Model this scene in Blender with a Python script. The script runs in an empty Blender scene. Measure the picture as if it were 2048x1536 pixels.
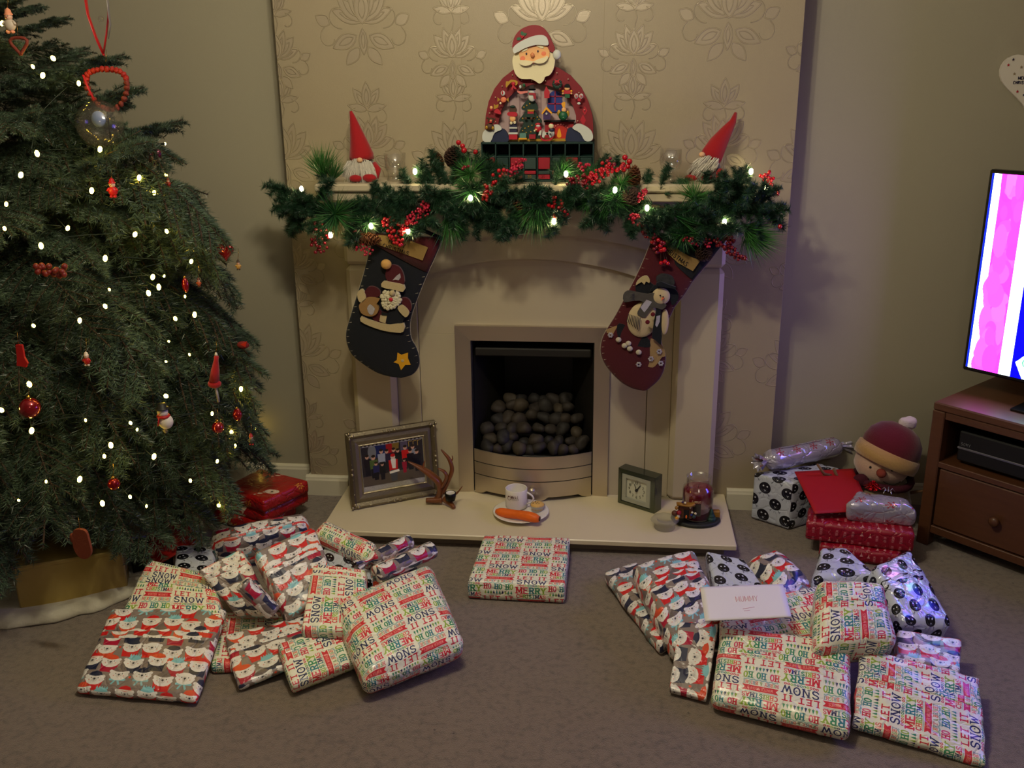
import bpy, math, random
import numpy as np
from mathutils import Vector, Matrix, noise
from math import sin, cos, pi, radians as rad
random.seed(7); np.random.seed(7)
SC = bpy.context.scene
COL = SC.collection
# ------------------------------------------------------------------ camera, world, lamps, exposure
CAM = Vector((.2617, -3.0567, 1.4359)); FPX = 1953.3
_y, _p, _r = .1086, .3186, -.0119
FW = Vector((-sin(_y)*cos(_p), cos(_y)*cos(_p), -sin(_p)))
_rr = Vector((cos(_y), sin(_y), 0)); _uu = _rr.cross(FW)
RT = _rr*cos(_r) + _uu*sin(_r); UP = _uu*cos(_r) - _rr*sin(_r)
cd = bpy.data.cameras.new('camera'); cam = bpy.data.objects.new('camera', cd); COL.objects.link(cam)
cd.sensor_width = 36; cd.lens = FPX/2048*36; cd.clip_start = .05
mw = Matrix((RT, UP, -FW)).transposed().to_4x4(); mw.translation = CAM; cam.matrix_world = mw
SC.camera = cam
vs = SC.view_settings; SC.display_settings.display_device = 'sRGB'
vs.view_transform = 'Standard'; vs.look = 'None'; vs.gamma = 1; vs.use_curve_mapping = False
vs.exposure = 0.0
w = bpy.data.worlds.new('world'); SC.world = w; w.use_nodes = True
w.node_tree.nodes['Background'].inputs[0].default_value = (.02, .018, .015, 1)
def lamp(name, loc, power, col, radius):
    l = bpy.data.lights.new(name, 'POINT'); l.energy = power; l.color = col; l.shadow_soft_size = radius
    o = bpy.data.objects.new(name, l); COL.objects.link(o); o.location = loc; return o
lamp('ceiling_or_fill_lamp', (-.20, -1.38, 2.0), 24, (1, .90, .66), .045)
lamp('ceiling_or_fill_lamp', (-.02, -1.42, 2.0), 24, (1, .90, .66), .045)
lamp('ceiling_or_fill_lamp', (.6, -3.6, 2.2), 7, (1, .86, .70), .08)  # unseen rear fill lamp behind the camera, not one of the ceiling bulbs

# ------------------------------------------------------------------ helpers
def s2l(c):
    r = []
    for v in c[:3]:
        v = v/255; r.append(v/12.92 if v <= .04045 else ((v+.055)/1.055)**2.4)
    return (r[0], r[1], r[2], 1)
def at(px, py, z=None, y=None, x=None, O=None, N=None):
    d = FW*FPX + RT*(px-1024) + UP*(768-py)
    if O is not None: t = (Vector(O)-CAM).dot(N)/d.dot(N)
    elif y is not None: t = (y-CAM.y)/d.y
    elif x is not None: t = (x-CAM.x)/d.x
    else: t = (z-CAM.z)/d.z
    return CAM + d*t
_m = {}
def M(name, col=(128,128,128), rough=.6, metal=0, bump=0, bscale=200, var=0, vscale=8, emit=None, est=1, trans=0, ior=1.45, coat=0, sheen=0, spec=.5, alpha=1, aniso=0):
    if name in _m: return _m[name]
    m = bpy.data.materials.new(name); m.use_nodes = True; nt = m.node_tree; b = nt.nodes['Principled BSDF']
    I = b.inputs; c = s2l(col); I['Base Color'].default_value = c
    I['Roughness'].default_value = rough; I['Metallic'].default_value = metal; I['Specular IOR Level'].default_value = spec
    I['Coat Weight'].default_value = coat; I['Coat Roughness'].default_value = .12; I['IOR'].default_value = ior; I['Sheen Weight'].default_value = sheen
    I['Transmission Weight'].default_value = trans; I['Alpha'].default_value = alpha
    if aniso: I['Anisotropic'].default_value = aniso
    if emit: I['Emission Color'].default_value = s2l(emit); I['Emission Strength'].default_value = est
    if bump or var:
        tc = nt.nodes.new('ShaderNodeTexCoord')
        if bump:
            n = nt.nodes.new('ShaderNodeTexNoise'); n.inputs['Scale'].default_value = bscale; n.inputs['Detail'].default_value = 3
            nt.links.new(tc.outputs['Object'], n.inputs['Vector'])
            bp = nt.nodes.new('ShaderNodeBump'); bp.inputs['Strength'].default_value = bump; bp.inputs['Distance'].default_value = .002
            nt.links.new(n.outputs[0], bp.inputs['Height']); nt.links.new(bp.outputs[0], I['Normal'])
        if var:
            n = nt.nodes.new('ShaderNodeTexNoise'); n.inputs['Scale'].default_value = vscale; n.inputs['Detail'].default_value = 4
            nt.links.new(tc.outputs['Object'], n.inputs['Vector'])
            mx = nt.nodes.new('ShaderNodeMixRGB'); mx.inputs[1].default_value = [x*(1-var) for x in c[:3]]+[1]; mx.inputs[2].default_value = [min(1, x*(1+var)) for x in c[:3]]+[1]
            nt.links.new(n.outputs[0], mx.inputs[0]); nt.links.new(mx.outputs[0], I['Base Color'])
    _m[name] = m; return m
WM = {}          # world matrices of parents
def root(name, label, cat, loc=(0,0,0), rotz=0, group=None, kind=None):
    o = bpy.data.objects.new(name, None); COL.objects.link(o); o.empty_display_size = .05
    o.location = loc; o.rotation_euler = (0, 0, rotz)
    WM[o.name] = Matrix.Translation(loc) @ Matrix.Rotation(rotz, 4, 'Z'); tag(o, label, cat, group, kind); return o
def tag(o, label=None, cat=None, group=None, kind=None):
    if label: o['label'] = label
    if cat: o['category'] = cat
    if group: o['group'] = group
    if kind: o['kind'] = kind
    return o
class G:
    def __init__(s): s.v=[]; s.f=[]; s.mi=[]; s.sm=[]; s.uv=[]; s.m=[]
    def add(s, V, F, mat, smooth=True, uvl=None):
        o = len(s.v); s.v += [tuple(p) for p in V]
        if mat not in s.m: s.m.append(mat)
        k = s.m.index(mat)
        for i, f in enumerate(F):
            s.f.append(tuple(o+a for a in f)); s.mi.append(k); s.sm.append(smooth)
            s.uv.append(uvl[i] if uvl else None)
        return s
    def box(s, lo, hi, mat, bev=.002, T=None):
        # chamfered box
        lo = Vector(lo); hi = Vector(hi); c = (lo+hi)/2; h = (hi-lo)/2; b = min(bev, *(h*.49))
        V=[]; idx={}
        for sx in (-1,1):
            for sy in (-1,1):
                for sz in (-1,1):
                    for a in range(3):
                        p = [sx*(h.x-b), sy*(h.y-b), sz*(h.z-b)]; p[a] += (sx,sy,sz)[a]*b
                        idx[(sx,sy,sz,a)] = len(V); V.append(Vector(p)+c)
        F=[]
        for a in range(3):
            o1,o2 = (a+1)%3,(a+2)%3
            for sg in (-1,1):
                q=[]
                for u,v in ((-1,-1),(1,-1),(1,1),(-1,1)):
                    k=[0,0,0]; k[a]=sg; k[o1]=u; k[o2]=v; q.append(idx[(*k,a)])
                F.append(q if sg>0 else q[::-1])
        for a in range(3):      # edges along axis a
            o1,o2=(a+1)%3,(a+2)%3
            for u in (-1,1):
                for v in (-1,1):
                    k=[0,0,0]; k[o1]=u; k[o2]=v
                    k0=list(k); k0[a]=-1; k1=list(k); k1[a]=1
                    q=[idx[(*k0,o1)],idx[(*k0,o2)],idx[(*k1,o2)],idx[(*k1,o1)]]
                    F.append(q if u*v<0 else q[::-1])
        for sx in (-1,1):
            for sy in (-1,1):
                for sz in (-1,1):
                    q=[idx[(sx,sy,sz,a)] for a in range(3)]; F.append(q if sx*sy*sz>0 else q[::-1])
        if T: V=[T@v for v in V]
        return s.add(V,F,mat,False)
    def tube(s, P, R, mat, n=8, cap=True, flat=1.0, up=None):
        P=[Vector(p) for p in P]; 
        if not hasattr(R,'__len__'): R=[R]*len(P)
        V=[];F=[]; a0=None
        for i,p in enumerate(P):
            t=(P[min(i+1,len(P)-1)]-P[max(i-1,0)]); t = t.normalized() if t.length>1e-9 else Vector((0,0,1))
            if a0 is None:
                a0 = Vector(up) if up else (Vector((0,0,1)) if abs(t.z)<.9 else Vector((1,0,0)))
            a=(a0-t*a0.dot(t)); a = a.normalized() if a.length>1e-6 else t.orthogonal().normalized(); a0=a; b=t.cross(a)
            for k in range(n):
                q=2*pi*k/n; V.append(p+a*(R[i]*sin(q)*flat)+b*(R[i]*cos(q)))
        for i in range(len(P)-1):
            for k in range(n): F.append((i*n+k,i*n+(k+1)%n,(i+1)*n+(k+1)%n,(i+1)*n+k))
        if cap: F.append(tuple(range(n))[::-1]); F.append(tuple((len(P)-1)*n+k for k in range(n)))
        return s.add(V,F,mat)
    def lathe(s, prof, c, mat, n=28, T=None, uvh=None):
        V=[];F=[];c=Vector(c);U=[]
        for i,(r,z) in enumerate(prof):
            for k in range(n):
                q=2*pi*k/n; p=Vector((r*cos(q),r*sin(q),z)); p=(T@p) if T else p; V.append(p+c)
        for i in range(len(prof)-1):
            for k in range(n): F.append((i*n+k,i*n+(k+1)%n,(i+1)*n+(k+1)%n,(i+1)*n+k))
        return s.add(V,F,mat)
    def ball(s, c, r, mat, n=10, m=7, T=None, nz=0, ns=20):
        c=Vector(c); 
        if not hasattr(r,'__len__'): r=(r,r,r)
        V=[];F=[]
        for i in range(m+1):
            th=pi*i/m
            for k in range(n):
                q=2*pi*k/n; p=Vector((r[0]*sin(th)*cos(q),r[1]*sin(th)*sin(q),r[2]*cos(th)))
                if T: p=T@p
                p=p+c
                if nz: p+= (p-c).normalized()*noise.noise(p*ns)*nz
                V.append(p)
        for i in range(m):
            for k in range(n): F.append((i*n+k,(i+1)*n+k,(i+1)*n+(k+1)%n,i*n+(k+1)%n))
        return s.add(V,F,mat)
    def prism(s, P, d, mat, bev=0, smooth=False):
        # closed outline P (world points, roughly planar), extruded by vector d
        P=[Vector(p) for p in P]; d=Vector(d); n=len(P)
        nn=Vector((0,0,0))
        for i in range(n): nn+=P[i].cross(P[(i+1)%n])
        if nn.dot(d)>0: P=P[::-1]
        from mathutils.geometry import tessellate_polygon
        tri=tessellate_polygon([P]); 
        V=P+[p+d for p in P]; nn=-d
        F=[]
        for t in tri:
            a,b,c=t
            if (V[b]-V[a]).cross(V[c]-V[a]).dot(nn)<0: t=(a,c,b)
            F.append(tuple(t)); F.append(tuple(x+n for x in t)[::-1])
        for i in range(n):
            j=(i+1)%n; F.append((j,i,i+n,j+n))
        return s.add(V,F,mat,smooth)
    def loft(s, Ls, Rs, h, mat, n=10, nrm=(0,-1,0), back=.25, closed=True):
        Ls=[Vector(p) for p in Ls];Rs=[Vector(p) for p in Rs];nrm=Vector(nrm)
        if not hasattr(h,'__len__'): h=[h]*len(Ls)
        V=[];F=[];m=2*n
        for i in range(len(Ls)):
            for k in range(m):
                q=2*pi*k/m; t=.5-.5*cos(q); e=sin(q); e=math.copysign(abs(e)**.6,e)
                V.append(Ls[i].lerp(Rs[i],t)+nrm*h[i]*(e if e>0 else e*back))
        for i in range(len(Ls)-1):
            for k in range(m): F.append((i*m+k,i*m+(k+1)%m,(i+1)*m+(k+1)%m,(i+1)*m+k))
        F.append(tuple(range(m))[::-1]); F.append(tuple((len(Ls)-1)*m+k for k in range(m)))
        return s.add(V,F,mat)
def ob(name, g, parent=None, label=None, cat=None, group=None, kind=None, loc=None):
    me=bpy.data.meshes.new(name)
    Mx = WM[parent.name] if parent is not None else (Matrix.Translation(loc) if loc is not None else Matrix())
    inv=Mx.inverted(); me.from_pydata([inv@Vector(v) for v in g.v],[],g.f)
    for m in g.m: me.materials.append(m)
    me.polygons.foreach_set('material_index',g.mi); me.polygons.foreach_set('use_smooth',g.sm)
    if any(u is not None for u in g.uv):
        ul=me.uv_layers.new(name='UVMap'); fl=[]
        for i,f in enumerate(g.f):
            u=g.uv[i]
            for k in range(len(f)): fl += list(u[k]) if u else [0,0]
        ul.data.foreach_set('uv',fl)
    me.update(); me.validate()
    o=bpy.data.objects.new(name,me); COL.objects.link(o)
    if parent is not None: o.parent=parent
    elif loc is not None: o.location=loc
    WM[o.name]=Mx; tag(o,label,cat,group,kind); return o
def copyto(o, parent, mat, name=None):
    c=o.copy(); COL.objects.link(c); c.parent=parent; c.matrix_local=mat; return c
def smo(P, n=6, closed=True):
    P=[Vector(p) for p in P]; N=len(P); out=[]
    for i in range(N if closed else N-1):
        if closed: a,b,c,d=P[i-1],P[i],P[(i+1)%N],P[(i+2)%N]
        else: a,b,c,d=P[max(i-1,0)],P[i],P[i+1],P[min(i+2,N-1)]
        for k in range(n):
            t=k/n; out.append(.5*((2*b)+(c-a)*t+(2*a-5*b+4*c-d)*t*t+(3*b-a-3*c+d)*t**3))
    if not closed: out.append(P[-1])
    return out
def cut(g, px, y, th, mat, sm=0):
    P=[at(a,b,y=y) for a,b in px]
    if sm: P=smo(P,sm)
    g.prism(P,(0,th,0),mat); return g

# ------------------------------------------------------------------ small raster kit for printed papers
class Cv:
    def __init__(s,W,H,bg,tile=True,ss=2):
        s.W,s.H,s.ss=W*ss,H*ss,ss; s.a=np.empty((H*ss,W*ss,3),np.float32); s.a[:]=np.array(bg,np.float32)/255; s.t=tile
    def _each(s,x0,y0,x1,y1):
        for dx in ((-s.W,0,s.W) if s.t else (0,)):
            for dy in ((-s.H,0,s.H) if s.t else (0,)):
                a,b,c,d=int(max(0,x0+dx)),int(max(0,y0+dy)),int(min(s.W,x1+dx+2)),int(min(s.H,y1+dy+2))
                if c>a and d>b:
                    yy,xx=np.mgrid[b:d,a:c]; yield (slice(b,d),slice(a,c)),xx-dx+.5,yy-dy+.5
    def seg(s,p,q,w,col):
        k=s.ss; p=(p[0]*k,p[1]*k);q=(q[0]*k,q[1]*k);w=w*k; c=np.array(col,np.float32)/255
        for sl,xx,yy in s._each(min(p[0],q[0])-w,min(p[1],q[1])-w,max(p[0],q[0])+w,max(p[1],q[1])+w):
            dx,dy=q[0]-p[0],q[1]-p[1]; L=dx*dx+dy*dy+1e-9
            t=np.clip(((xx-p[0])*dx+(yy-p[1])*dy)/L,0,1); d=np.hypot(xx-p[0]-t*dx,yy-p[1]-t*dy)
            s.a[sl][d<w/2]=c
    def line(s,P,w,col):
        for a,b in zip(P[:-1],P[1:]): s.seg(a,b,w,col)
    def disc(s,c,rx,ry,col,ang=0):
        k=s.ss; c=(c[0]*k,c[1]*k);rx*=k;ry*=k;R=max(rx,ry)+1;cc=np.array(col,np.float32)/255; ca,sa=cos(ang),sin(ang)
        for sl,xx,yy in s._each(c[0]-R,c[1]-R,c[0]+R,c[1]+R):
            u=(xx-c[0])*ca+(yy-c[1])*sa;v=-(xx-c[0])*sa+(yy-c[1])*ca
            s.a[sl][(u/rx)**2+(v/ry)**2<1]=cc
    def poly(s,P,col):
        k=s.ss;P=[(x*k,y*k) for x,y in P];cc=np.array(col,np.float32)/255
        xs=[p[0] for p in P];ys=[p[1] for p in P]
        for sl,xx,yy in s._each(min(xs),min(ys),max(xs),max(ys)):
            ins=np.zeros(xx.shape,bool)
            for i in range(len(P)):
                (x1,y1),(x2,y2)=P[i-1],P[i]
                if y1==y2: continue
                ins^=((y1>yy)!=(y2>yy))&(xx<(x2-x1)*(yy-y1)/(y2-y1)+x1)
            s.a[sl][ins]=cc
    def img(s,name,data=False):
        k=s.ss;H,W=s.H//k,s.W//k; a=s.a.reshape(H,k,W,k,3).mean((1,3))
        im=bpy.data.images.new(name,W,H); 
        if data: im.colorspace_settings.name='Non-Color'
        o=np.ones((H,W,4),np.float32);o[...,:3]=a[::-1];im.pixels.foreach_set(o.ravel());im.update();im.pack();return im
def arc(cx,cy,rx,ry,a0,a1,n=8): return [(cx+rx*cos(rad(a0+(a1-a0)*i/n)),cy+ry*sin(rad(a0+(a1-a0)*i/n))) for i in range(n+1)]
FONT={'A':[[(0,0),(.5,1),(1,0)],[(.2,.35),(.8,.35)]],'B':[[(.1,0),(.1,1)],[(.1,1),(.6,1),(.85,.88),(.85,.65),(.6,.53),(.1,.53)],[(.6,.53),(.95,.4),(.95,.15),(.65,0),(.1,0)]],
'C':[arc(.52,.5,.45,.5,50,310,10)],'D':[[(.1,0),(.1,1)],[(.1,1),(.55,1),(.9,.75),(.9,.25),(.55,0),(.1,0)]],'E':[[(.1,0),(.1,1)],[(.1,1),(.85,1)],[(.1,.52),(.65,.52)],[(.1,0),(.9,0)]],
'G':[arc(.52,.5,.45,.5,50,320,10),[(.6,.45),(.9,.45)],[(.9,.45),(.9,.12)]],'H':[[(.1,0),(.1,1)],[(.9,0),(.9,1)],[(.1,.5),(.9,.5)]],'I':[[(.5,0),(.5,1)]],'K':[[(.1,0),(.1,1)],[(.9,1),(.1,.4)],[(.35,.6),(.9,0)]],
'L':[[(.1,1),(.1,0)],[(.1,0),(.85,0)]],'M':[[(.05,0),(.05,1)],[(.05,1),(.5,.2),(.95,1)],[(.95,1),(.95,0)]],'N':[[(.1,0),(.1,1)],[(.1,1),(.9,0)],[(.9,0),(.9,1)]],'O':[arc(.5,.5,.45,.5,0,360,14)],
'P':[[(.1,0),(.1,1)],[(.1,1),(.6,1),(.9,.87),(.9,.62),(.6,.5),(.1,.5)]],'R':[[(.1,0),(.1,1)],[(.1,1),(.6,1),(.88,.87),(.88,.62),(.6,.5),(.1,.5)],[(.5,.5),(.95,0)]],
'S':[[(.9,.82),(.7,1),(.3,1),(.1,.85),(.1,.65),(.3,.54),(.7,.46),(.9,.33),(.9,.15),(.7,0),(.3,0),(.08,.16)]],'T':[[(.5,0),(.5,1)],[(.03,1),(.97,1)]],'U':[[(.1,1),(.1,.3),(.3,0),(.7,0),(.9,.3),(.9,1)]],
'W':[[(0,1),(.25,0),(.5,.8),(.75,0),(1,1)]],'Y':[[(.5,0),(.5,.45)],[(0,1),(.5,.45),(1,1)]],'&':[[(.9,0),(.25,.7),(.3,.95),(.55,.95),(.6,.7),(.1,.35),(.2,.03),(.6,.03),(.9,.4)]],
'0':[arc(.5,.5,.4,.5,0,360,12)],'1':[[(.3,.8),(.55,1),(.55,0)]],'2':[[(.1,.8),(.3,1),(.7,1),(.88,.8),(.85,.6),(.1,0),(.9,0)]],'3':[[(.1,.9),(.6,1),(.85,.8),(.6,.54),(.85,.25),(.6,0),(.1,.1)]],
'4':[[(.7,0),(.7,1),(.1,.3),(.95,.3)]],'5':[[(.85,1),(.2,1),(.15,.55),(.6,.6),(.88,.35),(.6,0),(.1,.08)]],'6':[[(.8,.95),(.4,.85),(.12,.4),(.3,0),(.7,0),(.88,.3),(.6,.52),(.2,.4)]],
'7':[[(.1,1),(.9,1),(.4,0)]],'8':[arc(.5,.76,.3,.24,0,360,8),arc(.5,.26,.38,.26,0,360,8)],'9':[[(.2,.05),(.6,.15),(.88,.6),(.7,1),(.3,1),(.12,.7),(.4,.48),(.8,.6)]],' ':[]}
def strokes(s,h,wf=.62,gap=.22):
    """letters of a line as polylines (x right, y up) plus the total width"""
    x=0;out=[]
    for ch in s:
        w=h*wf*(.45 if ch in 'I1' else .6 if ch==' ' else 1.25 if ch in 'MW' else 1)
        out.append([[(x+u*w,v*h) for u,v in pl] for pl in FONT.get(ch,[])]); x+=w+h*gap
    return out,x-h*gap
def txt(cv,s,x,y,h,W,wt,cols,slab=True):
    """line of text whose top left is (x,y), fitted to width W"""
    st,w=strokes(s,h); k=W/w; i=0
    if not isinstance(cols,list): cols=[cols]
    for ci,ch in enumerate(st):
        if s[ci]==' ': continue
        c=cols[i%len(cols)]; i+=1
        for pl in ch:
            Q=[(x+u*k,y+h-v) for u,v in pl]; cv.line(Q,wt,c)
            if slab:
                for (e,f) in ((0,1),(-1,-2)):
                    u,v=pl[e]
                    if (v<.01 or v>h-.01) and abs(pl[f][1]-v)>abs(pl[f][0]-u)*.8:
                        cv.seg((x+u*k-wt*.95,y+h-v),(x+u*k+wt*.95,y+h-v),wt*.7,c)
# ------------------------------------------------------------------ printed wrapping papers
RED=(205,38,62);GRN=(52,140,98);LIM=(150,182,62);NAV=(34,42,92);TEA=(50,128,140);PNK=(222,110,105);CRM=(238,236,216)
def paper_text():
    W,H=760,700; cv=Cv(W,H,CRM)
    def col(x0,y0):
        w=350; y=y0
        def T(s,h,wt,c,slab=True,gap=10,ww=None):
            nonlocal y; ww=ww or w; txt(cv,s,x0+(w-ww)/2+6,y,h,ww-12,wt,c,slab); y+=h+gap
        T('LET IT',62,13,RED,gap=22); T('SNOW',76,13,NAV,True,gap=16)
        cv.disc((x0+w*.62,y-54),11,13,CRM); cv.disc((x0+w*.62,y-54),7,7,(90,110,150))
        for i in range(11):
            c=[RED,RED,RED,LIM,GRN,TEA,NAV,GRN,LIM,RED,RED][i]; cv.disc((x0+22+i*30,y+10),13,13,c); cv.disc((x0+22+i*30,y+10),6,6,CRM)
        y+=40
        T('MERRY',76,16,[(215,45,60),(220,70,90),TEA,GRN,LIM],gap=18); T('CHRISTMAS',44,10,[RED,(225,95,70),LIM,(120,150,50),GRN,TEA,NAV,RED,PNK],gap=10)
        for k in range(2): cv.seg((x0+8,y+k*7),(x0+w-8,y+k*7),2.5,TEA)
        y+=16; h=62
        cv.poly([(x0,y),(x0+w,y),(x0+w-26,y+h/2),(x0+w,y+h),(x0,y+h),(x0+26,y+h/2)],(214,48,60)); txt(cv,'WINTER WISHES',x0+55,y+17,29,w-110,5,(240,150,140),False); y+=h+14
        T('MERRY & BRIGHT',36,7,[(215,120,120),(150,170,120),(220,110,90),(140,150,160)],gap=16)
        for k in range(2):
            cv.line([(x0+10+i*11,y+k*9+6*sin(i*1.25)) for i in range(31)],5,TEA if k==0 else (120,180,180))
        y+=26
        T('HO HO HO',66,13,[RED,(215,70,110),TEA,GRN,GRN,LIM],gap=16)
        for i in range(10):
            c=[LIM,GRN,(120,160,60),NAV,TEA,GRN,NAV,LIM,GRN,GRN][i]; X=x0+20+i*34; cv.poly([(X-13,y+46),(X+13,y+46),(X,y)],c); cv.seg((X,y+46),(X,y+54),4,(110,90,60))
        y+=66
        return y-y0
    h=col(15,20); col(395,20+350)
    return cv.img('paper_lettering')
def paper_bears():
    W,H=960,800; cv=Cv(W,H,(138,124,118)); R=random.Random(5)
    red=(212,38,42);org=(222,82,52);aq=(132,196,208);nav=(42,46,72);tp=(112,100,98);crim=(176,28,62);wh=(232,228,224)
    cells=[(i,j) for j in range(5) for i in range(5)]
    for (i,j) in cells:
        if (i+2*j)%5==3: cv.disc((i*192+(96 if j%2 else 0)+96,j*160+10),11,13,org)
    for (i,j) in cells:
        x=i*192+(86 if j%2 else 0)+R.uniform(-16,16); y=j*160+R.uniform(-20,20)+(i%2)*34; k=(i*3+j*2)%6
        body=[red,red,nav,org,aq,crim][k]; hat=[None,org,nav,aq,tp,red][(i*2+j)%6]
        if k!=4: cv.poly([(x-78,y+20),(x+78,y+20),(x+70,y+112),(x-64,y+112)],body)
        if k in (1,3):
            for q in range(5): cv.seg((x-50+q*25,y+44),(x-44+q*25,y+58),5,(235,140,120))
        if k in (2,4):
            cv.seg((x-60,y+52),(x+60,y+52),26,aq if k==4 else nav); cv.seg((x-10,y+50),(x-38,y+100),18,aq if k==4 else nav); cv.seg((x+4,y+50),(x+26,y+98),18,aq if k==4 else nav)
        # ears, head
        for sx in (-1,1): cv.disc((x+sx*74,y-28),15,15,wh)
        cv.poly([(x-88,y+4),(x-60,y-42),(x-22,y-56),(x+24,y-56),(x+62,y-42),(x+88,y+4),(x+60,y+44),(x+22,y+60),(x-22,y+60),(x-58,y+44)],wh)
        if hat:
            cv.poly([(x-62,y-40),(x-44,y-68),(x,y-82),(x+44,y-68),(x+62,y-40),(x+30,y-28),(x,y-24),(x-30,y-28)],hat)
            if hat==aq:
                for q in range(5): cv.poly([(x-52+q*22,y-66),(x-42+q*22,y-96),(x-30+q*22,y-66)],aq)
            if hat==tp: cv.poly([(x-50,y-50),(x+6,y-116),(x+50,y-50)],tp)
            if hat==red: cv.seg((x-62,y-36),(x+62,y-36),14,(230,215,205)) 
        cv.disc((x,y+8),24,26,(214,208,204)); cv.disc((x,y+2),10,9,(38,38,48)); cv.seg((x,y+6),(x,y+20),3,(90,84,90))
        for sx in (-1,1):
            cv.disc((x+sx*30,y-8),4,5,(40,40,50)); cv.disc((x+sx*46,y+12),6,5,(226,160,150))
    return cv.img('paper_bears')
def paper_badger():
    W,H=640,640; cv=Cv(W,H,(205,212,226)); R=random.Random(3)
    for j in range(4):
        for i in range(3):
            x=i*213+(106 if j%2 else 0)+40; y=j*160+60; a=R.uniform(-.25,.25); blk=(24,24,30); gr=(150,155,168)
            cv.disc((x,y),56,66,blk,a); cv.disc((x-4,y+6),38,48,(58,60,70),a); cv.disc((x+2,y-6),40,44,blk,a)
            cv.disc((x-16,y-22),8,9,(225,228,236)); cv.disc((x+22,y-18),8,9,(225,228,236)); cv.poly([(x-10,y+20),(x+14,y+20),(x+2,y+44)],(190,195,208)); cv.disc((x+2,y+22),6,5,blk)
            for sx in (-1,1):
                cv.seg((x+sx*30,y+62),(x+sx*46,y+92),5,(70,72,84)); cv.seg((x+sx*36,y+74),(x+sx*56,y+76),4,(70,72,84))
            cv.seg((x-6,y+76),(x-6,y+100),4,gr)
    return cv.img('paper_badgers')
def paper_script():
    cv=Cv(600,600,(150,10,34)); R=random.Random(9); wh=(214,150,150)
    for i in range(10):
        for j in range(7):
            x=i*60+20;y=j*86+R.uniform(0,20); k=R.random()
            if k<.4:
                s=R.choice(['MERRY','HO HO','JOY','SNOW'][:2]+['CHRISTMAS','DASHER']) ; st,w=strokes(s,18)
                for ch in st:
                    for pl in ch: cv.line([(x-v*1.0,y+u*.7) for u,v in pl],2.2,wh)
            elif k<.7:
                cv.poly([(x,y),(x-14,y+30),(x+14,y+30)],wh); cv.disc((x,y-4),4,4,(230,190,120))
            else:
                for q in range(4): cv.disc((x+R.uniform(-10,10),y+q*12),3,3,wh)
        cv.seg((i*60-8,0),(i*60-8,600),1.5,(170,60,70))
    return cv.img('paper_script')
def paper_flake():
    cv=Cv(400,400,(188,184,198)); 
    for (x,y) in ((70,90),(270,290),(240,60),(70,290)):
        for k in range(6):
            a=k*pi/3; cv.seg((x,y),(x+34*cos(a),y+34*sin(a)),7,(180,62,78)); cv.disc((x+36*cos(a),y+36*sin(a)),8,8,(190,80,90))
            cv.seg((x+20*cos(a),y+20*sin(a)),(x+28*cos(a+.5),y+28*sin(a+.5)),4,(180,62,78))
    R=random.Random(2)
    for i in range(60): cv.disc((R.uniform(0,400),R.uniform(0,400)),3,3,(225,222,230))
    return cv.img('paper_flakes')
def paper_redsanta():
    cv=Cv(600,600,(165,22,20)); wh=(228,205,180); gd=(206,150,50)
    for (x,y,k) in ((120,110,0),(420,120,1),(110,400,1),(410,410,0),(270,260,2),(560,270,2),(260,560,2)):
        if k<2:
            cv.disc((x,y),52,34,wh); cv.disc((x,y+4),16,12,(205,160,130)); cv.disc((x,y),8,7,(50,60,40)); cv.disc((x-48,y+20),14,9,wh); cv.disc((x-70,y+44),20,10,wh); cv.disc((x-100,y+66),10,7,wh);cv.poly([(x-30,y-28),(x+30,y-30),(x+6,y-70)],(150,26,24))
        else:
            for q in range(7): cv.disc((x+26*cos(q*.9),y+20*sin(q*.9)),9,6,gd,q*.9)
            cv.seg((x-34,y+26),(x+36,y-26),5,gd)
    return cv.img('paper_santas')
def paper_mat(name,im,tw,th,rough=.32,metal=0.,coat=.25,crease=.5):
    m=bpy.data.materials.new(name);m.use_nodes=True;nt=m.node_tree;b=nt.nodes['Principled BSDF'];L=nt.links.new
    uv=nt.nodes.new('ShaderNodeUVMap');mp=nt.nodes.new('ShaderNodeMapping');mp.inputs['Scale'].default_value=(1/tw,1/th,1)
    L(uv.outputs[0],mp.inputs[0]);t=nt.nodes.new('ShaderNodeTexImage');t.image=im;L(mp.outputs[0],t.inputs[0]);L(t.outputs[0],b.inputs['Base Color'])
    b.inputs['Roughness'].default_value=rough;b.inputs['Metallic'].default_value=metal;b.inputs['Coat Weight'].default_value=coat;b.inputs['Coat Roughness'].default_value=.2
    tc=nt.nodes.new('ShaderNodeTexCoord');n=nt.nodes.new('ShaderNodeTexVoronoi');n.feature='DISTANCE_TO_EDGE';n.inputs['Scale'].default_value=22
    n2=nt.nodes.new('ShaderNodeTexNoise');n2.inputs['Scale'].default_value=14;n2.inputs['Detail'].default_value=4
    v=nt.nodes.new('ShaderNodeVectorMath');v.operation='MULTIPLY_ADD';v.inputs[1].default_value=(.09,.09,.09)
    L(tc.outputs['Object'],n2.inputs['Vector']);L(n2.outputs['Color'],v.inputs[0]);L(tc.outputs['Object'],v.inputs[2]);L(v.outputs[0],n.inputs['Vector'])
    mr=nt.nodes.new('ShaderNodeMapRange');mr.inputs['From Max'].default_value=.12;L(n.outputs['Distance'],mr.inputs['Value'])
    ad=nt.nodes.new('ShaderNodeMath');ad.operation='ADD';L(mr.outputs[0],ad.inputs[0]);L(n2.outputs[0],ad.inputs[1])
    bp=nt.nodes.new('ShaderNodeBump');bp.inputs['Strength'].default_value=crease;bp.inputs['Distance'].default_value=.003;L(ad.outputs[0],bp.inputs['Height']);L(bp.outputs[0],b.inputs['Normal'])
    return m
PT=paper_mat('lettered paper',paper_text(),.178,.164)
PB=paper_mat('bear paper',paper_bears(),.27,.225)
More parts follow.
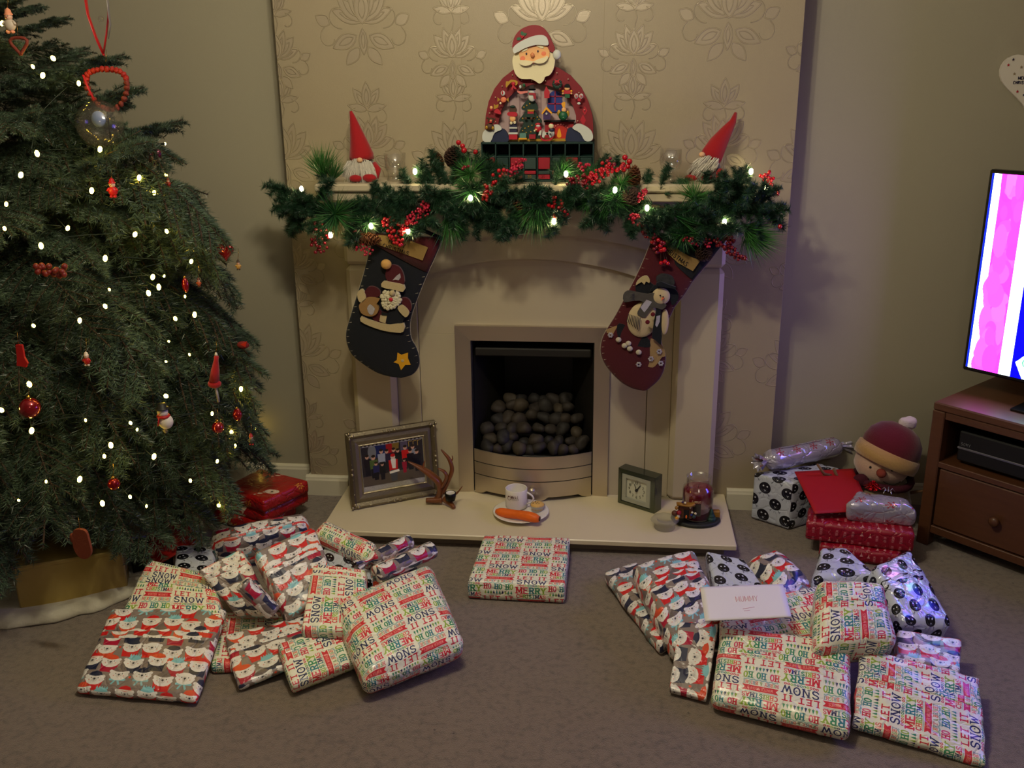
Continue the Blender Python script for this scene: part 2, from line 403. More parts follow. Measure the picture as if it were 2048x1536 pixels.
PP=paper_mat('badger paper',paper_badger(),.19,.19,rough=.22,metal=.15)
PS=paper_mat('red script paper',paper_script(),.22,.22,rough=.35)
PF=paper_mat('silver flake paper',paper_flake(),.14,.14,rough=.2,metal=.45)
PR=paper_mat('red santa paper',paper_redsanta(),.27,.27,rough=.35)

def damask():
    """R: filled motif, G: raised outline"""
    W,H=800,960; cv=Cv(W,H,(0,0,0),ss=1)
    def leaf(x,y,a,l,w,fill=True,inner=True):
        P=[]
        for k in range(17):
            t=k/16; P.append((t,w*sin(pi*t)**.8*(1-.3*t)))
        Q=P+[(t,-v) for t,v in P[::-1]]
        ca,sa=cos(rad(a)),-sin(rad(a))
        Z=[(x+l*(u*ca)-l*v*sa,y+l*(u*sa)+l*v*ca) for u,v in Q]
        if fill: cv.poly(Z,(150,0,0))
        cv.line(Z,4.2,(150,255,0))
        if inner: 
            Z2=[(x+l*((.15+.6*u)*ca)-l*.45*v*sa,y+l*((.15+.6*u)*sa)+l*.45*v*ca) for u,v in Q]; cv.line(Z2,3,(150,200,0))
    def scroll(x,y,r,a0,a1,fl=1):
        P=[(x+fl*r*(1-.045*i)*cos(rad(a0+(a1-a0)*i/14)),y+r*(1-.045*i)*sin(rad(a0+(a1-a0)*i/14))) for i in range(15)]; cv.line(P,3.6,(120,240,0))
    def motif(x,y,s,big):
        if big:
            for fl in (1,-1):
                for a,l,w in ((20,.95,.24),(48,1.1,.26),(72,1.15,.2)):
                    leaf(x,y,90-fl*(90-a),150*s*l,w)
                leaf(x+fl*30*s,y+60*s,90-fl*115,120*s,.3); leaf(x+fl*20*s,y+110*s,90-fl*140,95*s,.3,True,False)
                scroll(x+fl*105*s,y-30*s,60*s,100,-120,fl); scroll(x+fl*150*s,y+70*s,52*s,-60,160,fl); leaf(x+fl*150*s,y+10*s,90-fl*60,70*s,.4,True,False)
            leaf(x,y+10*s,90,150*s,.26); leaf(x,y+30*s,-90,110*s,.2)
        else:
            for fl in (1,-1):
                leaf(x,y,90-fl*35,110*s,.24); leaf(x,y+8*s,90-fl*78,95*s,.22,True,False); scroll(x+fl*60*s,y+46*s,46*s,-90,110,fl)
            leaf(x,y,90,120*s,.22); cv.line([(x,y),(x+14*s,y+50*s),(x-4*s,y+110*s)],3.5,(120,240,0))
    motif(200,150,1.0,True); motif(200,520,.95,False); motif(200,690,.8,True)
    motif(600,480,.85,False); motif(600,740,.95,True); motif(600,110,.85,False); motif(600,300,.72,True)
    return cv.img('damask_mask',True)
def damask_mat():
    m=bpy.data.materials.new('damask wallpaper');m.use_nodes=True;nt=m.node_tree;b=nt.nodes['Principled BSDF'];L=nt.links.new
    tc=nt.nodes.new('ShaderNodeTexCoord');sp=nt.nodes.new('ShaderNodeSeparateXYZ');cb=nt.nodes.new('ShaderNodeCombineXYZ');L(tc.outputs['Object'],sp.inputs[0])
    mp=nt.nodes.new('ShaderNodeMapping');mp.inputs['Scale'].default_value=(1/.54,1/.648,1);mp.inputs['Location'].default_value=(.194,.442,0)
    L(sp.outputs[0],cb.inputs[0]);L(sp.outputs[2],cb.inputs[1]);L(cb.outputs[0],mp.inputs[0])
    t=nt.nodes.new('ShaderNodeTexImage');t.image=damask();L(mp.outputs[0],t.inputs[0]);s=nt.nodes.new('ShaderNodeSeparateColor');L(t.outputs[0],s.inputs[0])
    mx=nt.nodes.new('ShaderNodeMixRGB');mx.inputs[1].default_value=s2l((160,146,119));mx.inputs[2].default_value=s2l((178,163,140));L(s.outputs[0],mx.inputs[0]);L(mx.outputs[0],b.inputs['Base Color'])
    def mr(src,a,b_):
        n=nt.nodes.new('ShaderNodeMapRange');n.inputs['To Min'].default_value=a;n.inputs['To Max'].default_value=b_;L(src,n.inputs['Value']);return n.outputs[0]
    mxm=nt.nodes.new('ShaderNodeMath');mxm.operation='MAXIMUM';L(s.outputs[0],mxm.inputs[0]);L(s.outputs[1],mxm.inputs[1]);L(mr(mxm.outputs[0],.5,.3),b.inputs['Roughness']);L(mr(mxm.outputs[0],.5,1.0),b.inputs['Specular IOR Level']);L(mr(s.outputs[0],0,.4),b.inputs['Metallic']);m2=nt.nodes.new('ShaderNodeMixRGB');m2.inputs[2].default_value=s2l((186,170,136));mf=nt.nodes.new('ShaderNodeMath');mf.operation='MULTIPLY';mf.inputs[1].default_value=.55;L(s.outputs[1],mf.inputs[0]);L(mf.outputs[0],m2.inputs[0]);L(mx.outputs[0],m2.inputs[1]);L(m2.outputs[0],b.inputs['Base Color'])
    nz=nt.nodes.new('ShaderNodeTexNoise');nz.inputs['Scale'].default_value=260;L(tc.outputs['Object'],nz.inputs['Vector'])
    ad=nt.nodes.new('ShaderNodeMath');ad.operation='MULTIPLY_ADD';L(nz.outputs[0],ad.inputs[0]);ad.inputs[1].default_value=.12;L(s.outputs[1],ad.inputs[2])
    bp=nt.nodes.new('ShaderNodeBump');bp.inputs['Strength'].default_value=.9;bp.inputs['Distance'].default_value=.003;L(ad.outputs[0],bp.inputs['Height']);L(bp.outputs[0],b.inputs['Normal'])
    return m
# ------------------------------------------------------------------ room
PAINT=M('matt wall paint',(160,153,132),.75,bump=.12,bscale=350,var=.04,vscale=3)
CEIL=M('ceiling paint',(200,196,186),.9)
GLOSS=M('white gloss woodwork',(212,206,184),.35)
def carpet():
    m=M('carpet',(112,97,82),.95,sheen=.3); nt=m.node_tree;b=nt.nodes['Principled BSDF'];L=nt.links.new
    tc=nt.nodes.new('ShaderNodeTexCoord')
    def nz(s,d=3):
        n=nt.nodes.new('ShaderNodeTexNoise');n.inputs['Scale'].default_value=s;n.inputs['Detail'].default_value=d;L(tc.outputs['Object'],n.inputs['Vector']);return n
    a=nz(420,2);c=nz(9,5);e=nz(60,3)
    r=nt.nodes.new('ShaderNodeValToRGB');r.color_ramp.elements[0].position=.3;r.color_ramp.elements[0].color=s2l((78,65,53));r.color_ramp.elements[1].position=.72;r.color_ramp.elements[1].color=s2l((126,108,91))
    x=nt.nodes.new('ShaderNodeMath');x.operation='MULTIPLY_ADD';L(a.outputs[0],x.inputs[0]);x.inputs[1].default_value=.45
    y=nt.nodes.new('ShaderNodeMath');y.operation='MULTIPLY_ADD';L(c.outputs[0],y.inputs[0]);y.inputs[1].default_value=.3;L(e.outputs[0],x.inputs[2]);
    y.inputs[2].default_value=-.2;z=nt.nodes.new('ShaderNodeMath');z.operation='ADD';L(x.outputs[0],z.inputs[0]);L(y.outputs[0],z.inputs[1]);L(z.outputs[0],r.inputs[0])
    v=nt.nodes.new('ShaderNodeTexVoronoi');v.inputs['Scale'].default_value=26;L(tc.outputs['Object'],v.inputs['Vector'])
    sr=nt.nodes.new('ShaderNodeMapRange');sr.inputs['From Min'].default_value=.05;sr.inputs['From Max'].default_value=.09;sr.clamp=True;L(v.outputs['Distance'],sr.inputs['Value'])
    g2=nz(5,1);gt=nt.nodes.new('ShaderNodeMath');gt.operation='GREATER_THAN';L(g2.outputs[0],gt.inputs[0]);gt.inputs[1].default_value=.0
    v2=nt.nodes.new('ShaderNodeSeparateColor');L(v.outputs['Color'],v2.inputs[0]);k=nt.nodes.new('ShaderNodeMath');k.operation='LESS_THAN';L(v2.outputs[0],k.inputs[0]);k.inputs[1].default_value=.74
    mxx=nt.nodes.new('ShaderNodeMath');mxx.operation='MAXIMUM';L(sr.outputs[0],mxx.inputs[0]);L(k.outputs[0],mxx.inputs[1])
    mx=nt.nodes.new('ShaderNodeMixRGB');mx.inputs[1].default_value=s2l((62,48,36));L(mxx.outputs[0],mx.inputs[0]);L(r.outputs[0],mx.inputs[2]);L(mx.outputs[0],b.inputs['Base Color'])
    bp=nt.nodes.new('ShaderNodeBump');bp.inputs['Strength'].default_value=.9;bp.inputs['Distance'].default_value=.006;L(a.outputs[0],bp.inputs['Height']);L(bp.outputs[0],b.inputs['Normal']);return m
def slab(name,lo,hi,mat,kind='structure',bev=.001): return ob(name,G().box(lo,hi,mat,bev),kind=kind)
slab('floor',(-2.4,-4.4,-.06),(2.7,.35,0),carpet())
slab('ceiling',(-2.4,-4.4,2.4),(2.7,.35,2.46),CEIL)
slab('wall_left',(-2.4,-4.4,0),(-2.3,.35,2.4),PAINT); slab('wall_right',(2.6,-4.4,0),(2.7,.35,2.4),PAINT)
slab('wall_front',(-2.3,-4.4,0),(2.6,-4.3,2.4),PAINT)
BW=.783; AW=.09
slab('wall_back',(-2.3,AW,0),(-BW+.02,.35,2.4),PAINT); slab('wall_back',(BW-.02,AW,0),(2.6,.35,2.4),PAINT)
g=G(); D=damask_mat()
for lo,hi in (((-BW,0,0),(-.212,.35,2.4)),((.212,0,0),(BW,.35,2.4)),((-.212,0,.59),(.212,.35,2.4)),((-.212,0,0),(.212,.35,.045))): g.box(lo,hi,D,.0005)
ob('wall_chimney',g,kind='structure')
def skirt(name,a,b,nrm):
    a=Vector(a);b=Vector(b);n=Vector(nrm);pr=[(0,0),(.016,0),(.016,.056),(.013,.062),(.012,.067),(.007,.072),(0,.0725)];V=[];F=[]
    for p in (a,b):
        for d,z in pr: V.append(p+n*d+Vector((0,0,z)))
    k=len(pr)
    for i in range(k): F.append((i,(i+1)%k,k+(i+1)%k,k+i))
    F.append(tuple(range(k))[::-1]);F.append(tuple(range(k,2*k)))
    g=G().add(V,F,GLOSS,False); return ob(name,g,kind='structure')
skirt('baseboard_left',(-2.3,AW,0),(-BW-.016,AW,0),(0,-1,0)); skirt('baseboard_right',(BW+.016,AW,0),(2.6,AW,0),(0,-1,0))
skirt('baseboard_chimney_left',(-BW-.016,0,0),(-.648,0,0),(0,-1,0)); skirt('baseboard_chimney_right',(.648,0,0),(BW+.016,0,0),(0,-1,0))
skirt('trim_1',(-BW,0,0),(-BW,AW,0),(-1,0,0)); skirt('trim_2',(BW,0,0),(BW,AW,0),(1,0,0))

# ------------------------------------------------------------------ hearth and surround
MAR=M('cream marble shade tone',(186,173,146),.38,var=.05,vscale=5,coat=.1);HMAR=M('cream marble plain tone',(212,199,168),.38,var=.05,vscale=5,coat=.1); HT=.05  # one marble: surround copy darkened to stand in for shade, hearth copy kept
h=root('hearth','cream stone hearth slab on a recessed plinth in front of the fireplace','hearth',(0,-.18,0))
ob('slab',G().box((-.642,-.373,.032),(.642,0,HT),HMAR,.003),h); ob('plinth',G().box((-.61,-.335,0),(.61,0,.032),M('hearth plinth',(150,138,115),.6),.001),h)
s=root('fireplace_surround','cream fireplace surround with an arched header under a mantel shelf','fireplace',(0,-.05,HT))
MT=1.097
ob('mantel_shelf',G().box((-.637,-.19,1.073),(.637,0,MT),MAR,.005),s)
ob('cornice',G().box((-.626,-.178,1.045),(.626,0,1.0715),MAR,.003),s)
for sx in (-1,1):
    a,b=sorted((sx*.449,sx*.594)); ob('leg',G().box((a,-.072,HT),(b,0,.829),MAR,.016),s); ob('leg_block',G().box((a,-.074,.831),(b,0,1.045),MAR,.012),s)
    a,b=sorted((sx*.372,sx*.449)); ob('side_panel',G().box((a,-.040,HT),(b,0,1.045),MAR,.002),s)
    a,b=sorted((sx*.21,sx*.3705)); ob('inner_panel',G().box((a,-.038,HT),(b,0,.60),MAR,.001),s)
ob('inner_panel',G().box((-.3705,-.038,.60),(.3705,0,1.045),MAR,.001),s)
def archplate(name,y,zp,R):
    P=[(-.449,1.045),(.449,1.045)]+[(.449-.898*i/30,zp-(R-math.sqrt(R*R-(.449-.898*i/30)**2))) for i in range(31)]
    ob(name,G().prism([(x,y,z) for x,z in P],(0,-y-.036,0),MAR),s)
archplate('arch_plate',-.071,.931,1.41); archplate('arch_plate',-.055,.851,1.05)

# ------------------------------------------------------------------ gas fire
STL=M('brushed steel',(200,188,168),.36,.9,aniso=.5,bump=.05,bscale=900); BLK=M('black firebox',(16,15,14),.55); DGR=M('dark grey metal',(38,36,33),.5,.3)
fr=root('gas_fire','brushed steel framed gas fire with a bed of dark pebbles','fireplace',(0,-.05,HT))
zt=.633;zi=.583;g=G()
def mitre(g,quad_o,quad_i,y0,y1):
    # sloping facing from outer edge (y0) to inner edge (y1)
    V=[Vector((x,y0,z)) for x,z in quad_o]+[Vector((x,y1,z)) for x,z in quad_i]
    return V
O=[(-.25,zt),(.25,zt),(.25,HT),(-.25,HT)];I=[(-.2,zi),(.2,zi),(.2,HT),(-.2,HT)]
for nm,(i,j) in (('frame_top',(0,1)),('frame_side',(1,2)),('frame_side',(3,0))):
    V=[(O[i][0],-.040,O[i][1]),(O[j][0],-.040,O[j][1]),(I[j][0],-.040,I[j][1]),(I[i][0],-.040,I[i][1]),(O[i][0],-.055,O[i][1]),(O[j][0],-.055,O[j][1]),(I[j][0],-.050,I[j][1]),(I[i][0],-.050,I[i][1])]
    ob(nm,G().add(V,[(0,1,2,3),(7,6,5,4),(0,4,5,1),(1,5,6,2),(2,6,7,3),(3,7,4,0)],STL,False),fr)
g=G()
g.box((-.208,.23,HT),(.208,.24,.588),BLK); g.box((-.208,-.04,HT),(-.196,.24,.588),BLK);g.box((.196,-.04,HT),(.208,.24,.588),BLK);g.box((-.208,-.04,.58),(.208,.24,.589),BLK);g.box((-.2,-.04,HT),(.2,.24,.13),BLK)
for sx in (-1,1): g.add([(sx*.196,-.01,.13),(sx*.196,-.01,.53),(sx*.12,.2,.5),(sx*.12,.2,.13)],[(0,1,2,3) if sx<0 else (3,2,1,0)],DGR,False)
ob('firebox',g,fr)
ob('hood',G().box((-.19,-.03,.525),(.19,.06,.553),DGR,.004),fr)
ob('coal_bed',G().box((-.19,-.04,.12),(.19,.22,.175),BLK,.004),fr)
R=random.Random(11)
PEB=[M('pebble %d'%i,c,.7,bump=.6,bscale=60,var=.25,vscale=30) for i,c in enumerate([(44,38,33),(52,44,36),(38,34,31),(62,53,41),(34,31,29)])]
def stone(c,r,mat,parent):
    T=Matrix.Rotation(R.uniform(0,6.28),3,'Z')@Matrix.Rotation(R.uniform(-.6,.6),3,'X')@Matrix.Rotation(R.uniform(-.7,.7),3,'Y')
    return ob('pebble',G().ball(c,(r*1.25,r*.95,r*.9),mat,12,8,T,nz=r*.5,ns=28),parent)
for row,(z,y,n,w) in enumerate(((.205,-.030,9,.150),(.230,-.008,9,.160),(.255,.02,8,.158),(.283,.055,8,.145),(.308,.09,7,.125),(.325,.125,6,.1))):
    for i in range(n):
        x=-w+2*w*(i+.5*(row%2)*.8)/(n-.6); 
        stone((min(.17,x+R.uniform(-.006,.006)),y+R.uniform(-.006,.006),z+R.uniform(-.008,.008)),R.uniform(.019,.026),R.choice(PEB),fr)
def fend(z0,z1,notch=False):
    n=28;V=[];F=[];xs=[-.196+.392*i/n for i in range(n+1)]
    def yy(x): return -.052-.062*(1-(x/.196)**2)
    def zb(x):
        if not notch: return z0
        a=abs(x)
        return z0+ (.014 if .05<a<.16 else (.014*max(0,1-(abs(a-.105)-.055)/.012) if abs(a-.105)<.067 else 0))
    for x in xs: V+=[(x,yy(x),zb(x)),(x,yy(x),z1),(x,yy(x)+.004,z1),(x,yy(x)+.004,zb(x))]
    for i in range(n):
        for k in range(4): F.append((i*4+k,(i+1)*4+k,(i+1)*4+(k+1)%4,i*4+(k+1)%4))
    F+= [(3,2,1,0),(n*4,n*4+1,n*4+2,n*4+3)]
    g=G();n1=len(xs)
    fv=[V[i*4+k] for i in range(n1) for k in (0,1)];g.add(fv,[(2*i,2*i+2,2*i+3,2*i+1) for i in range(n)],STL,True)
    bv=[V[i*4+k] for i in range(n1) for k in (1,2,3,0)];g.add(bv,[(i*4+k,(i+1)*4+k,(i+1)*4+k+1,i*4+k+1) for i in range(n) for k in range(3)],STL,False);return g
ob('fender_panel',fend(.1665,.209),fr); ob('fender_panel',fend(.122,.1635),fr); ob('fender_panel',fend(HT+.001,.119,True),fr)
ob('fender_backing',G().box((-.19,-.056,HT),(.19,-.04,.19),BLK),fr)
kp=at(1064,981,y=-.118); ob('control_knob',G().lathe([(0,0),(.011,0),(.012,.006),(.009,.014),(0,.016)],kp,STL,16,Matrix.Rotation(pi/2,3,'X')),fr)

# ------------------------------------------------------------------ television, stand, player, hanging heart
OAK=M('oak',(86,52,31),.45,var=.22,vscale=9,coat=.15,bump=.1,bscale=60)
def oak_grain():
    nt=OAK.node_tree
    for n in nt.nodes:
        if n.type=='TEX_NOISE':
            mp=nt.nodes.new('ShaderNodeMapping');mp.inputs['Scale'].default_value=(1,1,9);l=n.inputs['Vector'].links[0];src=l.from_socket;nt.links.new(src,mp.inputs[0]);nt.links.new(mp.outputs[0],n.inputs['Vector'])
oak_grain()
SO=Vector((1.211,-.201,0))
def sroot(name,label,cat,off=(0,0,0)):
    loc=SO+Vector((.7071*off[0]+.7071*off[1],-.7071*off[0]+.7071*off[1],off[2])); return root(name,label,cat,loc,-pi/4)
def lbox(p,lo,hi,mat,bev=.002):
    T=WM[p.name]; return G().box(lo,hi,mat,bev,T)
st=sroot('tv_stand','low oak television stand with one wide drawer below an open shelf','cabinet')
W_=1.15;DP=.38
ob('top',lbox(st,(0,0,.438),(W_,DP,.463),OAK,.004),st)
for x in (0,W_-.038):
    for y in (0,DP-.038): ob('leg',lbox(st,(x,y+.0,0),(x+.038,y+.038,.4375),OAK,.003),st)
ob('side_panel',lbox(st,(.006,.038,.05),(.028,DP-.038,.4375),OAK),st);ob('side_panel',lbox(st,(W_-.028,.038,.05),(W_-.006,DP-.038,.4375),OAK),st)
ob('back_panel',lbox(st,(.03,DP-.02,.05),(W_-.03,DP-.01,.4375),OAK),st)
ob('rail',lbox(st,(.038,.004,.415),(W_-.038,.02,.4375),OAK),st);ob('rail',lbox(st,(.038,.004,.045),(W_-.038,.02,.07),OAK),st)
ob('shelf',lbox(st,(.03,.003,.262),(W_-.03,DP-.02,.28),OAK),st)
dr=ob('drawer',lbox(st,(.042,.006,.074),(.56,.03,.258),OAK,.003),st);dr2=ob('drawer',lbox(st,(.565,.006,.074),(W_-.042,.03,.258),OAK,.003),st)
for d_,x in ((dr,.228),(dr2,.9)):
    c=WM[st.name]@Vector((x,.006,.157)); T=Matrix.Rotation(-pi/4,3,'Z')@Matrix.Rotation(pi/2,3,'X'); ob('knob',G().lathe([(0,.026),(.012,.025),(.016,.018),(.013,.01),(.008,.006),(.008,0)],c,OAK,18,T),d_)
BKG=M('black gloss plastic',(9,9,11),.25); BKM=M('black matt plastic',(14,14,16),.55); SIL=M('silver plastic',(130,130,135),.35,.7)
pl=sroot('disc_player','black disc player with a silver strip on the open oak shelf','player',(.06,.03,.28))
ob('case',lbox(pl,(.015,0,.012),(.45,.28,.105),BKM,.004),pl);ob('strip',lbox(pl,(.015,-.002,.05),(.45,.001,.056),SIL,.001),pl);ob('foot',lbox(pl,(.03,.02,0),(.06,.05,.012),BKM),pl);ob('foot',lbox(pl,(.4,.02,0),(.43,.05,.012),BKM),pl)
def label(parent,name,s,O_,ux,uz,h,mat,wt=.1,wf=.6,depth=.0006):
    """raised lettering in a plane"""
    st_,w=strokes(s,h,wf); g=G(); ux=Vector(ux).normalized();uz=Vector(uz).normalized();n=ux.cross(uz)
    for ch in st_:
        for pl_ in ch: g.tube([Vector(O_)+ux*u+uz*v+n*depth for u,v in pl_],h*wt,mat,4)
    return ob(name,g,parent)
T=WM[pl.name];e=(T@Vector((1,0,0)))-(T@Vector((0,0,0)))
label(pl,'maker_name','SONY',T@Vector((.025,-.001,.062)),e,(0,0,1),.009,SIL)
tv=sroot('television','large flat television in a thin black frame showing pink and white stripes','television',(.062+.0,.148,.463))
# placed so that the frame's left edge stands at the measured distance
ob('frame',lbox(tv,(-.062+.0,.0,.07),(1.06-.062,.03,.667),BKG,.004),tv)
def tvimg():
    cv=Cv(848,478,(0,0,225),tile=False,ss=1)
    def X(u): return u*800
    cv.poly([(0,0),(X(.006),0),(X(.006),478),(0,478)],(0,10,90)); cv.poly([(X(.006),0),(X(.028),0),(X(.030),478),(X(.006),478)],(225,245,255));cv.poly([(X(.028),0),(X(.1),0),(X(.1),478),(X(.030),478)],(226,30,214))
    R=random.Random(4)
    for i in range(60): cv.disc((X(R.uniform(.035,.095)),R.uniform(0,478)),R.uniform(8,20),R.uniform(10,40),(226+R.randint(-6,10),34+R.randint(-6,20),214))
    cv.poly([(X(.1),0),(X(.135),0),(X(.135),478),(X(.1),478)],(232,250,255))
    for u in (.116,.122,.129): cv.seg((X(u),0),(X(u),478),1.5,(150,205,235))
    for i in range(160):
        a=R.uniform(0,6.28);q=R.uniform(.3,1);cv.disc((X(.24)+q*62*cos(a),290+q*90*sin(a)),R.uniform(3,9),R.uniform(3,9),R.choice([(0,210,190),(0,235,170),(20,180,220),(60,255,225)]))
    for i in range(14): cv.disc((X(.245)+R.uniform(-30,30),280+R.uniform(-60,60)),14,22,(190,255,235))
    for i in range(5): cv.line([(X(.2),200+i*14),(X(.24),150+i*10),(X(.3),120+i*8)],5,(0,215,225))
    cv.poly([(X(.145),440),(X(.20),392),(X(.29),420),(X(.28),478),(X(.17),478)],(190,240,215)); txt(cv,'C S K',X(.165),430,16,60,3,(20,110,60),False)
    cv.poly([(X(.4),0),(848,0),(848,478),(X(.45),478)],(58,74,245))  # unseen far side of the picture, blue invented to tint the room light
    cv.disc((X(.6),240),90,150,(190,80,160));cv.disc((X(.85),300),110,120,(60,120,220))
    return cv.img('television_picture')
ti=tvimg();mt=bpy.data.materials.new('television picture');mt.use_nodes=True;nt=mt.node_tree;b_=nt.nodes['Principled BSDF'];uvn=nt.nodes.new('ShaderNodeUVMap');tn=nt.nodes.new('ShaderNodeTexImage');tn.image=ti
nt.links.new(uvn.outputs[0],tn.inputs[0]);nt.links.new(tn.outputs[0],b_.inputs['Emission Color']);b_.inputs['Emission Strength'].default_value=8;b_.inputs['Base Color'].default_value=(0,0,0,1);b_.inputs['Roughness'].default_value=.3
T=WM[tv.name];q=[T@Vector(v) for v in ((-.052,-.001,.082),(.988,-.001,.082),(.988,-.001,.657),(-.052,-.001,.657))]
ob('screen',G().add(q,[(0,1,2,3)],mt,False,[[(0,0),(1,0),(1,1),(0,1)]]),tv)
ob('foot',G().box((.12,-.06,0),(.2,.1,.008),BKG,.003,T).tube([T@Vector((.16,.012,.005)),T@Vector((.16,.012,.09))],.012,BKG),tv);ob('foot',G().box((.8,-.06,0),(.88,.1,.008),BKG,.003,T).tube([T@Vector((.84,.012,.005)),T@Vector((.84,.012,.09))],.012,BKG),tv)
# heart plaque
hp=at(2062,157,y=.075); hr=root('heart_plaque','white wooden heart with little stars hanging on the wall above the television','decoration',hp)
WHT=M('white painted wood',(214,206,192),.5)
H=[]
for i in range(48):
    t=2*pi*i/48; H.append(hp+Vector((16*sin(t)**3,0,13*cos(t)-5*cos(2*t)-2*cos(3*t)-cos(4*t)))*.0056)
ob('plaque',G().prism(H,(0,.01,0),WHT),hr)
NV=M('navy paint',(34,30,60),.5);RD=M('red paint',(176,18,40),.5);GD=M('tan paint',(150,130,100),.5)
def star(c,r,y,mat,g,n=5,th=.001,a0=90):
    P=[Vector(c)+Vector((cos(rad(a0+180*i/n))*(r if i%2==0 else r*.45),0,sin(rad(a0+180*i/n))*(r if i%2==0 else r*.45))) for i in range(2*n)]
    g.prism(P,(0,th,0),mat)
for (px,py,m_) in ((2027,119,NV),(2017,130,RD),(2029,148,GD),(2035,183,RD),(2048,190,NV),(2043,134,GD)):
    g=G();star(at(px,py,y=.0738),.0045,0,m_,g);ob('star',g,hr)
label(hr,'lettering','MERRY',at(2036,159,y=.0745),(1,0,0),(0,0,1),.008,NV,wt=.13);label(hr,'lettering','CHRISTMAS',at(2026,168,y=.0745),(1,0,0),(0,0,1),.008,NV,wt=.13)
RIB=M('red satin ribbon',(196,20,26),.4,coat=.3)
rb=G();rb.tube([hp+Vector((-.018,.002,.045)),hp+Vector((-.012,.0,.2)),hp+Vector((0,.008,.38))],.004,RIB,6,flat=.3);rb.tube([hp+Vector((.018,.002,.045)),hp+Vector((.012,.0,.2)),hp+Vector((0,.008,.38))],.004,RIB,6,flat=.3);ob('ribbon',rb,hr)
# ------------------------------------------------------------------ advent calendar on the mantel shelf
DGN=M('dark green paint',(17,46,42),.5);CRD=M('calendar red',(150,20,38),.5,var=.12);GGR=M('grey green paint',(44,62,58),.5);DRK=M('black paint and slot shade',(6,7,8),.8)
CWH=M('cream paint',(224,212,170),.5,bump=.15,bscale=120);WHP=M('white glitter paint',(196,198,190),.5);NVP=M('navy felt paint',(22,32,64),.6);SKN=M('painted skin',(228,170,110),.55);CHK=M('painted cheek',(224,120,82),.55)
GLD=M('old gold paint',(170,130,40),.45,.3);PUR=M('purple paint',(58,34,84),.5);YEL=M('yellow paint',(232,160,30),.5);BRN=M('brown paint',(70,44,26),.6);GRP=M('green paint',(20,86,50),.45);TGP=M('tree green paint',(14,44,34),.6);LPK=M('pale pink wallpaper',(176,150,148),.7);BLU=M('blue paint',(24,46,130),.5)
ac=root('advent_calendar','large wooden father christmas advent calendar with red and green drawers on the mantel shelf','advent calendar',(.025,-.08,MT))
x0,x1,zb,zt_=-.141,.191,MT,1.212; g=G()
g.box((x0,-.13,zt_-.006),(x1,-.03,zt_),DGN,.001);g.box((x0,-.13,zb),(x1,-.03,zb+.008),DGN,.001);g.box((x0,-.05,zb),(x1,-.03,zt_),DGN,.001)
cw=(x1-x0-.004)/8
for i in range(9): g.box((x0+i*cw,-.13,zb),(x0+i*cw+.004,-.03,zt_),DGN,.0006)
for z in (zb+.0335,zb+.0715): g.box((x0,-.128,z),(x1,-.03,z+.003),DGN,.0005)
ob('drawer_cabinet',g,ac)
cols2=[CRD,DGN,CRD,GGR,CRD,GGR,CRD,DGN];cols3=[DGN,CRD,DGN,CRD,GGR,CRD,DGN,CRD];nn=0
for i in range(8):
    a=x0+i*cw+.0055;b=a+cw-.007
    o=ob('drawer',G().box((a,-.134,zb+.0375),(b,-.1,zb+.0705),cols2[i],.001),ac)
    o=ob('drawer',G().box((a,-.137,zb+.0235),(b,-.1,zb+.0325),cols3[i],.001),ac)
    g=G().box((a,-.133,zb+.009),(b,-.12,zb+.0225),cols3[(i+1)%8],.0008);o=ob('number_plate',g,ac)
    T=Matrix(); label(o,'number',str(17+i),(a+.009,-.1335,zb+.012),(1,0,0),(0,0,1),.008,GLD if i%2 else CRD,wt=.09)
    ob('slot_shade_panel',G().box((a,-.06,zb+.075),(b,-.052,zt_-.007),DRK,.0005),ac)  # near-black panel standing in for the shade deep inside the slot
def z3(L): return [(900+a/4.267,20+b/4.267) for a,b in L]
def part(name,L,y,th,mat,sm=3,extra=None,par=None,raw=False):
    g=G(); cut(g,L if raw else z3(L),y,th,mat,sm); return ob(name,g,par or ac)
def dotp(g,X,Y,r,y,mat,ry=None,d=.4,raw=False):
    a,b=(X,Y) if raw else z3([(X,Y)])[0]; c=at(a,b,y=y); k=(CAM-c).length/FPX*(1 if raw else 1/4.267); g.ball(c,(r*k,r*k*d,(ry or r)*k),mat,12,8)
coat=part('coat',[(300,1125),(298,1000),(305,900),(330,780),(380,670),(450,580),(540,510),(620,470),(850,470),(930,495),(1030,560),(1120,660),(1180,780),(1215,900),(1222,1000),(1222,1125),(1080,1125),(1078,1000),(1075,900),(1050,820),(1000,740),(920,670),(800,635),(700,635),(560,690),(490,760),(440,850),(415,950),(405,1040),(405,1125)],-.075,.022,M('deep red felt paint',(122,12,26),.6,bump=.1,bscale=200),0)
part('back_board',[(390,1125),(395,900),(450,740),(560,650),(700,600),(850,600),(1000,690),(1080,820),(1095,1125)],-.05,.006,LPK)
for X in (500,590,770): part('stripe',[(X,1120),(X,680),(X+12,680),(X+12,1120)],-.0515,.002,M('stripe pink',(150,122,122),.7),0)
part('ledge',[(480,1128),(480,1100),(1010,1100),(1010,1128)],-.095,.05,GLD,0)
bd=part('beard',[(538,400),(533,450),(548,520),(565,555),(600,585),(650,590),(690,590),(725,605),(765,628),(800,600),(812,570),(850,555),(880,510),(893,450),(893,400),(860,350),(700,300),(590,345),(560,370)],-.1,.02,CWH,3)
fc=part('face',[(590,365),(620,330),(700,302),(800,292),(835,300),(850,350),(832,420),(720,436),(630,440),(598,410)],-.106,.007,SKN,3)
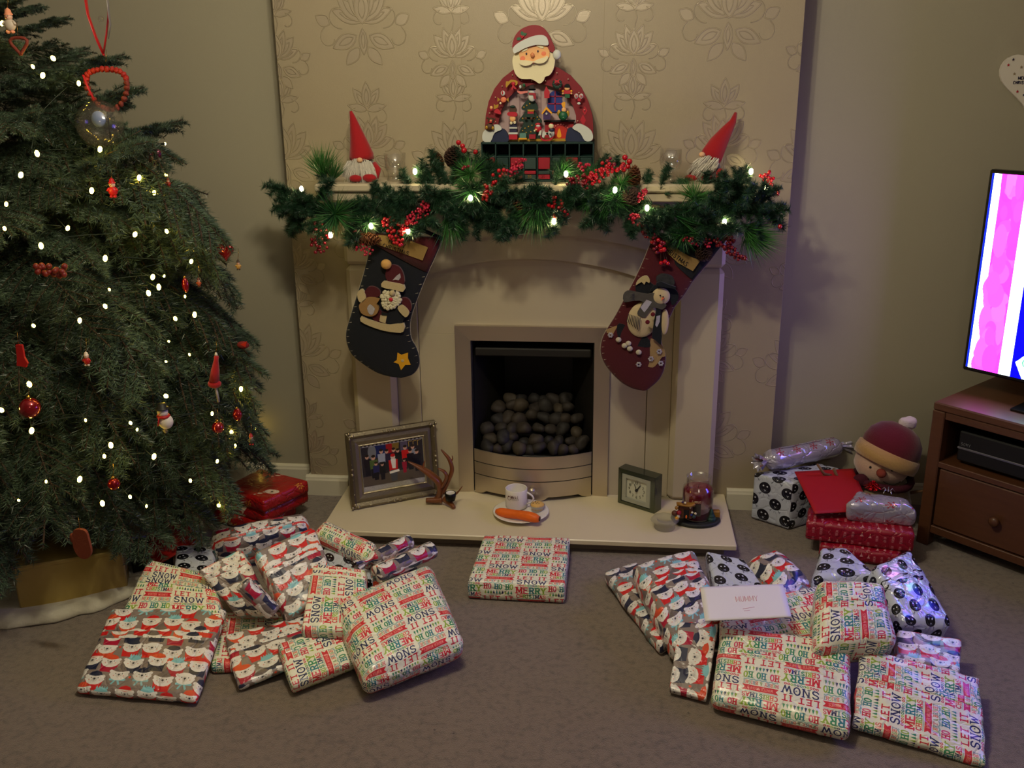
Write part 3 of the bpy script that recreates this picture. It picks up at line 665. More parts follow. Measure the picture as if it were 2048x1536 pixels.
g=G();cut(g,z3([(588,432),(620,428),(680,432),(712,438),(750,420),(800,405),(832,392),(832,420),(800,450),(750,458),(712,448),(680,470),(630,476),(600,462)]),-.113,.009,CWH,3);ob('moustache',g,ac)
g=G();dotp(g,703,385,17,-.113,M('nose paint',(206,130,80),.5),20,.8);ob('nose',g,fc)
for X,Y in ((652,373),(750,352)): g=G();dotp(g,X,Y,7,-.108,NV,9);ob('eye',g,fc)
for X,Y in ((622,412),(800,372)): g=G();dotp(g,X,Y,25,-.1055,CHK,22,.1);ob('cheek',g,fc)
g=G();dotp(g,712,452,8,-.115,CRD,4);ob('mouth',g,fc)
for P in ([(608,360),(632,334),(662,325),(658,340),(630,352)],[(738,306),(745,296),(780,300),(800,318),(790,328),(760,318)]): part('eyebrow',P,-.109,.003,CWH,2)
ht=part('hat',[(535,330),(540,260),(565,205),(615,158),(700,128),(780,140),(830,190),(862,250),(892,320),(885,360),(850,350),(800,300),(600,330)],-.108,.02,M('hat red paint',(132,14,30),.55),3)
part('hat_brim',[(545,366),(540,320),(600,270),(700,225),(780,213),(818,228),(836,260),(834,302),(740,297),(640,325),(580,358)],-.116,.01,WHP,3)
g=G();dotp(g,912,380,34,-.112,WHP,38,.5);ob('pompom',g,ac)
for P in ([(570,240),(590,232),(612,242),(600,255),(575,258)],[(602,200),(612,180),(632,195),(655,200),(640,220),(618,225)]): part('holly_leaf',P,-.111,.003,GRP,2)
g=G();
for X,Y in ((608,222),(625,226),(614,236)): dotp(g,X,Y,8,-.113,RD)
ob('holly_berries',g,ac)
for sx,C_,Mt in ((0,[(275,1090),(285,1040),(330,1000),(380,978),(420,985),(440,1020),(380,1050),(345,1125),(290,1122)],[(345,1125),(360,1060),(410,1020),(460,1018),(495,1070),(490,1125)]),
                 (1,[(1220,1090),(1210,1040),(1170,1000),(1110,972),(1070,978),(1045,1010),(1110,1050),(1150,1115),(1200,1118)],[(1150,1125),(1120,1050),(1060,1010),(1010,1010),(990,1070),(1000,1125)])):
    part('cuff',C_,-.118,.014,WHP);part('mitten',Mt,-.112,.014,NVP)
part('little_tree',[(690,745),(752,830),(738,855),(722,862),(785,945),(770,965),(745,962),(775,1100),(580,1100),(630,962),(600,955),(590,935),(645,865),(625,855),(610,830)],-.085,.006,TGP,2)
g=G()
for X,Y in ((630,830),(655,815),(680,800),(620,925),(650,905),(690,900),(720,925),(745,915),(760,935),(640,1010),(670,995),(700,985),(730,980),(620,1030),(760,1000),(650,1045),(690,1040),(600,1060)): dotp(g,X,Y,6,-.087,GLD)
ob('tree_lights',g,ac)
g=G();dotp(g,700,745,32,-.1,WHP,34);dotp(g,697,698,26,-.1,WHP,22);g.add(*[[at(*q,y=-.106) for q in z3([(672,684),(728,684),(728,672),(672,672)])],[(0,1,2,3)]],DRK,False);ob('little_snowman',g,ac)
part('little_top_hat',[(668,684),(668,672),(680,668),(680,643),(716,643),(716,668),(732,672),(732,684)],-.106,.008,M('brown black',(34,20,18),.5),0);part('little_scarf',[(672,705),(728,708),(732,722),(735,760),(715,760),(708,725),(675,722)],-.108,.004,CRD,0)
part('little_window',[(838,862),(838,760),(855,710),(895,688),(940,710),(955,760),(955,862)],-.056,.004,BLU,2)
for L in ([(892,862),(892,688),(902,688),(902,862)],[(838,742),(955,742),(955,732),(838,732)],[(838,805),(955,805),(955,795),(838,795)]): part('window_bar',L,-.059,.003,M('raspberry paint',(150,20,70),.5),0)
part('little_fireplace',[(810,1105),(810,955),(1055,945),(1055,1100)],-.07,.014,M('brick red paint',(160,26,34),.5),0);part('fire_opening',[(890,1100),(890,1040),(905,1005),(945,990),(985,1005),(1000,1040),(1000,1100)],-.073,.004,M('orange paint',(190,40,22),.5,emit=None),2)
part('flame',[(915,1085),(918,1045),(932,1010),(946,1045),(948,1085)],-.075,.002,YEL,2)
g=G()
for k in range(9):
    a=pi*(k+.5)/9;X=945-68*cos(a);Y=1040-66*sin(a);dotp(g,X,Y,7,-.073,M('pink brick',(206,110,100),.6),7,.3)
ob('arch_bricks',g,ac)
part('mantel_strip',[(800,958),(800,945),(1065,940),(1065,952)],-.085,.02,DRK,0)
# hanging wooden pieces
def orn(name,fn): g=G();fn(g);return ob(name,g,ac)
def P_(g,L,y,th,m,sm=2): cut(g,z3(L),y,th,m,sm)
def birdhouse(g): P_(g,[(795,935),(795,870),(825,840),(858,870),(858,935)],-.1,.012,PUR,0);P_(g,[(780,880),(822,826),(870,875),(866,888),(822,850),(786,892)],-.104,.018,YEL,0);dotp(g,823,885,9,-.103,WHP)
orn('birdhouse',birdhouse)
def angel(g): dotp(g,965,903,38,-.105,GRP,38,.6);dotp(g,972,852,20,-.105,SKN,20);dotp(g,930,880,16,-.1,GLD,26,.3);dotp(g,1005,885,14,-.1,GLD,26,.3);dotp(g,965,915,5,-.112,WHP);dotp(g,965,900,5,-.112,WHP)
orn('angel_figure',angel)
def drummer(g):
    P_(g,[(503,1105),(503,1058),(575,1058),(575,1105)],-.112,.02,RD,0);P_(g,[(500,1060),(500,1045),(578,1045),(578,1060)],-.114,.022,WHP,0)
    P_(g,[(508,1046),(508,985),(515,955),(562,955),(570,985),(570,1046)],-.106,.014,NV,0);P_(g,[(506,1012),(506,1000),(572,1000),(572,1012)],-.11,.003,WHP,0);dotp(g,535,925,26,-.108,SKN,28);dotp(g,522,965,12,-.112,CWH);dotp(g,552,960,12,-.112,CWH);P_(g,[(488,890),(498,872),(560,872),(575,898),(560,910),(505,905)],-.112,.01,RD,2);P_(g,[(508,870),(512,835),(535,812),(560,832),(568,870)],-.106,.01,BRN,2);dotp(g,535,826,24,-.105,TGP,12)
orn('drummer_figure',drummer)
def soldier(g):
    P_(g,[(968,718),(968,685),(1032,685),(1032,718)],-.1,.01,RD,0);dotp(g,1000,668,22,-.1,SKN,18);P_(g,[(978,662),(980,640),(1000,630),(1020,640),(1024,662)],-.103,.01,DRK,2);P_(g,[(980,750),(980,715),(1022,715),(1022,750)],-.1,.01,GRP,0);dotp(g,964,692,10,-.102,YEL,8);dotp(g,1036,692,10,-.102,YEL,8);dotp(g,964,712,8,-.102,SKN,8);dotp(g,1036,712,8,-.102,SKN,8)
orn('soldier_ornament',soldier)
def horn(g):
    P_(g,[(476,655),(478,610),(500,610),(520,595),(560,600),(578,615),(570,640),(555,640),(560,620),(525,615),(500,640),(484,660)],-.1,.005,GLD,2);dotp(g,540,630,16,-.102,RD,16);P_(g,[(520,675),(535,640),(545,645),(570,672),(552,676),(542,660),(532,685)],-.104,.003,RD,1)
orn('horn_ornament',horn)
def sleigh(g): P_(g,[(572,700),(575,685),(600,695),(660,690),(665,705),(600,718)],-.1,.006,M('pink sleigh',(214,120,110),.5),1);dotp(g,620,655,28,-.1,BRN,26,.3);dotp(g,600,655,9,-.104,WHP,14);dotp(g,632,640,10,-.104,GRP,14)
orn('sleigh_ornament',sleigh)
def wreath(g):
    for k in range(10): a=k*.628;dotp(g,915+30*cos(a),632+28*sin(a),14,-.1,TGP,14)
    P_(g,[(890,590),(912,600),(935,588),(930,612),(940,630),(914,615),(890,628),(896,610)],-.106,.004,RD,1)
orn('wreath_ornament',wreath)
def candy(g): dotp(g,457,765,24,-.1,CHK,22,.3);P_(g,[(405,745),(430,765),(405,785)],-.1,.004,GLD,0);P_(g,[(500,745),(480,765),(500,785)],-.1,.004,GLD,0);dotp(g,452,710,18,-.1,WHP,20,.3);dotp(g,448,706,6,-.103,RD,14);dotp(g,430,795,9,-.1,CWH)
orn('sweet_ornament',candy)
def sweets(g):
    for X in (1078,1120): dotp(g,X,735,17,-.1,WHP,20,.3);dotp(g,X-4,733,4,-.104,RD,14,.3);dotp(g,X+6,737,3,-.104,RD,12,.3)
    P_(g,[(1085,760),(1100,750),(1118,765),(1112,780),(1090,780)],-.1,.004,RD,1);dotp(g,1100,797,14,-.1,WHP,10,.3)
orn('peppermint_ornament',sweets)
def angel2(g): P_(g,[(375,870),(400,840),(430,865),(435,890),(405,885)],-.1,.006,RD,2);P_(g,[(372,840),(375,800),(390,815),(415,800),(410,830),(385,845)],-.1,.004,GLD,1);dotp(g,352,832,13,-.1,SKN,13);dotp(g,350,850,8,-.1,RD,8)
orn('flying_angel',angel2)
def bear(g):
    dotp(g,340,1000,38,-.122,BRN,32,.6);dotp(g,350,945,28,-.122,BRN,26,.7);dotp(g,320,922,9,-.12,BRN);dotp(g,380,930,9,-.12,BRN);dotp(g,312,1002,11,-.13,GLD,14);dotp(g,365,1008,11,-.13,GLD,14);dotp(g,348,945,10,-.132,CHK,9);dotp(g,345,958,14,-.13,RD,6)
orn('bear_ornament',bear)
def rocking(g):
    P_(g,[(770,1065),(785,1095),(820,1108),(860,1095),(885,1075),(870,1105),(825,1120),(780,1110)],-.118,.006,RD,2);P_(g,[(785,1085),(788,1050),(800,1030),(815,1045),(850,1045),(868,1040),(862,1085),(850,1090),(845,1065),(810,1068),(800,1092)],-.116,.01,WHP,1);dotp(g,830,1055,10,-.122,DRK,9);dotp(g,855,1058,7,-.122,DRK,7);P_(g,[(752,1070),(765,1030),(780,1025),(778,1070)],-.112,.006,WHP,1)
orn('rocking_horse',rocking)
def santa2(g): dotp(g,752,1012,30,-.105,RD,30,.6);dotp(g,752,990,18,-.108,WHP,10);dotp(g,750,975,22,-.106,RD,12);dotp(g,722,1030,8,-.11,CWH);dotp(g,735,1020,10,-.112,SKN,8)
orn('little_santa',santa2)
def mouse(g): dotp(g,865,1050,28,-.1,WHP,38,.6);dotp(g,863,990,22,-.1,CWH,20);dotp(g,868,972,12,-.1,RD,8);dotp(g,868,1025,24,-.105,NV,14,.5)
orn('mouse_figure',mouse)
def gifts_(g): P_(g,[(594,1092),(594,1052),(650,1052),(650,1092)],-.11,.016,M('teal patterned',(86,128,116),.6,var=.5,vscale=400),0);P_(g,[(586,1105),(586,1092),(655,1092),(655,1105)],-.112,.016,YEL,0);P_(g,[(675,1100),(675,1062),(730,1062),(730,1100)],-.11,.016,CRD,0)
orn('tiny_presents',gifts_)
def train(g): P_(g,[(660,850),(720,850),(715,865),(665,865)],-.098,.008,GLD,0);P_(g,[(662,885),(662,864),(715,864),(715,885)],-.096,.008,RD,0);P_(g,[(640,915),(645,885),(715,885),(725,915)],-.096,.008,TGP,0);dotp(g,645,925,12,-.1,BRN,12);dotp(g,695,925,12,-.1,BRN,12)
orn('train_ornament',train)
part('nutcracker_pattern',[(1130,860),(1150,820),(1172,860),(1150,900)],-.0765,.002,RD,0);part('nutcracker_pattern',[(1110,940),(1135,890),(1160,940),(1140,990)],-.0765,.002,RD,0);part('red_tree',[(820,650),(850,700),(848,752),(805,752),(803,700)],-.09,.005,RD,1);part('gold_bell',[(975,860),(985,790),(965,785),(950,800),(962,830),(955,862)],-.09,.004,YEL,2)
for X,Y in ((532,555),(612,597),(697,605),(815,605),(913,537),(1008,590),(445,650),(387,745),(1100,705),(1147,853),(1090,947),(337,880),(388,955)):
    g=G();c=at(*z3([(X,Y)])[0],y=-.082);g.ball(c,(.0017,.004,.0017),CWH,8,6);ob('peg',g,ac)

# ------------------------------------------------------------------ felt gnomes and glasses
FLR=M('red felt',(156,9,20),.9,bump=.4,bscale=300,sheen=.2);FLG=M('grey felt',(92,88,86),.95,bump=.5,bscale=300,sheen=.4);BRD=M('white wool',(206,198,184),.9,sheen=.4);NOS=M('wooden nose',(222,170,130),.6)
def hairs(g,c,rx,rz,L,n,dirf,mat,w=.0009):
    R_=random.Random(int(c[0]*1000)+5)
    for i in range(n):
        a=R_.uniform(-1,1);b=R_.uniform(-.5,1)
        p=Vector(c)+Vector((a*rx,-R_.uniform(0,.008),b*rz*(1-abs(a)*.5)));d=Vector(dirf(a,b)).normalized();l=L*R_.uniform(.5,1)*(1-.3*abs(a))
        q=p+d*l*.5+Vector((R_.uniform(-.003,.003),-.002,0));e=p+d*l+Vector((R_.uniform(-.005,.005),R_.uniform(-.001,.003),-l*.1));g.tube([p,q,e],[w*1.6,w*1.3,w*.3],mat,3,False)
def gnome(label_,P,body_w,hat,nosep,dirf,feet,arms,bc):
    """a felt gnome: P foot point, hat = centreline points with radii"""
    r=root('felt_gnome',label_,'gnome',P)
    g=G();g.lathe([(0,0),(body_w*.85,.002),(body_w,.02),(body_w*.95,.04),(body_w*.72,.062),(body_w*.4,.075),(0,.08)],P,FLG,20);ob('body',g,r)
    g=G();g.tube(hat[0],hat[1],FLR,20);ob('hat',g,r)
    g=G();hairs(g,bc,body_w*.85,.022,.062,420,dirf,BRD);ob('beard',g,r)
    ob('nose',G().ball(nosep,(.0095,.008,.0075),NOS,12,8),r)
    for c,rr in feet: ob('foot',G().ball(c,rr,FLR,14,9,nz=.002),r)
    for pts in arms: ob('arm',G().tube(pts,[.009,.012,.010],FLR,10),r)
    return r
P=Vector((-.508,-.105,MT))
def hp_(px,py,y): return at(px,py,y=y)

def G1():
    p=P
    gnome('grey felt gnome sitting upright in a straight red hat, left on the mantel',p,.043,([p+Vector((0,.0,.063)),p+Vector((-.001,.0,.077)),p+Vector((-.006,0,.11)),p+Vector((-.014,0,.15)),p+Vector((-.022,0,.19)),p+Vector((-.026,0,.205))],[.036,.037,.028,.018,.008,.004]),p+Vector((.004,-.043,.066)),lambda a,b:(a*.55,-.12,-1),[(p+Vector((-.012,-.043,.012)),(.02,.016,.012)),(p+Vector((.03,-.04,.014)),(.022,.014,.012))],[[p+Vector((.038,-.006,.052)),p+Vector((.05,-.018,.035)),p+Vector((.047,-.034,.014))]],p+Vector((0,-.034,.052)))
G1()
p2=Vector((.527,-.095,MT))
gnome('grey felt gnome slumped sideways in a bent red hat, right on the mantel',p2,.036,([p2+Vector((.002,.0,.062)),p2+Vector((.008,.0,.076)),p2+Vector((.024,.012,.105)),p2+Vector((.045,.03,.135)),p2+Vector((.067,.05,.165)),p2+Vector((.075,.058,.19))],[.031,.032,.027,.019,.010,.0045]),p2+Vector((-.024,-.028,.078)),lambda a,b:(-.7+a*.2,-.1,-.8),[(p2+Vector((-.052,-.03,.012)),(.02,.013,.01)),(p2+Vector((-.008,-.04,.012)),(.017,.016,.012)),(p2+Vector((.03,-.034,.02)),(.012,.013,.02))],[[p2+Vector((-.03,-.006,.04)),p2+Vector((-.045,-.018,.025)),p2+Vector((-.05,-.026,.014))]],p2+Vector((-.006,-.026,.056)))
GLS=M('clear glass',(250,250,250),.02,trans=1,ior=1.45)
def glass(label_,x,y,prof_o,prof_i):
    r=root('glass_tumbler',label_,'glass',(x,y,MT)); g=G().lathe(prof_o+prof_i,(x,y,MT),GLS,32);ob('bowl',g,r)
glass('small clear glass with square shoulders on a stepped foot beside the upright gnome',-.408,-.1,[(0,.0005),(.026,.0005),(.027,.005),(.0235,.009),(.0235,.027),(.030,.032),(.033,.082)],[(.0315,.082),(.0288,.036),(.02,.034),(0,.034)])
glass('small clear rounded glass on a narrow foot beside the slumped gnome',.415,-.1,[(0,.0005),(.02,.0005),(.022,.005),(.016,.012),(.018,.028),(.028,.036),(.0325,.055),(.031,.092)],[(.0295,.092),(.031,.055),(.026,.04),(.014,.033),(0,.032)])

# ------------------------------------------------------------------ stockings
NVF=M('navy felt',(8,12,22),.95,bump=.4,bscale=300,sheen=.1);MRF=M('maroon felt',(70,6,18),.95,bump=.4,bscale=300,sheen=.15);STC=M('pale thread',(170,160,140),.8);PAR=M('parchment felt',(140,112,62),.9,bump=.3,bscale=200);CRF=M('cream felt',(176,158,118),.95,bump=.5,bscale=250,sheen=.3);INK=M('ink',(24,20,16),.8);YLF=M('yellow felt',(206,150,22),.9,bump=.3,bscale=200);SCK=M('sacking',(142,108,64),.9,bump=.5,bscale=200);GLT=M('glitter',(190,186,186),.35,.6,bump=1,bscale=900);PLD=M('grey plaid felt',(70,66,62),.9,var=.4,vscale=60)
def stocking(name,lab,L,R_,y,mat,seg,par_y=.02):
    ys=lambda k:y
    r=root(name,lab,'stocking',at(*L[0],y=y)); Ls=smo([at(*p,y=y) for p in L],4,False);Rs=smo([at(*p,y=y) for p in R_],4,False)
    h=[.010+.006*sin(pi*i/(len(Ls)-1)) for i in range(len(Ls))]
    ob('body',G().loft(Ls,Rs,h,mat,14,(0,-1,0),.3),r)
    g=G()
    for E,O_ in ((Ls,Rs),(Rs,Ls)):
        acc=0
        for i in range(1,len(E)):
            acc+=(E[i]-E[i-1]).length
            if acc>.019:
                acc=0; d=(O_[i]-E[i]).normalized(); a=E[i]+Vector((0,-.0005,0))-d*.0005; b=E[i]+d*.013+Vector((0,-h[i]*.62,0)); g.tube([a,(a+b)/2+Vector((0,-h[i]*.22,0)),b],.0007,STC,4)
    for E in (Ls,Rs): g.tube([p+Vector((0,-.0008,0)) for p in E],.0008,STC,4)
    ob('stitching',g,r); return r
LS=[(750,470),(742,491),(726,551),(714,590),(700,635),(692,666),(695,690),(706,711),(733,732),(755,745),(779,752),(800,754)]
RS=[(884,478),(876,502),(857,544),(844,575),(829,615),(821,646),(823,675),(833,694),(839,714),(838,732),(826,748),(806,754)]
sl=stocking('christmas_stocking','navy felt stocking with a father christmas and a yellow star hanging at the left',LS,RS,-.2,NVF,4)
YF=-.2
def sp(name,L,dy,th,mat,sm=3,par=None): g=G();cut(g,L,YF-dy,th,mat,sm);return ob(name,g,par)
cuff=G().loft([at(*p,y=YF) for p in ((751,466),(745,484))],[at(*p,y=YF) for p in ((886,476),(857,545))],.017,MRF,12,(0,-1,0),.35);ob('cuff',cuff,sl)
ob('cuff_rim',G().tube([at(752,463,y=YF-.01),at(800,456,y=YF-.016),at(840,458,y=YF-.016),at(886,478,y=YF-.012)],.006,NVF,8),sl)
def ln(name,pts,h,mat,par,text,o,ang,dy): 
    ux=Vector((cos(rad(ang)),0,sin(rad(ang))));uz=Vector((-sin(rad(ang)),0,cos(rad(ang))));return label(par,name,text,at(*o,y=YF-dy),ux,uz,h,mat,wt=.08,wf=.6)
pt=sp('name_patch',[(757,470),(800,474),(856,495),(845,521),(800,505),(752,488)],.0195,.003,PAR,0,sl)
ln('patch_text',0,.0125,INK,pt,'MERRY',(777,485),-20,.0205);ln('patch_text',0,.0115,INK,pt,'CHRISTMAS',(765,494),-18,.0205)
def z7(L): return [(660+a/4.519,440+b/4.519) for a,b in L]
d0=.018
sp('santa_coat',z7([(380,880),(440,800),(470,830),(560,820),(600,780),(650,900),(640,945),(540,950),(430,920)]),d0,.008,MRF,2,sl);sp('jacket',z7([(510,940),(520,840),(590,760),(640,790),(670,850),(650,930),(560,945)]),d0+.003,.006,NVF,2,sl)
for A,B in ((((300,690),(340,610),(400,605),(450,640),(445,690),(370,700)),((245,680),(260,640),(295,630),(325,700),(300,740),(265,740))),(((650,760),(640,710),(690,705),(725,740),(735,790),(720,830),(680,790)),((610,800),(655,768),(715,830),(680,880)))):
    g=G();Pz=z7(A);cut(g,Pz,YF-d0-.006,.012,MRF,3);ob('sleeve',g,sl);g=G();cut(g,z7(B),YF-d0-.010,.012,CRF,3);ob('sleeve_cuff',g,sl)
sp('sack',z7([(262,770),(300,730),(340,700),(400,700),(445,720),(420,760),(440,800),(420,850),(370,872),(310,860),(275,830)]),d0+.010,.016,SCK,3,sl);sp('sack_patch',z7([(335,800),(355,765),(375,770),(405,800),(400,820),(385,855),(355,850)]),d0+.0115,.002,GLT,2,sl)
sp('belt',z7([(465,835),(520,840),(518,865),(468,862)]),d0+.006,.004,DRK,0,sl);sp('fur_trim',z7([(455,860),(515,865),(500,935),(445,915)]),d0+.004,.006,CRF,0,sl)
sp('pocket_trim',z7([(285,870),(340,895),(430,925),(540,945),(665,935),(662,1010),(600,1018),(480,1000),(360,960),(275,915)]),d0+.005,.012,CRF,2,sl)
sp('santa_hat',z7([(525,555),(500,500),(520,430),(570,405),(630,430),(665,500),(668,580),(600,575)]),d0+.006,.012,MRF,3,sl);g=G();dotp(g,*z7([(508,400)])[0],11,YF-.03,M('tan wool',(196,150,84),.95,bump=.6,bscale=200),10,.7,raw=True);ob('hat_pompom',g,sl)
sp('hat_patch',z7([(565,545),(600,505),(632,482),(640,520),(620,545),(590,540)]),d0+.0075,.002,GLT,1,sl)
g=G()
for i in range(70):
    a=random.uniform(0,6.28);q=math.sqrt(random.random());X=552+90*q*cos(a);Y=705+115*q*sin(a)*(1 if sin(a)>0 else .6);dotp(g,*z7([(X,Y)])[0],4.2,YF-.026-.004*(1-q),M('beard wool',(196,188,160),.95,bump=.5,bscale=300),4,.9,raw=True)
ob('santa_beard',g,sl)
sp('hat_band',z7([(465,605),(480,555),(560,565),(668,590),(660,650),(560,630)]),d0+.012,.012,CRF,2,sl)
g=G();dotp(g,*z7([(562,662)])[0],6.5,YF-.034,CRF,6,.8,raw=True);ob('santa_nose',g,sl);g=G();dotp(g,*z7([(551,720)])[0],4.2,YF-.034,RD,4.2,.6,raw=True);ob('santa_mouth',g,sl)
g=G();dotp(g,*z7([(540,632)])[0],2,YF-.0335,DRK,2,.6,raw=True);dotp(g,*z7([(588,640)])[0],2,YF-.0335,DRK,2,.6,raw=True);ob('santa_eyes',g,sl)
st_=sp('felt_star',z7([(600,1192),(645,1218),(705,1200),(704,1250),(728,1310),(680,1310),(642,1358),(620,1300),(568,1285),(605,1245)]),.0145,.003,YLF,0,sl);g=G();dotp(g,*z7([(655,1272)])[0],3,YF-.015,CRF,3,.3,raw=True);ob('button',g,st_)
ob('hanging_loop',G().tube([at(752,466,y=YF),at(750,450,y=YF+.008),at(752,436,y=YF+.012),at(756,450,y=YF+.006),at(758,464,y=YF)],.0015,NVF,6),sl)
# right stocking
LS=[(1312,470),(1300,488),(1284,526),(1268,560),(1246,602),(1231,630),(1213,659),(1203,681),(1201,706),(1212,732),(1240,762),(1264,776),(1284,780)]
RS=[(1450,478),(1427,513),(1408,536),(1386,562),(1368,590),(1350,613),(1339,635),(1325,659),(1322,681),(1329,703),(1331,725),(1320,756),(1296,778)]
sr=stocking('christmas_stocking','maroon felt stocking with a snowman, hanging at the right of the fireplace',LS,RS,YF,MRF,4)
def z8(L): return [(1180+a/4.518,460+b/4.518) for a,b in L]
ob('cuff',G().loft([at(*p,y=YF) for p in ((1314,466),(1338,500),(1344,522))],[at(*p,y=YF) for p in ((1458,474),(1420,520),(1386,560))],[.016,.018,.016],NVF,12,(0,-1,0),.35),sr)
pt=sp('name_patch',z8([(650,100),(700,210),(800,300),(930,372),(998,275),(900,240),(800,180),(720,90)]),.0205,.003,PAR,1,sr)
ln('patch_text',0,.012,INK,pt,'CHRISTMAS',z8([(660,175)])[0],-36,.0215)
ob('hanging_loop',G().tube([at(1440,472,y=YF),at(1444,455,y=YF+.008),at(1446,436,y=YF+.012),at(1450,452,y=YF+.006),at(1448,470,y=YF)],.0015,NVF,6),sr)
WLF=M('ivory felt',(186,166,130),.95,bump=.4,bscale=250,sheen=.3)
def blob(name,X,Y,rx,ry,dy,mat,par,d=.35,ang=0):
    c=at(*z8([(X,Y)])[0],y=YF-dy);k=(CAM-c).length/FPX/4.518; T=Matrix.Rotation(rad(ang),3,'Y'); return ob(name,G().ball(c,(rx*k,min(rx,ry)*k*d,ry*k),mat,18,12,T),par)
sp('snow_bank',z8([(150,905),(190,885),(260,860),(300,890),(430,960),(540,975),(620,1010),(665,1060),(680,1140),(650,1150),(590,1230),(540,1240),(430,1200),(330,1140),(260,1080),(220,1010),(150,920)]),.013,.004,M('beige felt',(150,122,84),.95,bump=.4,bscale=250),2,sr)
sp('snow_navy_cloth',z8([(245,860),(300,850),(420,930),(520,970),(545,1030),(530,1060),(430,1050),(330,1010),(250,960)]),.015,.003,NVF,2,sr)  # flat navy felt shape lying on the snow bank below the snowman
blob('snowman_arm',675,830,36,118,.021,WLF,sr,.5,0);blob('snowman_body',475,810,135,165,.018,WLF,sr,.28,12);blob('snowman_head',640,600,82,78,.028,WLF,sr,.4)
sp('snowman_sleeve',z8([(410,530),(420,480),(470,455),(540,470),(600,530),(560,600),(440,600)]),.018,.006,NVF,2,sr)
sp('mitten',z8([(415,500),(430,460),(470,425),(515,415),(540,450),(535,480),(505,465),(490,495),(465,470)]),.024,.008,CRF,2,sr)
sp('hat_brim',z8([(600,480),(640,465),(700,490),(775,515),(775,535),(720,525),(640,515),(600,505)]),.044,.008,NVF,1,sr);sp('hat_crown',z8([(605,470),(600,430),(640,402),(700,405),(750,430),(765,480),(740,505),(650,490)]),.038,.014,M('speckled black felt',(40,40,42),.9,var=.9,vscale=120),2,sr)
sp('hat_navy_felt',z8([(540,560),(580,500),(640,500),(760,530),(800,580),(790,640),(740,680),(700,560),(620,530)]),.022,.004,NVF,2,sr)  # flat navy felt shape around the snowman's head and hat brim
sp('scarf',z8([(300,590),(340,550),(410,560),(520,580),(600,570),(640,640),(690,680),(650,720),(560,700),(500,790),(440,770),(430,740),(480,650),(400,640),(310,650)]),.034,.008,PLD,2,sr)
sp('scarf_patch',z8([(455,700),(510,630),(560,650),(520,710),(490,745)]),.0355,.002,GLT,1,sr)
g=G()
for i in range(9): a,b=z8([(350+i*13,760+i*4)])[0];c,d=z8([(330+i*14,830+i*10)])[0];g.tube([at(a,b,y=YF-.04),at(c,d,y=YF-.036)],.0012,PLD,4)
for i in range(6): a,b=z8([(400,575+i*12)])[0];c,d=z8([(305,590+i*13)])[0];g.tube([at(a,b,y=YF-.036),at(c,d,y=YF-.03)],.0012,PLD,4)
ob('scarf_fringe',g,sr)
for X,Y in ((568,762),(520,832)): blob('button',X,Y,20,20,.05 if X>540 else .052,M('dark red felt',(92,10,22),.9),sr,.35)
blob('eye',635,592,7,7,.042,DRK,sr);blob('eye',660,605,7,7,.0415,DRK,sr);
a=at(*z8([(650,625)])[0],y=YF-.043);ob('carrot_nose',G().tube([a+Vector((.004,.004,.003)),a+Vector((-.003,-.009,-.002))],[.0035,.0006],M('orange felt',(222,110,50),.8),8),sr)
sp('stick_patch',z8([(590,860),(600,780),(635,770),(630,830),(605,880)]),.034,.002,GLT,1,sr)
sp('broom_cloth',z8([(600,700),(645,730),(640,860),(650,960),(640,1040),(560,970),(570,880)]),.031,.004,NVF,1,sr)
for X,Y in ((258,992),(312,1045),(360,1072),(440,1105),(347,1025)): blob('wool_ball',X,Y,26,24,.02,M('white wool balls',(180,170,150),.95,bump=.6,bscale=300),sr,.8)
g=G()
for X,Y in ((185,950),(550,1165),(625,1100),(640,1205),(440,1215)):
    c=at(*z8([(X,Y)])[0],y=YF-.018)
    for k in range(6): aa=k*pi/3; g.ball(c+Vector((.0055*cos(aa),0,.0055*sin(aa))),(.0034,.001,.0034),GLT,8,5)
ob('snowflakes',g,sr)
# ------------------------------------------------------------------ things on the hearth
SLV=M('antique silver frame',(128,118,98),.4,.8,bump=.5,bscale=160);SLB=M('bright silver moulding',(176,164,134),.3,.9,bump=1,bscale=260)
BL=Vector((-.582,-.218,HT+.001));BR=Vector((-.318,-.070,HT+.001)); ex=(BR-BL).normalized(); nv=Vector((-ex.y,ex.x,0)); tilt=rad(6); ez=Vector((0,0,1))*cos(tilt)+nv*sin(tilt); fn=ex.cross(ez)
TLp=at(690,868,O=BL,N=fn);TRp=at(868,838,O=BL,N=fn); Hh=((TLp-BL).dot(ez)+(TRp-BL).dot(ez))/2; Wd=((BR-BL).length+(TRp-BL).dot(ex))/2
pf=root('photo_frame','ornate silver picture frame holding a group photograph, leaning at the left of the hearth','picture frame',BL)
def fp(u,v,d=0): return BL+ex*(u*Wd)+ez*(v*Hh)+fn*d
def ring(name,u0,v0,u1,v1,d0,d1,mat):
    # a raised moulding ring between two rectangles
    g=G();o=[(u0,v0),(1-u0,v0),(1-u0,1-v0),(u0,1-v0)];i_=[(u1,v1),(1-u1,v1),(1-u1,1-v1),(u1,1-v1)]
    m_=[((a[0]+b[0])/2,(a[1]+b[1])/2) for a,b in zip(o,i_)]
    V=[fp(*p,0) for p in o]+[fp(*p,d0) for p in o]+[fp(*p,d1) for p in m_]+[fp(*p,d0*.9) for p in i_]+[fp(*p,0) for p in i_];F=[]
    for r in range(4):
        for k in range(4): F.append((r*4+k,r*4+(k+1)%4,(r+1)*4+(k+1)%4,(r+1)*4+k))
    g.add(V,F,mat,False);return ob(name,g,pf)
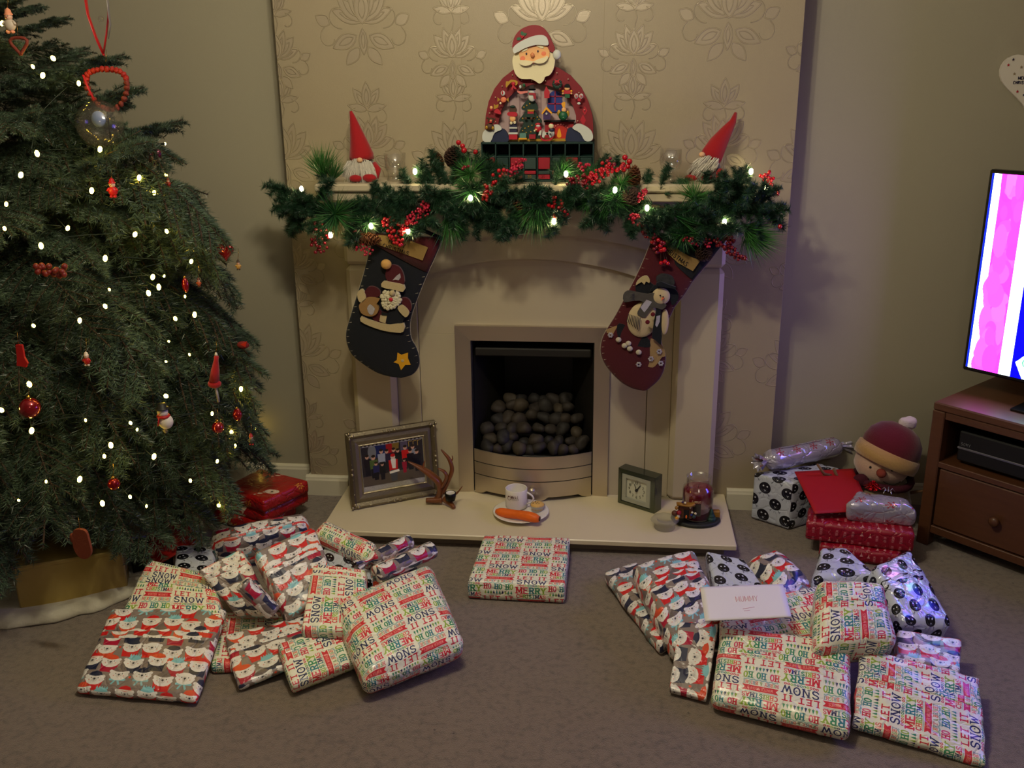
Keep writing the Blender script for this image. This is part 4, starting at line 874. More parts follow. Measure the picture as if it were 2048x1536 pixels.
ring('outer_moulding',0,0,.055,.075,.014,.022,SLV);ring('inner_moulding',.055,.075,.13,.17,.010,.013,SLV);ring('slip',.13,.17,.15,.195,.008,.010,SLB)
g=G();R=random.Random(8)
for k in range(60):
    t=k/60*4;s_=int(t);u=t-s_;p=[(u,.03),(.97,u),(1-u,.97),(.03,1-u)][s_]; cor=min(u,1-u)<.12 or abs(u-.5)<.08
    if cor or k%3==0: g.ball(fp(p[0],p[1],.020),(.005 if cor else .0025,)*3,SLB,7,5,nz=.002,ns=300)
ob('scroll_ornament',g,pf)
ob('backing',G().prism([fp(.01,.01,-.001),fp(.99,.01,-.001),fp(.99,.99,-.001),fp(.01,.99,-.001)],-fn*.006,BRN),pf)
def photo():
    cv=Cv(300,200,(40,36,42),False,2);R=random.Random(6)
    cv.poly([(0,150),(300,140),(300,200),(0,200)],(84,74,66)); cv.poly([(60,0),(120,0),(120,60),(60,60)],(24,34,84));cv.poly([(120,0),(150,0),(150,50),(120,50)],(150,20,24));cv.poly([(150,0),(185,0),(180,40),(150,44)],(120,96,40));cv.poly([(190,0),(225,0),(225,50),(190,50)],(80,72,92));cv.disc((52,30),20,40,(110,112,116))
    for k in range(3): cv.seg((232+k*22,6),(248+k*22,4),3,(170,140,60));cv.seg((232+k*22,6),(232+k*22,30),3,(170,140,60))
    def per(x,y,h,c,leg=(24,24,34),hd=(196,150,126),hair=(40,28,22)):
        cv.poly([(x-h*.22,y),(x+h*.22,y),(x+h*.2,y+h*.55),(x-h*.2,y+h*.55)],c);cv.poly([(x-h*.17,y+h*.5),(x+h*.17,y+h*.5),(x+h*.14,y+h*1.05),(x-h*.14,y+h*1.05)],leg);cv.disc((x,y-h*.14),h*.11,h*.14,hd);cv.disc((x,y-h*.22),h*.11,h*.08,hair)
    per(26,62,80,(28,22,30));per(122,48,80,(38,30,54));per(96,44,84,(150,156,170));per(156,46,78,(70,26,34));per(176,52,74,(20,24,22));per(212,44,84,(196,30,30),(20,20,26));per(250,46,80,(130,134,142));per(268,74,84,(22,22,32));per(236,66,80,(30,26,34));per(56,70,88,(74,96,46));per(66,100,70,(34,36,84));per(96,108,66,(22,26,30))
    per(150,84,104,(188,24,26),(70,74,84),(214,190,170),(190,22,26));cv.poly([(138,80),(164,80),(160,130),(144,128)],(224,218,206));cv.poly([(128,142),(176,136),(178,148),(130,154)],(230,226,218));per(204,104,54,(150,22,50),(150,22,50))
    return cv.img('group_photo')
PHM=bpy.data.materials.new('group photo');PHM.use_nodes=True;n=PHM.node_tree.nodes.new('ShaderNodeTexImage');n.image=photo();u_=PHM.node_tree.nodes.new('ShaderNodeUVMap');PHM.node_tree.links.new(u_.outputs[0],n.inputs[0]);PHM.node_tree.links.new(n.outputs[0],PHM.node_tree.nodes['Principled BSDF'].inputs['Base Color']);PHM.node_tree.nodes['Principled BSDF'].inputs['Roughness'].default_value=.2
mt_=M('patterned mount',(160,156,150),.7,var=.7,vscale=500)
ob('mount',G().add([fp(.14,.18,.004),fp(.86,.18,.004),fp(.86,.82,.004),fp(.14,.82,.004)],[(0,1,2,3)],mt_,False),pf)
ob('photograph',G().add([fp(.155,.26,.005),fp(.845,.26,.005),fp(.845,.78,.005),fp(.155,.78,.005)],[(0,1,2,3)],PHM,False,[[(0,0),(1,0),(1,1),(0,1)]]),pf)
g=G()
for k in range(16): u=.16+k*.043; g.ball(fp(u,.80,.0055),(.004,.002,.0028),DRK,6,4)
ob('border_print',g,pf)
ob('strut',G().prism([fp(.45,.7,-.008),fp(.55,.7,-.008),Vector((*((BL+BR)/2+nv*.04+ex*.01)[:2],HT)),Vector((*((BL+BR)/2+nv*.04-ex*.01)[:2],HT))],nv*.003,BRN),pf)

# antler tealight holder
ANT=M('varnished antler',(112,62,30),.35,bump=.5,bscale=90,var=.35,vscale=25,coat=.3)
ah=root('antler_candle_holder','brown antler tealight holder in front of the picture frame','candle holder',at(893,1005,z=HT))
def pts(L,z=None): return [at(a,b,y=y) for a,b,y in L]
B0=at(884,1000,z=HT+.012);yb=B0.y
def tine(name,L,R_,fl=.6): return ob(name,G().tube(smo(pts(L),4,False),[np.interp(i/(4*(len(L)-1)),np.linspace(0,1,len(R_)),R_) for i in range(4*(len(L)-1)+1)],ANT,10,True,fl),ah)
tine('beam',[(866,1004,yb+.0),(880,988,yb),(878,965,yb-.005),(862,950,yb-.01),(845,938,yb-.015),(816,923,yb-.02)],[.010,.019,.018,.017,.012,.003],.6)
tine('tine',[(848,940,yb-.015),(847,930,yb-.014),(850,921,yb-.012)],[.007,.005,.0015])
tine('tine',[(884,985,yb),(896,962,yb+.005),(904,940,yb+.008),(899,920,yb+.01),(890,908,yb+.012),(882,899,yb+.014)],[.014,.009,.009,.0085,.006,.0025],.8)
tine('tine',[(901,924,yb+.01),(905,918,yb+.01),(904,911,yb+.01)],[.006,.004,.0015])
tine('tine',[(884,975,yb-.008),(893,955,yb-.012),(888,943,yb-.014),(876,937,yb-.016)],[.010,.009,.007,.0025])
tine('tine',[(900,995,yb-.01),(915,985,yb-.006),(925,972,yb-.002)],[.007,.005,.0015])
tine('foot_stub',[(884,1000,yb-.01),(868,1001,yb-.012),(852,1001,yb-.014)],[.012,.0095,.0085],1);tine('foot_stub',[(890,998,yb-.01),(902,1008,yb-.03),(908,1016,yb-.045)],[.013,.009,.0065],1)
cc=at(901,992,y=yb-.03);ob('tealight_cup',G().lathe([(0,-.014),(.015,-.014),(.018,0),(.018,.012),(.0155,.012),(.015,.006),(0,.006)],cc,M('black iron',(10,10,11),.4,.5),22),ah)
ob('tealight',G().lathe([(0,.0065),(.0145,.0065),(.0145,.0125),(.013,.012),(.012,.0105),(0,.0105)],cc,M('white wax',(214,210,200),.4),20),ah)

# plate, mug, carrot, pie
CER=M('white ceramic',(226,220,214),.22,coat=.4)
pc=at(1042,1030,z=HT);pt_=root('plate','white side plate on the hearth under the mug and the carrot','plate',pc)
ob('dish',G().lathe([(0,.001),(.05,.001),(.054,.004),(.088,.014),(.0905,.0155),(.0885,.0165),(.054,.0075),(.05,.006),(0,.006)],pc,CER,48),pt_)
mc=at(1033,1013,z=HT+.0075);mc.z=HT+.0075;mg=root('mug','white printed mug standing on the back of the plate','mug',mc)
r_=.0358;hm=.067
ob('body',G().lathe([(0,.0005),(r_-.004,.0005),(r_,.004),(r_,hm-.001),(r_-.001,hm),(r_-.0025,hm),(r_-.003,hm-.002),(r_-.003,.008),(0,.007)],mc,CER,40),mg)
hang=rad(-8);hd=Vector((cos(hang),sin(hang),0))
ob('handle',G().tube([mc+hd*(r_-.002+.023*sin(pi*t/10)**.8)+Vector((0,0,.013+.042*t/10)) for t in range(11)],.0042,CER,10,True,.7),mg)
MAR2=M('maroon print',(92,28,26),.5);MGR=M('grey print',(110,100,92),.5)
def onmug(u,v): a=rad(-90)-.26+u/r_; return mc+Vector((cos(a)*(r_+.0004),sin(a)*(r_+.0004),v))
g=G();s_,w_=strokes('S',.008)
for t_,x0_,z0_,h_,mat_ in (('SANTA CAFE',-.008,.044,.0085,MAR2),('COOKIES',-.006,.038,.0045,MGR)):
    st_2,w_=strokes(t_,h_,.5);k=.026/w_
    for ch in st_2:
        for p_ in ch: g.tube([onmug(x0_+a*k,z0_+b) for a,b in p_],h_*.07,mat_,4)
ob('print',g,mg);g=G();g.tube([onmug(-.013+.006*cos(q),.042+.006*sin(q)) for q in np.linspace(2.4,6.0,14)],.0007,MGR,4);g.tube([onmug(-.016,.048),onmug(-.0135,.05),onmug(-.011,.0475)],.0018,MAR2,6);ob('emblem',g,mg)
CAR=M('peeled carrot',(232,104,22),.5,bump=.5,bscale=110,var=.2,vscale=40)
cz=HT+.024;ca=at(992,1022,z=cz);cb=at(1078,1037,z=cz+.004);ct=root('carrot','whole peeled orange carrot lying across the front of the plate','carrot',(ca+cb)/2-Vector((0,0,.018)))
cp_=[ca.lerp(cb,t)+Vector((0,.004*sin(pi*t)-.006*t,-.002*sin(2*pi*t))) for t in np.linspace(0,1,14)]
ob('root',G().tube(cp_,[.007,.0125,.0145,.0150,.0150,.0145,.0142,.0145,.0150,.0155,.0155,.0155,.0145,.010],CAR,18),ct)
ob('cut_end',G().ball(cb+(cb-ca).normalized()*.002,(.003,.008,.0085),M('carrot top',(80,44,22),.8),10,7,Matrix.Rotation(-.2,3,'Z')),ct)
pcx=at(1075,1020,z=HT+.01);pcx.z=HT+.009
fo=root('mince_pie','small iced mince pie in a pale foil case beside the mug','pie',pcx);FOI=M('foil case',(196,196,196),.3,.5)
T0=Matrix.Identity(3);g=G()
V=[];F=[];n_=48
for rr,zz in ((.017,0),(.0235,.02),(.0245,.021),(.0228,.0195),(.0165,.002)):
    for k in range(n_): q=2*pi*k/n_;f_=1+.025*(1 if k%2 else -1);V.append(pcx+Vector((rr*f_*cos(q),rr*f_*sin(q),zz)))
for i in range(4):
    for k in range(n_): F.append((i*n_+k,i*n_+(k+1)%n_,(i+1)*n_+(k+1)%n_,(i+1)*n_+k))
F.append(tuple(range(n_))[::-1]);F.append(tuple(4*n_+k for k in range(n_)));ob('foil_case',g.add(V,F,FOI),fo)
ob('pastry',G().lathe([(0,.006),(.0195,.006),(.0222,.0215),(.019,.0245),(.010,.0262),(0,.0265)],pcx,M('pastry',(214,172,98),.6,bump=.6,bscale=200,var=.2,vscale=80),24),fo)
g=G()
for k in range(7): a=k*2.4;q=.003+.0016*k;g.ball(pcx+Vector((q*cos(a)-.004,q*sin(a),.0255)),(.0032,.0024,.0015),BRN,6,4)
ob('filling',g,fo)

# clock
ck0=Vector((.285,-.098,HT+.0005));ck1=Vector((.402,-.175,HT+.0005));cx_=(ck1-ck0).normalized();cn=Vector((-cx_.y,cx_.x,0));cw_=(ck1-ck0).length
chh=(at(1236,935,O=ck0,N=cn)-ck0).z; ck=root('mantel_clock','square mirrored clock with a glittery border standing at the right of the hearth','clock',ck0)
def cp(u,v,d=0): return ck0+cx_*(u*cw_)+Vector((0,0,v*chh))+cn*d
MIR=M('smoked mirror',(96,102,88),.12,.85);GLI=M('crushed crystal',(176,178,166),.3,.3,bump=1,bscale=700);FAC=M('clock face',(196,196,178),.5)
def prof4(name,lv,mat,cap=False):
    g=G();V=[];F=[]
    for u,d in lv: V+=[cp(u,u,d),cp(1-u,u,d),cp(1-u,1-u,d),cp(u,1-u,d)]
    for r in range(len(lv)-1):
        for k in range(4): F.append((r*4+k,r*4+(k+1)%4,(r+1)*4+(k+1)%4,(r+1)*4+k))
    if cap: m_=len(lv)-1;F.append((m_*4,m_*4+1,m_*4+2,m_*4+3))
    return ob(name,g.add(V,F,mat,False),ck)
prof4('case',[(0,.042),(0,.001),(.008,0),(.10,-.003),(.11,.003)],MIR);prof4('crystal_border',[(.105,.002),(.12,-.002),(.22,-.002),(.23,.003)],GLI);prof4('dial',[(.22,.0045)],FAC,True)
ob('back',G().add([cp(0,0,.042),cp(1,0,.042),cp(1,1,.042),cp(0,1,.042)],[(3,2,1,0)],BKM,False),ck)
for k in range(12):
    a=pi/2-k*pi/6;s_=str(k if k else 12);h_=.0085
    label(ck,'numeral',s_,cp(.5+.2*cos(a)-.02*len(s_),.5+.2*sin(a)-.03,.003),cx_,(0,0,1),h_,M('dial print',(60,60,52),.5),wt=.08)
def hand(u,v,w):
    c=cp(.5,.5,.0015);g=G();g.tube([c,cp(u,v,.0015)],w,BLK,6);return ob('hand',g,ck)
hand(.44,.66,.0012);hand(.60,.66,.0016);ob('spindle',G().ball(cp(.5,.5,.001),.005,BLK,10,6),ck)

# candle holder with jar candle and glass lid
jb=at(1391,1040,z=HT);hc=root('candle_tray','oval resin candle tray with a tiny fireplace and decorated tree, under the red candle','candle holder',jb)
TRY=M('dark resin',(32,34,28),.6,bump=.5,bscale=150);RSB=M('brown resin',(88,46,22),.55,bump=.5,bscale=200);RGO=M('gold resin',(150,104,34),.45)
V=[];g=G();g.lathe([(0,0),(.074,0),(.078,.005),(.075,.011),(.07,.0125),(0,.0125)],jb,TRY,40,Matrix.Diagonal((1,.82,1)));ob('tray',g,hc)
def jp(px,py,dy): return at(px,py,y=jb.y+dy)
g=G();a=jp(1372,1026,-.055);g.box(a+Vector((-.024,-.004,-.019)),a+Vector((.02,.012,.026)),RSB,.003);g.box(a+Vector((-.0075,-.006,-.017)),a+Vector((.009,-.003,.012)),DRK,.001);ob('little_fireplace',g,hc)
g=G();g.ball(a+Vector((.001,-.0065,-.010)),(.003,.0015,.006),M('painted flame',(230,110,30),.5),8,6);ob('flame',g,hc)
g=G();g.box(a+Vector((-.030,-.009,.026)),a+Vector((.026,.013,.031)),RGO,.002);g.tube([a+Vector((-.028,-.008,.034)),a+Vector((-.01,-.011,.030)),a+Vector((.012,-.011,.028)),a+Vector((.026,-.008,.034))],.003,RGO,8);ob('little_mantel',g,hc)
g=G()
for dx,dz,m_,r2 in ((-.005,.038,CWH,.0035),(-.024,-.008,CWH,.006),(-.022,.004,CRD,.008),(-.028,-.014,YEL,.007),(.016,-.002,BLU,.004),(.018,.006,CWH,.0035),(.028,.003,CWH,.004),(.024,-.008,GGR,.006),(-.012,.04,PUR,.004),(.012,.022,CWH,.003),(-.036,.002,RSB,.009),(-.03,.02,RGO,.006)): g.ball(a+Vector((dx,-.008,dz)),r2,m_,8,6,nz=.001,ns=200)
ob('little_figures',g,hc)
tb=jp(1422,1040,-.02);g=G()
for k,(r2,z0) in enumerate(((.019,0),(.016,.010),(.012,.019),(.008,.028))): g.lathe([(r2,z0),(r2*.3,z0+.014),(0,z0+.016)],tb+Vector((0,0,-.004)),M('resin fir',(20,58,44),.6,bump=1,bscale=200),16)
ob('little_tree',g,hc)
g=G();g.box(tb+Vector((.006,.02,-.005)),tb+Vector((.03,.04,.02)),RGO,.003);ob('little_chair',g,hc)
jz=HT+.0125;J=Vector((jb.x+.004,jb.y+.004,jz));cj=root('jar_candle','tall open glass jar of dark red wax standing on the resin tray','candle',J)
TGL=bpy.data.materials.new('thin clear glass');TGL.use_nodes=True;nt=TGL.node_tree;nt.nodes.remove(nt.nodes['Principled BSDF']);tr_=nt.nodes.new('ShaderNodeBsdfTransparent');gl_=nt.nodes.new('ShaderNodeBsdfGlossy');fz=nt.nodes.new('ShaderNodeMath');lw=nt.nodes.new('ShaderNodeLayerWeight');lw.inputs[0].default_value=.5;pw=nt.nodes.new('ShaderNodeMath');pw.operation='POWER';pw.inputs[1].default_value=4;nt.links.new(lw.outputs['Facing'],pw.inputs[0]);fz.operation='MULTIPLY_ADD';fz.inputs[1].default_value=.6;fz.inputs[2].default_value=.14;nt.links.new(pw.outputs[0],fz.inputs[0]);mx_=nt.nodes.new('ShaderNodeMixShader');gl_.inputs['Roughness'].default_value=.03;tr_.inputs[0].default_value=(.985,.985,.98,1)
nt.links.new(fz.outputs[0],mx_.inputs[0]);nt.links.new(tr_.outputs[0],mx_.inputs[1]);nt.links.new(gl_.outputs[0],mx_.inputs[2]);nt.links.new(mx_.outputs[0],nt.nodes['Material Output'].inputs[0])
WAX=M('dark red wax',(126,6,34),.3,coat=.5)
ob('glass_jar',G().lathe([(0,.0005),(.044,.0005),(.048,.004),(.0485,.092),(.046,.102),(.038,.109),(.0375,.112),(.0385,.135),(.0395,.137),(.0375,.137),(.036,.112),(.0365,.108),(.045,.1),(.047,.09),(.047,.005),(0,.003)],J,TGL,44),cj)
ob('wax',G().lathe([(0,.004),(.0455,.004),(.0462,.09),(.0435,.0985),(.0415,.0995),(0,.098)],J,WAX,40),cj);ob('wick',G().tube([J+Vector((0,0,.098)),J+Vector((.002,0,.109))],.0012,DRK,6),cj)
def onjar(u,v,e=.0008): a_=rad(-90)-.62+u/.0485; return J+Vector((cos(a_)*(.0485+e),sin(a_)*(.0485+e),v))
V=[];F=[]
for i in range(13):
    for v in (.022,.075): V.append(onjar(-.002+i*.0032,v))
for i in range(12): F.append((2*i,2*i+2,2*i+3,2*i+1))
lb=ob('paper_label',G().add(V,F,M('label photo print',(58,52,46),.4,var=.9,vscale=90)),cj)
V=[];F=[]
for i in range(13):
    for v in (.064,.076): V.append(onjar(-.002+i*.0032,v,.0011))
for i in range(12): F.append((2*i,2*i+2,2*i+3,2*i+1))
ob('label_band',G().add(V,F,M('label maroon',(104,10,30),.4)),cj)
g=G();st2,w_=strokes('CANDLE',.0065,.6)
for ch in st2:
    for p_ in ch: g.tube([onjar(.009+a_*.026/w_,.067+b_,.0014) for a_,b_ in p_],.0005,CWH,4)
ob('lettering',g,cj)
LD=at(1329,1056,z=HT);gl=root('glass_jar_lid','clear glass candle lid with a scalloped top lying on the hearth beside the tray','lid',LD)
V=[];F=[];n_=48
prf=[(0,0),(.03,0),(.033,.004),(.031,.012),(.031,.018),(.041,.024),(.043,.029),(.040,.034),(.030,.037),(.026,.036),(.024,.028),(0,.026)]
for r2,z in prf:
    for k in range(n_): q=2*pi*k/n_;f_=1+(.035*cos(8*q) if r2>.035 else 0);V.append(LD+Vector((r2*f_*cos(q),r2*f_*sin(q),z)))
for i in range(len(prf)-1):
    for k in range(n_): F.append((i*n_+k,i*n_+(k+1)%n_,(i+1)*n_+(k+1)%n_,(i+1)*n_+k))
FRO=bpy.data.materials.new('pressed glass');FRO.use_nodes=True;nt=FRO.node_tree;nt.nodes.remove(nt.nodes['Principled BSDF']);tr_=nt.nodes.new('ShaderNodeBsdfTransparent');gl_=nt.nodes.new('ShaderNodeBsdfPrincipled');gl_.inputs['Base Color'].default_value=s2l((196,190,180));gl_.inputs['Roughness'].default_value=.12;mx_=nt.nodes.new('ShaderNodeMixShader');mx_.inputs[0].default_value=.22;tr_.inputs[0].default_value=(.9,.9,.88,1)
nt.links.new(tr_.outputs[0],mx_.inputs[1]);nt.links.new(gl_.outputs[0],mx_.inputs[2]);nt.links.new(mx_.outputs[0],nt.nodes['Material Output'].inputs[0])
ob('lid',G().add(V,F,FRO),gl)
for o_ in list(COL.objects):
    if o_.name.startswith('bowl') and o_.parent and o_.parent.name.startswith('glass_tumbler'): o_.data.materials[0]=TGL

# ------------------------------------------------------------------ wrapped presents
TAPE=bpy.data.materials.new('sticky tape');TAPE.use_nodes=True;nt=TAPE.node_tree;pb=nt.nodes['Principled BSDF'];pb.inputs['Base Color'].default_value=(.8,.78,.7,1);pb.inputs['Roughness'].default_value=.08;pb.inputs['Alpha'].default_value=.16
def wr(p,amp,sc): 
    n=noise.noise(p*sc)+.5*noise.noise(p*sc*2.3+Vector((9,3,1))); m_=abs(noise.noise(p*sc*1.6+Vector((4,8,2)))); return amp*(n*.8+.9*(.25-m_))
def gift(name,lab,TL,TR,BR_,BL_,t,mat,rot=0,r=.010,puff=.15,w=.0022,pinch=0,seed=0,seam=.2,tape=None,group=None,uvo=(0,0),cat='gift',n=26,grow=0):
    A,B,C,D=[at(*p[:2],z=p[2]) for p in (TL,TR,BR_,BL_)]
    L=((B-A).length+(C-D).length)/2;W=((D-A).length+(C-B).length)/2;nr=((B-A)+(C-D)).cross((A-D)+(B-C)).normalized();hx,hy,hz=L/2,W/2,t/2;r=min(r,hz*.98)
    so=Vector((seed*3.1,seed*1.7,seed))
    def S(a,b,c,e=0):
        P=Vector((a*hx,b*hy,c*hz));q=Vector((max(-hx+r,min(hx-r,P.x)),max(-hy+r,min(hy-r,P.y)),max(-hz+r,min(hz-r,P.z))));d=P-q
        if d.length>1e-9: P=q+d.normalized()*r
        k=(1-a**4)*(1-b**4); zz=P.z*((1-pinch)+pinch*max(0,k)**.5)*(1+puff*(1-a*a)*(1-b*b))
        u=P.x/L+.5;v=.5-P.y/W
        base=A.lerp(B,u).lerp(D.lerp(C,u),v)
        o=base+nr*(zz-hz)
        s=wr(o*1+so,w,16); o+=nr*s*(1 if c>0 else .4)+Vector((wr(o+so*2,w*.8,20),wr(o-so,w*.8,20),0))*(1 if max(abs(a),abs(b))>.9 else .2)
        o+=nr*e
        if o.z<.0025: o.z=.0025
        return o
    m=max(3,int(t/.012)); cr,sr_=cos(rad(rot)),sin(rad(rot))
    def uvr(x,y): return (x*cr+y*sr_+uvo[0],-x*sr_+y*cr+uvo[1])
    g=G();V=[];idx={};F=[];U=[]
    def vid(a,b,c):
        k=(round(a,5),round(b,5),round(c,5))
        if k not in idx: idx[k]=len(V);V.append(S(a,b,c))
        return idx[k]
    def sp_(i,N): x=-1+2*i/N; return math.copysign(abs(x)**.82,x) if abs(x)>1e-9 else 0
    na=n;nb=max(10,int(n*W/L)) if W<L*2 else n
    for ax in range(3):
        N1,N2=[(nb,m),(na,m),(na,nb)][ax]
        for sg in (-1,1):
            for i in range(N1):
                for j in range(N2):
                    q=[];uq=[]
                    for di,dj in ((0,0),(1,0),(1,1),(0,1)):
                        s1,s2=sp_(i+di,N1),sp_(j+dj,N2)
                        abc=[(sg,s1,s2),(s1,sg,s2),(s1,s2,sg)][ax];q.append(vid(*abc));a,b,c=abc
                        if ax==2: uq.append(uvr(a*hx,b*hy))
                        elif ax==0: uq.append(uvr(sg*(hx+(1-c)*hz),b*hy))
                        else: uq.append(uvr(a*hx,sg*(hy+(1-c)*hz)))
                    if (ax==0)==(sg<0): q=q[::-1];uq=uq[::-1]
                    if ax==1: pass
                    F.append(q);U.append(uq)
    g.add(V,F,mat,True,U)
    # consistent outward faces
    cen=sum(V,Vector())/len(V)
    for k,f in enumerate(g.f):
        a,b,c=[Vector(g.v[i]) for i in f[:3]]
        mid=sum((Vector(g.v[i]) for i in f),Vector())/4
        # decide by face family normal in cube space
    base=Vector((cen.x,cen.y,max(.001,min(v.z for v in V))))
    ro=root(name,lab,cat,base,0,group)
    o=ob('wrapping',g,ro)
    import bmesh
    bm=bmesh.new();bm.from_mesh(o.data);bmesh.ops.recalc_face_normals(bm,faces=bm.faces);bm.to_mesh(o.data);bm.free()
    if seam is not None:
        V2=[];F2=[];U2=[];N=n
        for i in range(N+1):
            a=-.985+1.97*i/N
            for b,e in ((seam,.0006),(seam+.02,.0016),(seam+.1,.0012),(seam+.17,.0008)): V2.append((a,b,e))
        vv=[S(a,b,1,e) for a,b,e in V2]
        for i in range(N):
            for j in range(3):
                q=[i*4+j,(i+1)*4+j,(i+1)*4+j+1,i*4+j+1];F2.append(q);U2.append([uvr(V2[k][0]*hx+.013,V2[k][1]*hy+.02) for k in q])
        ob('overlap_flap',G().add(vv,F2,mat,True,U2),ro)
    for (a,b,la,lb_) in (tape or []):
        vv=[S(a+la*i/4,b+lb_*j/4,1,.0013) for i in range(5) for j in range(5)]; F3=[(i*5+j,(i+1)*5+j,(i+1)*5+j+1,i*5+j+1) for i in range(4) for j in range(4)];ob('tape',G().add(vv,F3,TAPE),ro)
    return ro
def rollg(name,lab,P0,P1,r,mat,tw=(1,1),rot=0,w=.002,seed=0,end=.05,group=None,flat=.92,cat='gift'):
    a=at(*P0[:2],z=P0[2]);b=at(*P1[:2],z=P1[2]);d=(b-a).normalized();up=Vector((0,0,1));up=(up-d*up.dot(d)).normalized();sd=d.cross(up);L=(b-a).length
    st=[]
    if tw[0]: st+=[(-end,r*.75),(-end*.7,r*.55),(-end*.35,r*.22),(-end*.12,r*.45),(0,r*.85)]
    else: st+=[(0,r*.001),(0,r*.8),(.004,r*.97)]
    N=12
    st+=[(.012+ (L-.024)*i/N,r) for i in range(N+1)]
    if tw[1]: st+=[(L,r*.85),(L+end*.12,r*.45),(L+end*.35,r*.22),(L+end*.7,r*.55),(L+end,r*.75)]
    else: st+=[(L-.004,r*.97),(L,r*.8),(L,r*.001)]
    V=[];F=[];U=[];n_=30;ln_=[0]
    for i in range(1,len(st)): ln_.append(ln_[-1]+math.hypot(st[i][0]-st[i-1][0],st[i][1]-st[i-1][1]))
    for (x,rr) in st:
        for k in range(n_):
            q=2*pi*k/n_;out=x<0 or x>L;f_=rr*(1+(.28*cos(9*q) if out else .0))
            p=a+d*x+(up*sin(q)*flat+sd*cos(q))*f_;p+=(p-a-d*x)*(noise.noise(p*30+Vector((seed,0,0)))*w/r if r else 0)
            if p.z<.002: p.z=.002
            V.append(p)
    for i in range(len(st)-1):
        for k in range(n_):
            F.append((i*n_+k,i*n_+(k+1)%n_,(i+1)*n_+(k+1)%n_,(i+1)*n_+k))
            uq=[(ln_[i],k*2*pi*r/n_),(ln_[i],(k+1)*2*pi*r/n_),(ln_[i+1],(k+1)*2*pi*r/n_),(ln_[i+1],k*2*pi*r/n_)]
            if rot: uq=[(v_,-u_) for u_,v_ in uq]
            U.append(uq)
    ro=root(name,lab,cat,Vector(((a.x+b.x)/2,(a.y+b.y)/2,max(.001,min(v.z for v in V)))),0,group);ob('wrapping',G().add(V,F,mat,True,U),ro)
    # paper edge running along the roll
    V=[];F=[];U=[]
    for i in range(13):
        x=.012+(L-.024)*i/12
        for q,e in ((1.9,.0004),(1.75,.0016),(1.5,.0012)): V.append(a+d*x+(up*sin(q)*flat+sd*cos(q))*(r+e))
    for i in range(12):
        for j in range(2): F.append((i*3+j,(i+1)*3+j,(i+1)*3+j+1,i*3+j+1));U.append([(i*.02,j*.02),(i*.02+.02,j*.02),(i*.02+.02,j*.02+.02),(i*.02,j*.02+.02)])
    ob('overlap_flap',G().add(V,F,mat,True,U),ro)
    return ro
SB='snow-lettered'
# left heap
gift('wrapped_gift','flat bear-print parcel at the front left corner of the left heap',(222,1213,.105),(452,1212,.10),(392,1398,.028),(148,1376,.028),.03,PB,0,puff=.25,w=.0035,pinch=.35,seed=1,tape=[(-.1,-.85,.25,.12)])
gift('wrapped_gift','lettered parcel between the gold box and the flat bear-print parcel',(297,1116,.135),(428,1148,.13),(445,1235,.09),(232,1240,.07),.07,PT,0,seed=2,puff=.2,tape=[(.1,.2,.2,.3)])
gift('wrapped_gift','thin lettered parcel lying on the carpet underneath the other left parcels',(440,1222,.034),(590,1222,.034),(590,1322,.030),(420,1330,.030),.03,PT,90,seed=3,seam=None)
gift('wrapped_gift','bear-print parcel leaning steeply behind the left corner parcels',(393,1140,.165),(482,1096,.19),(556,1235,.075),(474,1232,.06),.035,PB,0,seed=4,w=.003,seam=.55)
rollg('wrapped_gift','thin bear-print tube lying on the steep parcel in the left heap',(484,1165,.185),(548,1226,.10),.024,PB,(0,0),0,seed=5)
gift('wrapped_gift','large bear-print parcel at the centre back of the left heap',(507,1103,.21),(628,1050,.22),(680,1175,.13),(574,1238,.085),.05,PB,0,seed=6,puff=.3,tape=[(-.9,.3,.15,.3)])
gift('wrapped_gift','long rolled bear-print parcel along the back edge of the left heap',(413,1056,.125),(612,1017,.125),(621,1044,.115),(424,1090,.115),.11,PB,0,r=.035,seed=7,seam=-.6,w=.003)
gift('wrapped_gift','narrow lettered parcel standing upright in the middle of the left heap',(624,1125,.17),(732,1136,.17),(735,1262,.10),(600,1262,.10),.04,PT,90,seed=8,seam=.6)
gift('wrapped_gift','flat bear-print parcel at the front middle of the left heap',(447,1268,.060),(612,1228,.075),(668,1290,.06),(474,1374,.022),.022,PB,0,seed=9,puff=.1,tape=[(-.6,-.8,.3,.1)])
gift('wrapped_gift','small lettered parcel between the puffy parcel and the front bear-print parcel',(553,1285,.075),(678,1246,.085),(712,1322,.045),(583,1372,.040),.035,PT,90,seed=10,seam=.4)
gift('wrapped_gift','puffy cushion-shaped lettered parcel at the right front of the left heap',(664,1192,.15),(862,1112,.15),(934,1274,.10),(730,1352,.09),.09,PT,184,r=.028,puff=.3,w=.0035,pinch=.35,seed=11,seam=None,tape=[(-.2,.75,.35,.15)],n=32)
gift('wrapped_gift','slim lettered box lying across the top of the left heap near the hearth',(650,1036,.175),(756,1084,.165),(735,1118,.155),(622,1062,.165),.05,PT,180,r=.018,seed=12,seam=.3,w=.003)
gift('wrapped_gift','badger-print box under the slim lettered box',(640,1066,.12),(735,1098,.12),(745,1160,.11),(640,1150,.11),.11,PP,0,seed=13,seam=None)
rollg('wrapped_gift','bear-print roll poking out behind the puffy parcel, nearer the camera',(752,1150,.155),(866,1099,.155),.026,PB,(0,0),0,seed=14)
rollg('wrapped_gift','bear-print roll poking out behind the puffy parcel, farther back',(745,1118,.15),(820,1082,.15),.022,PB,(1,0),0,seed=15,end=.06)
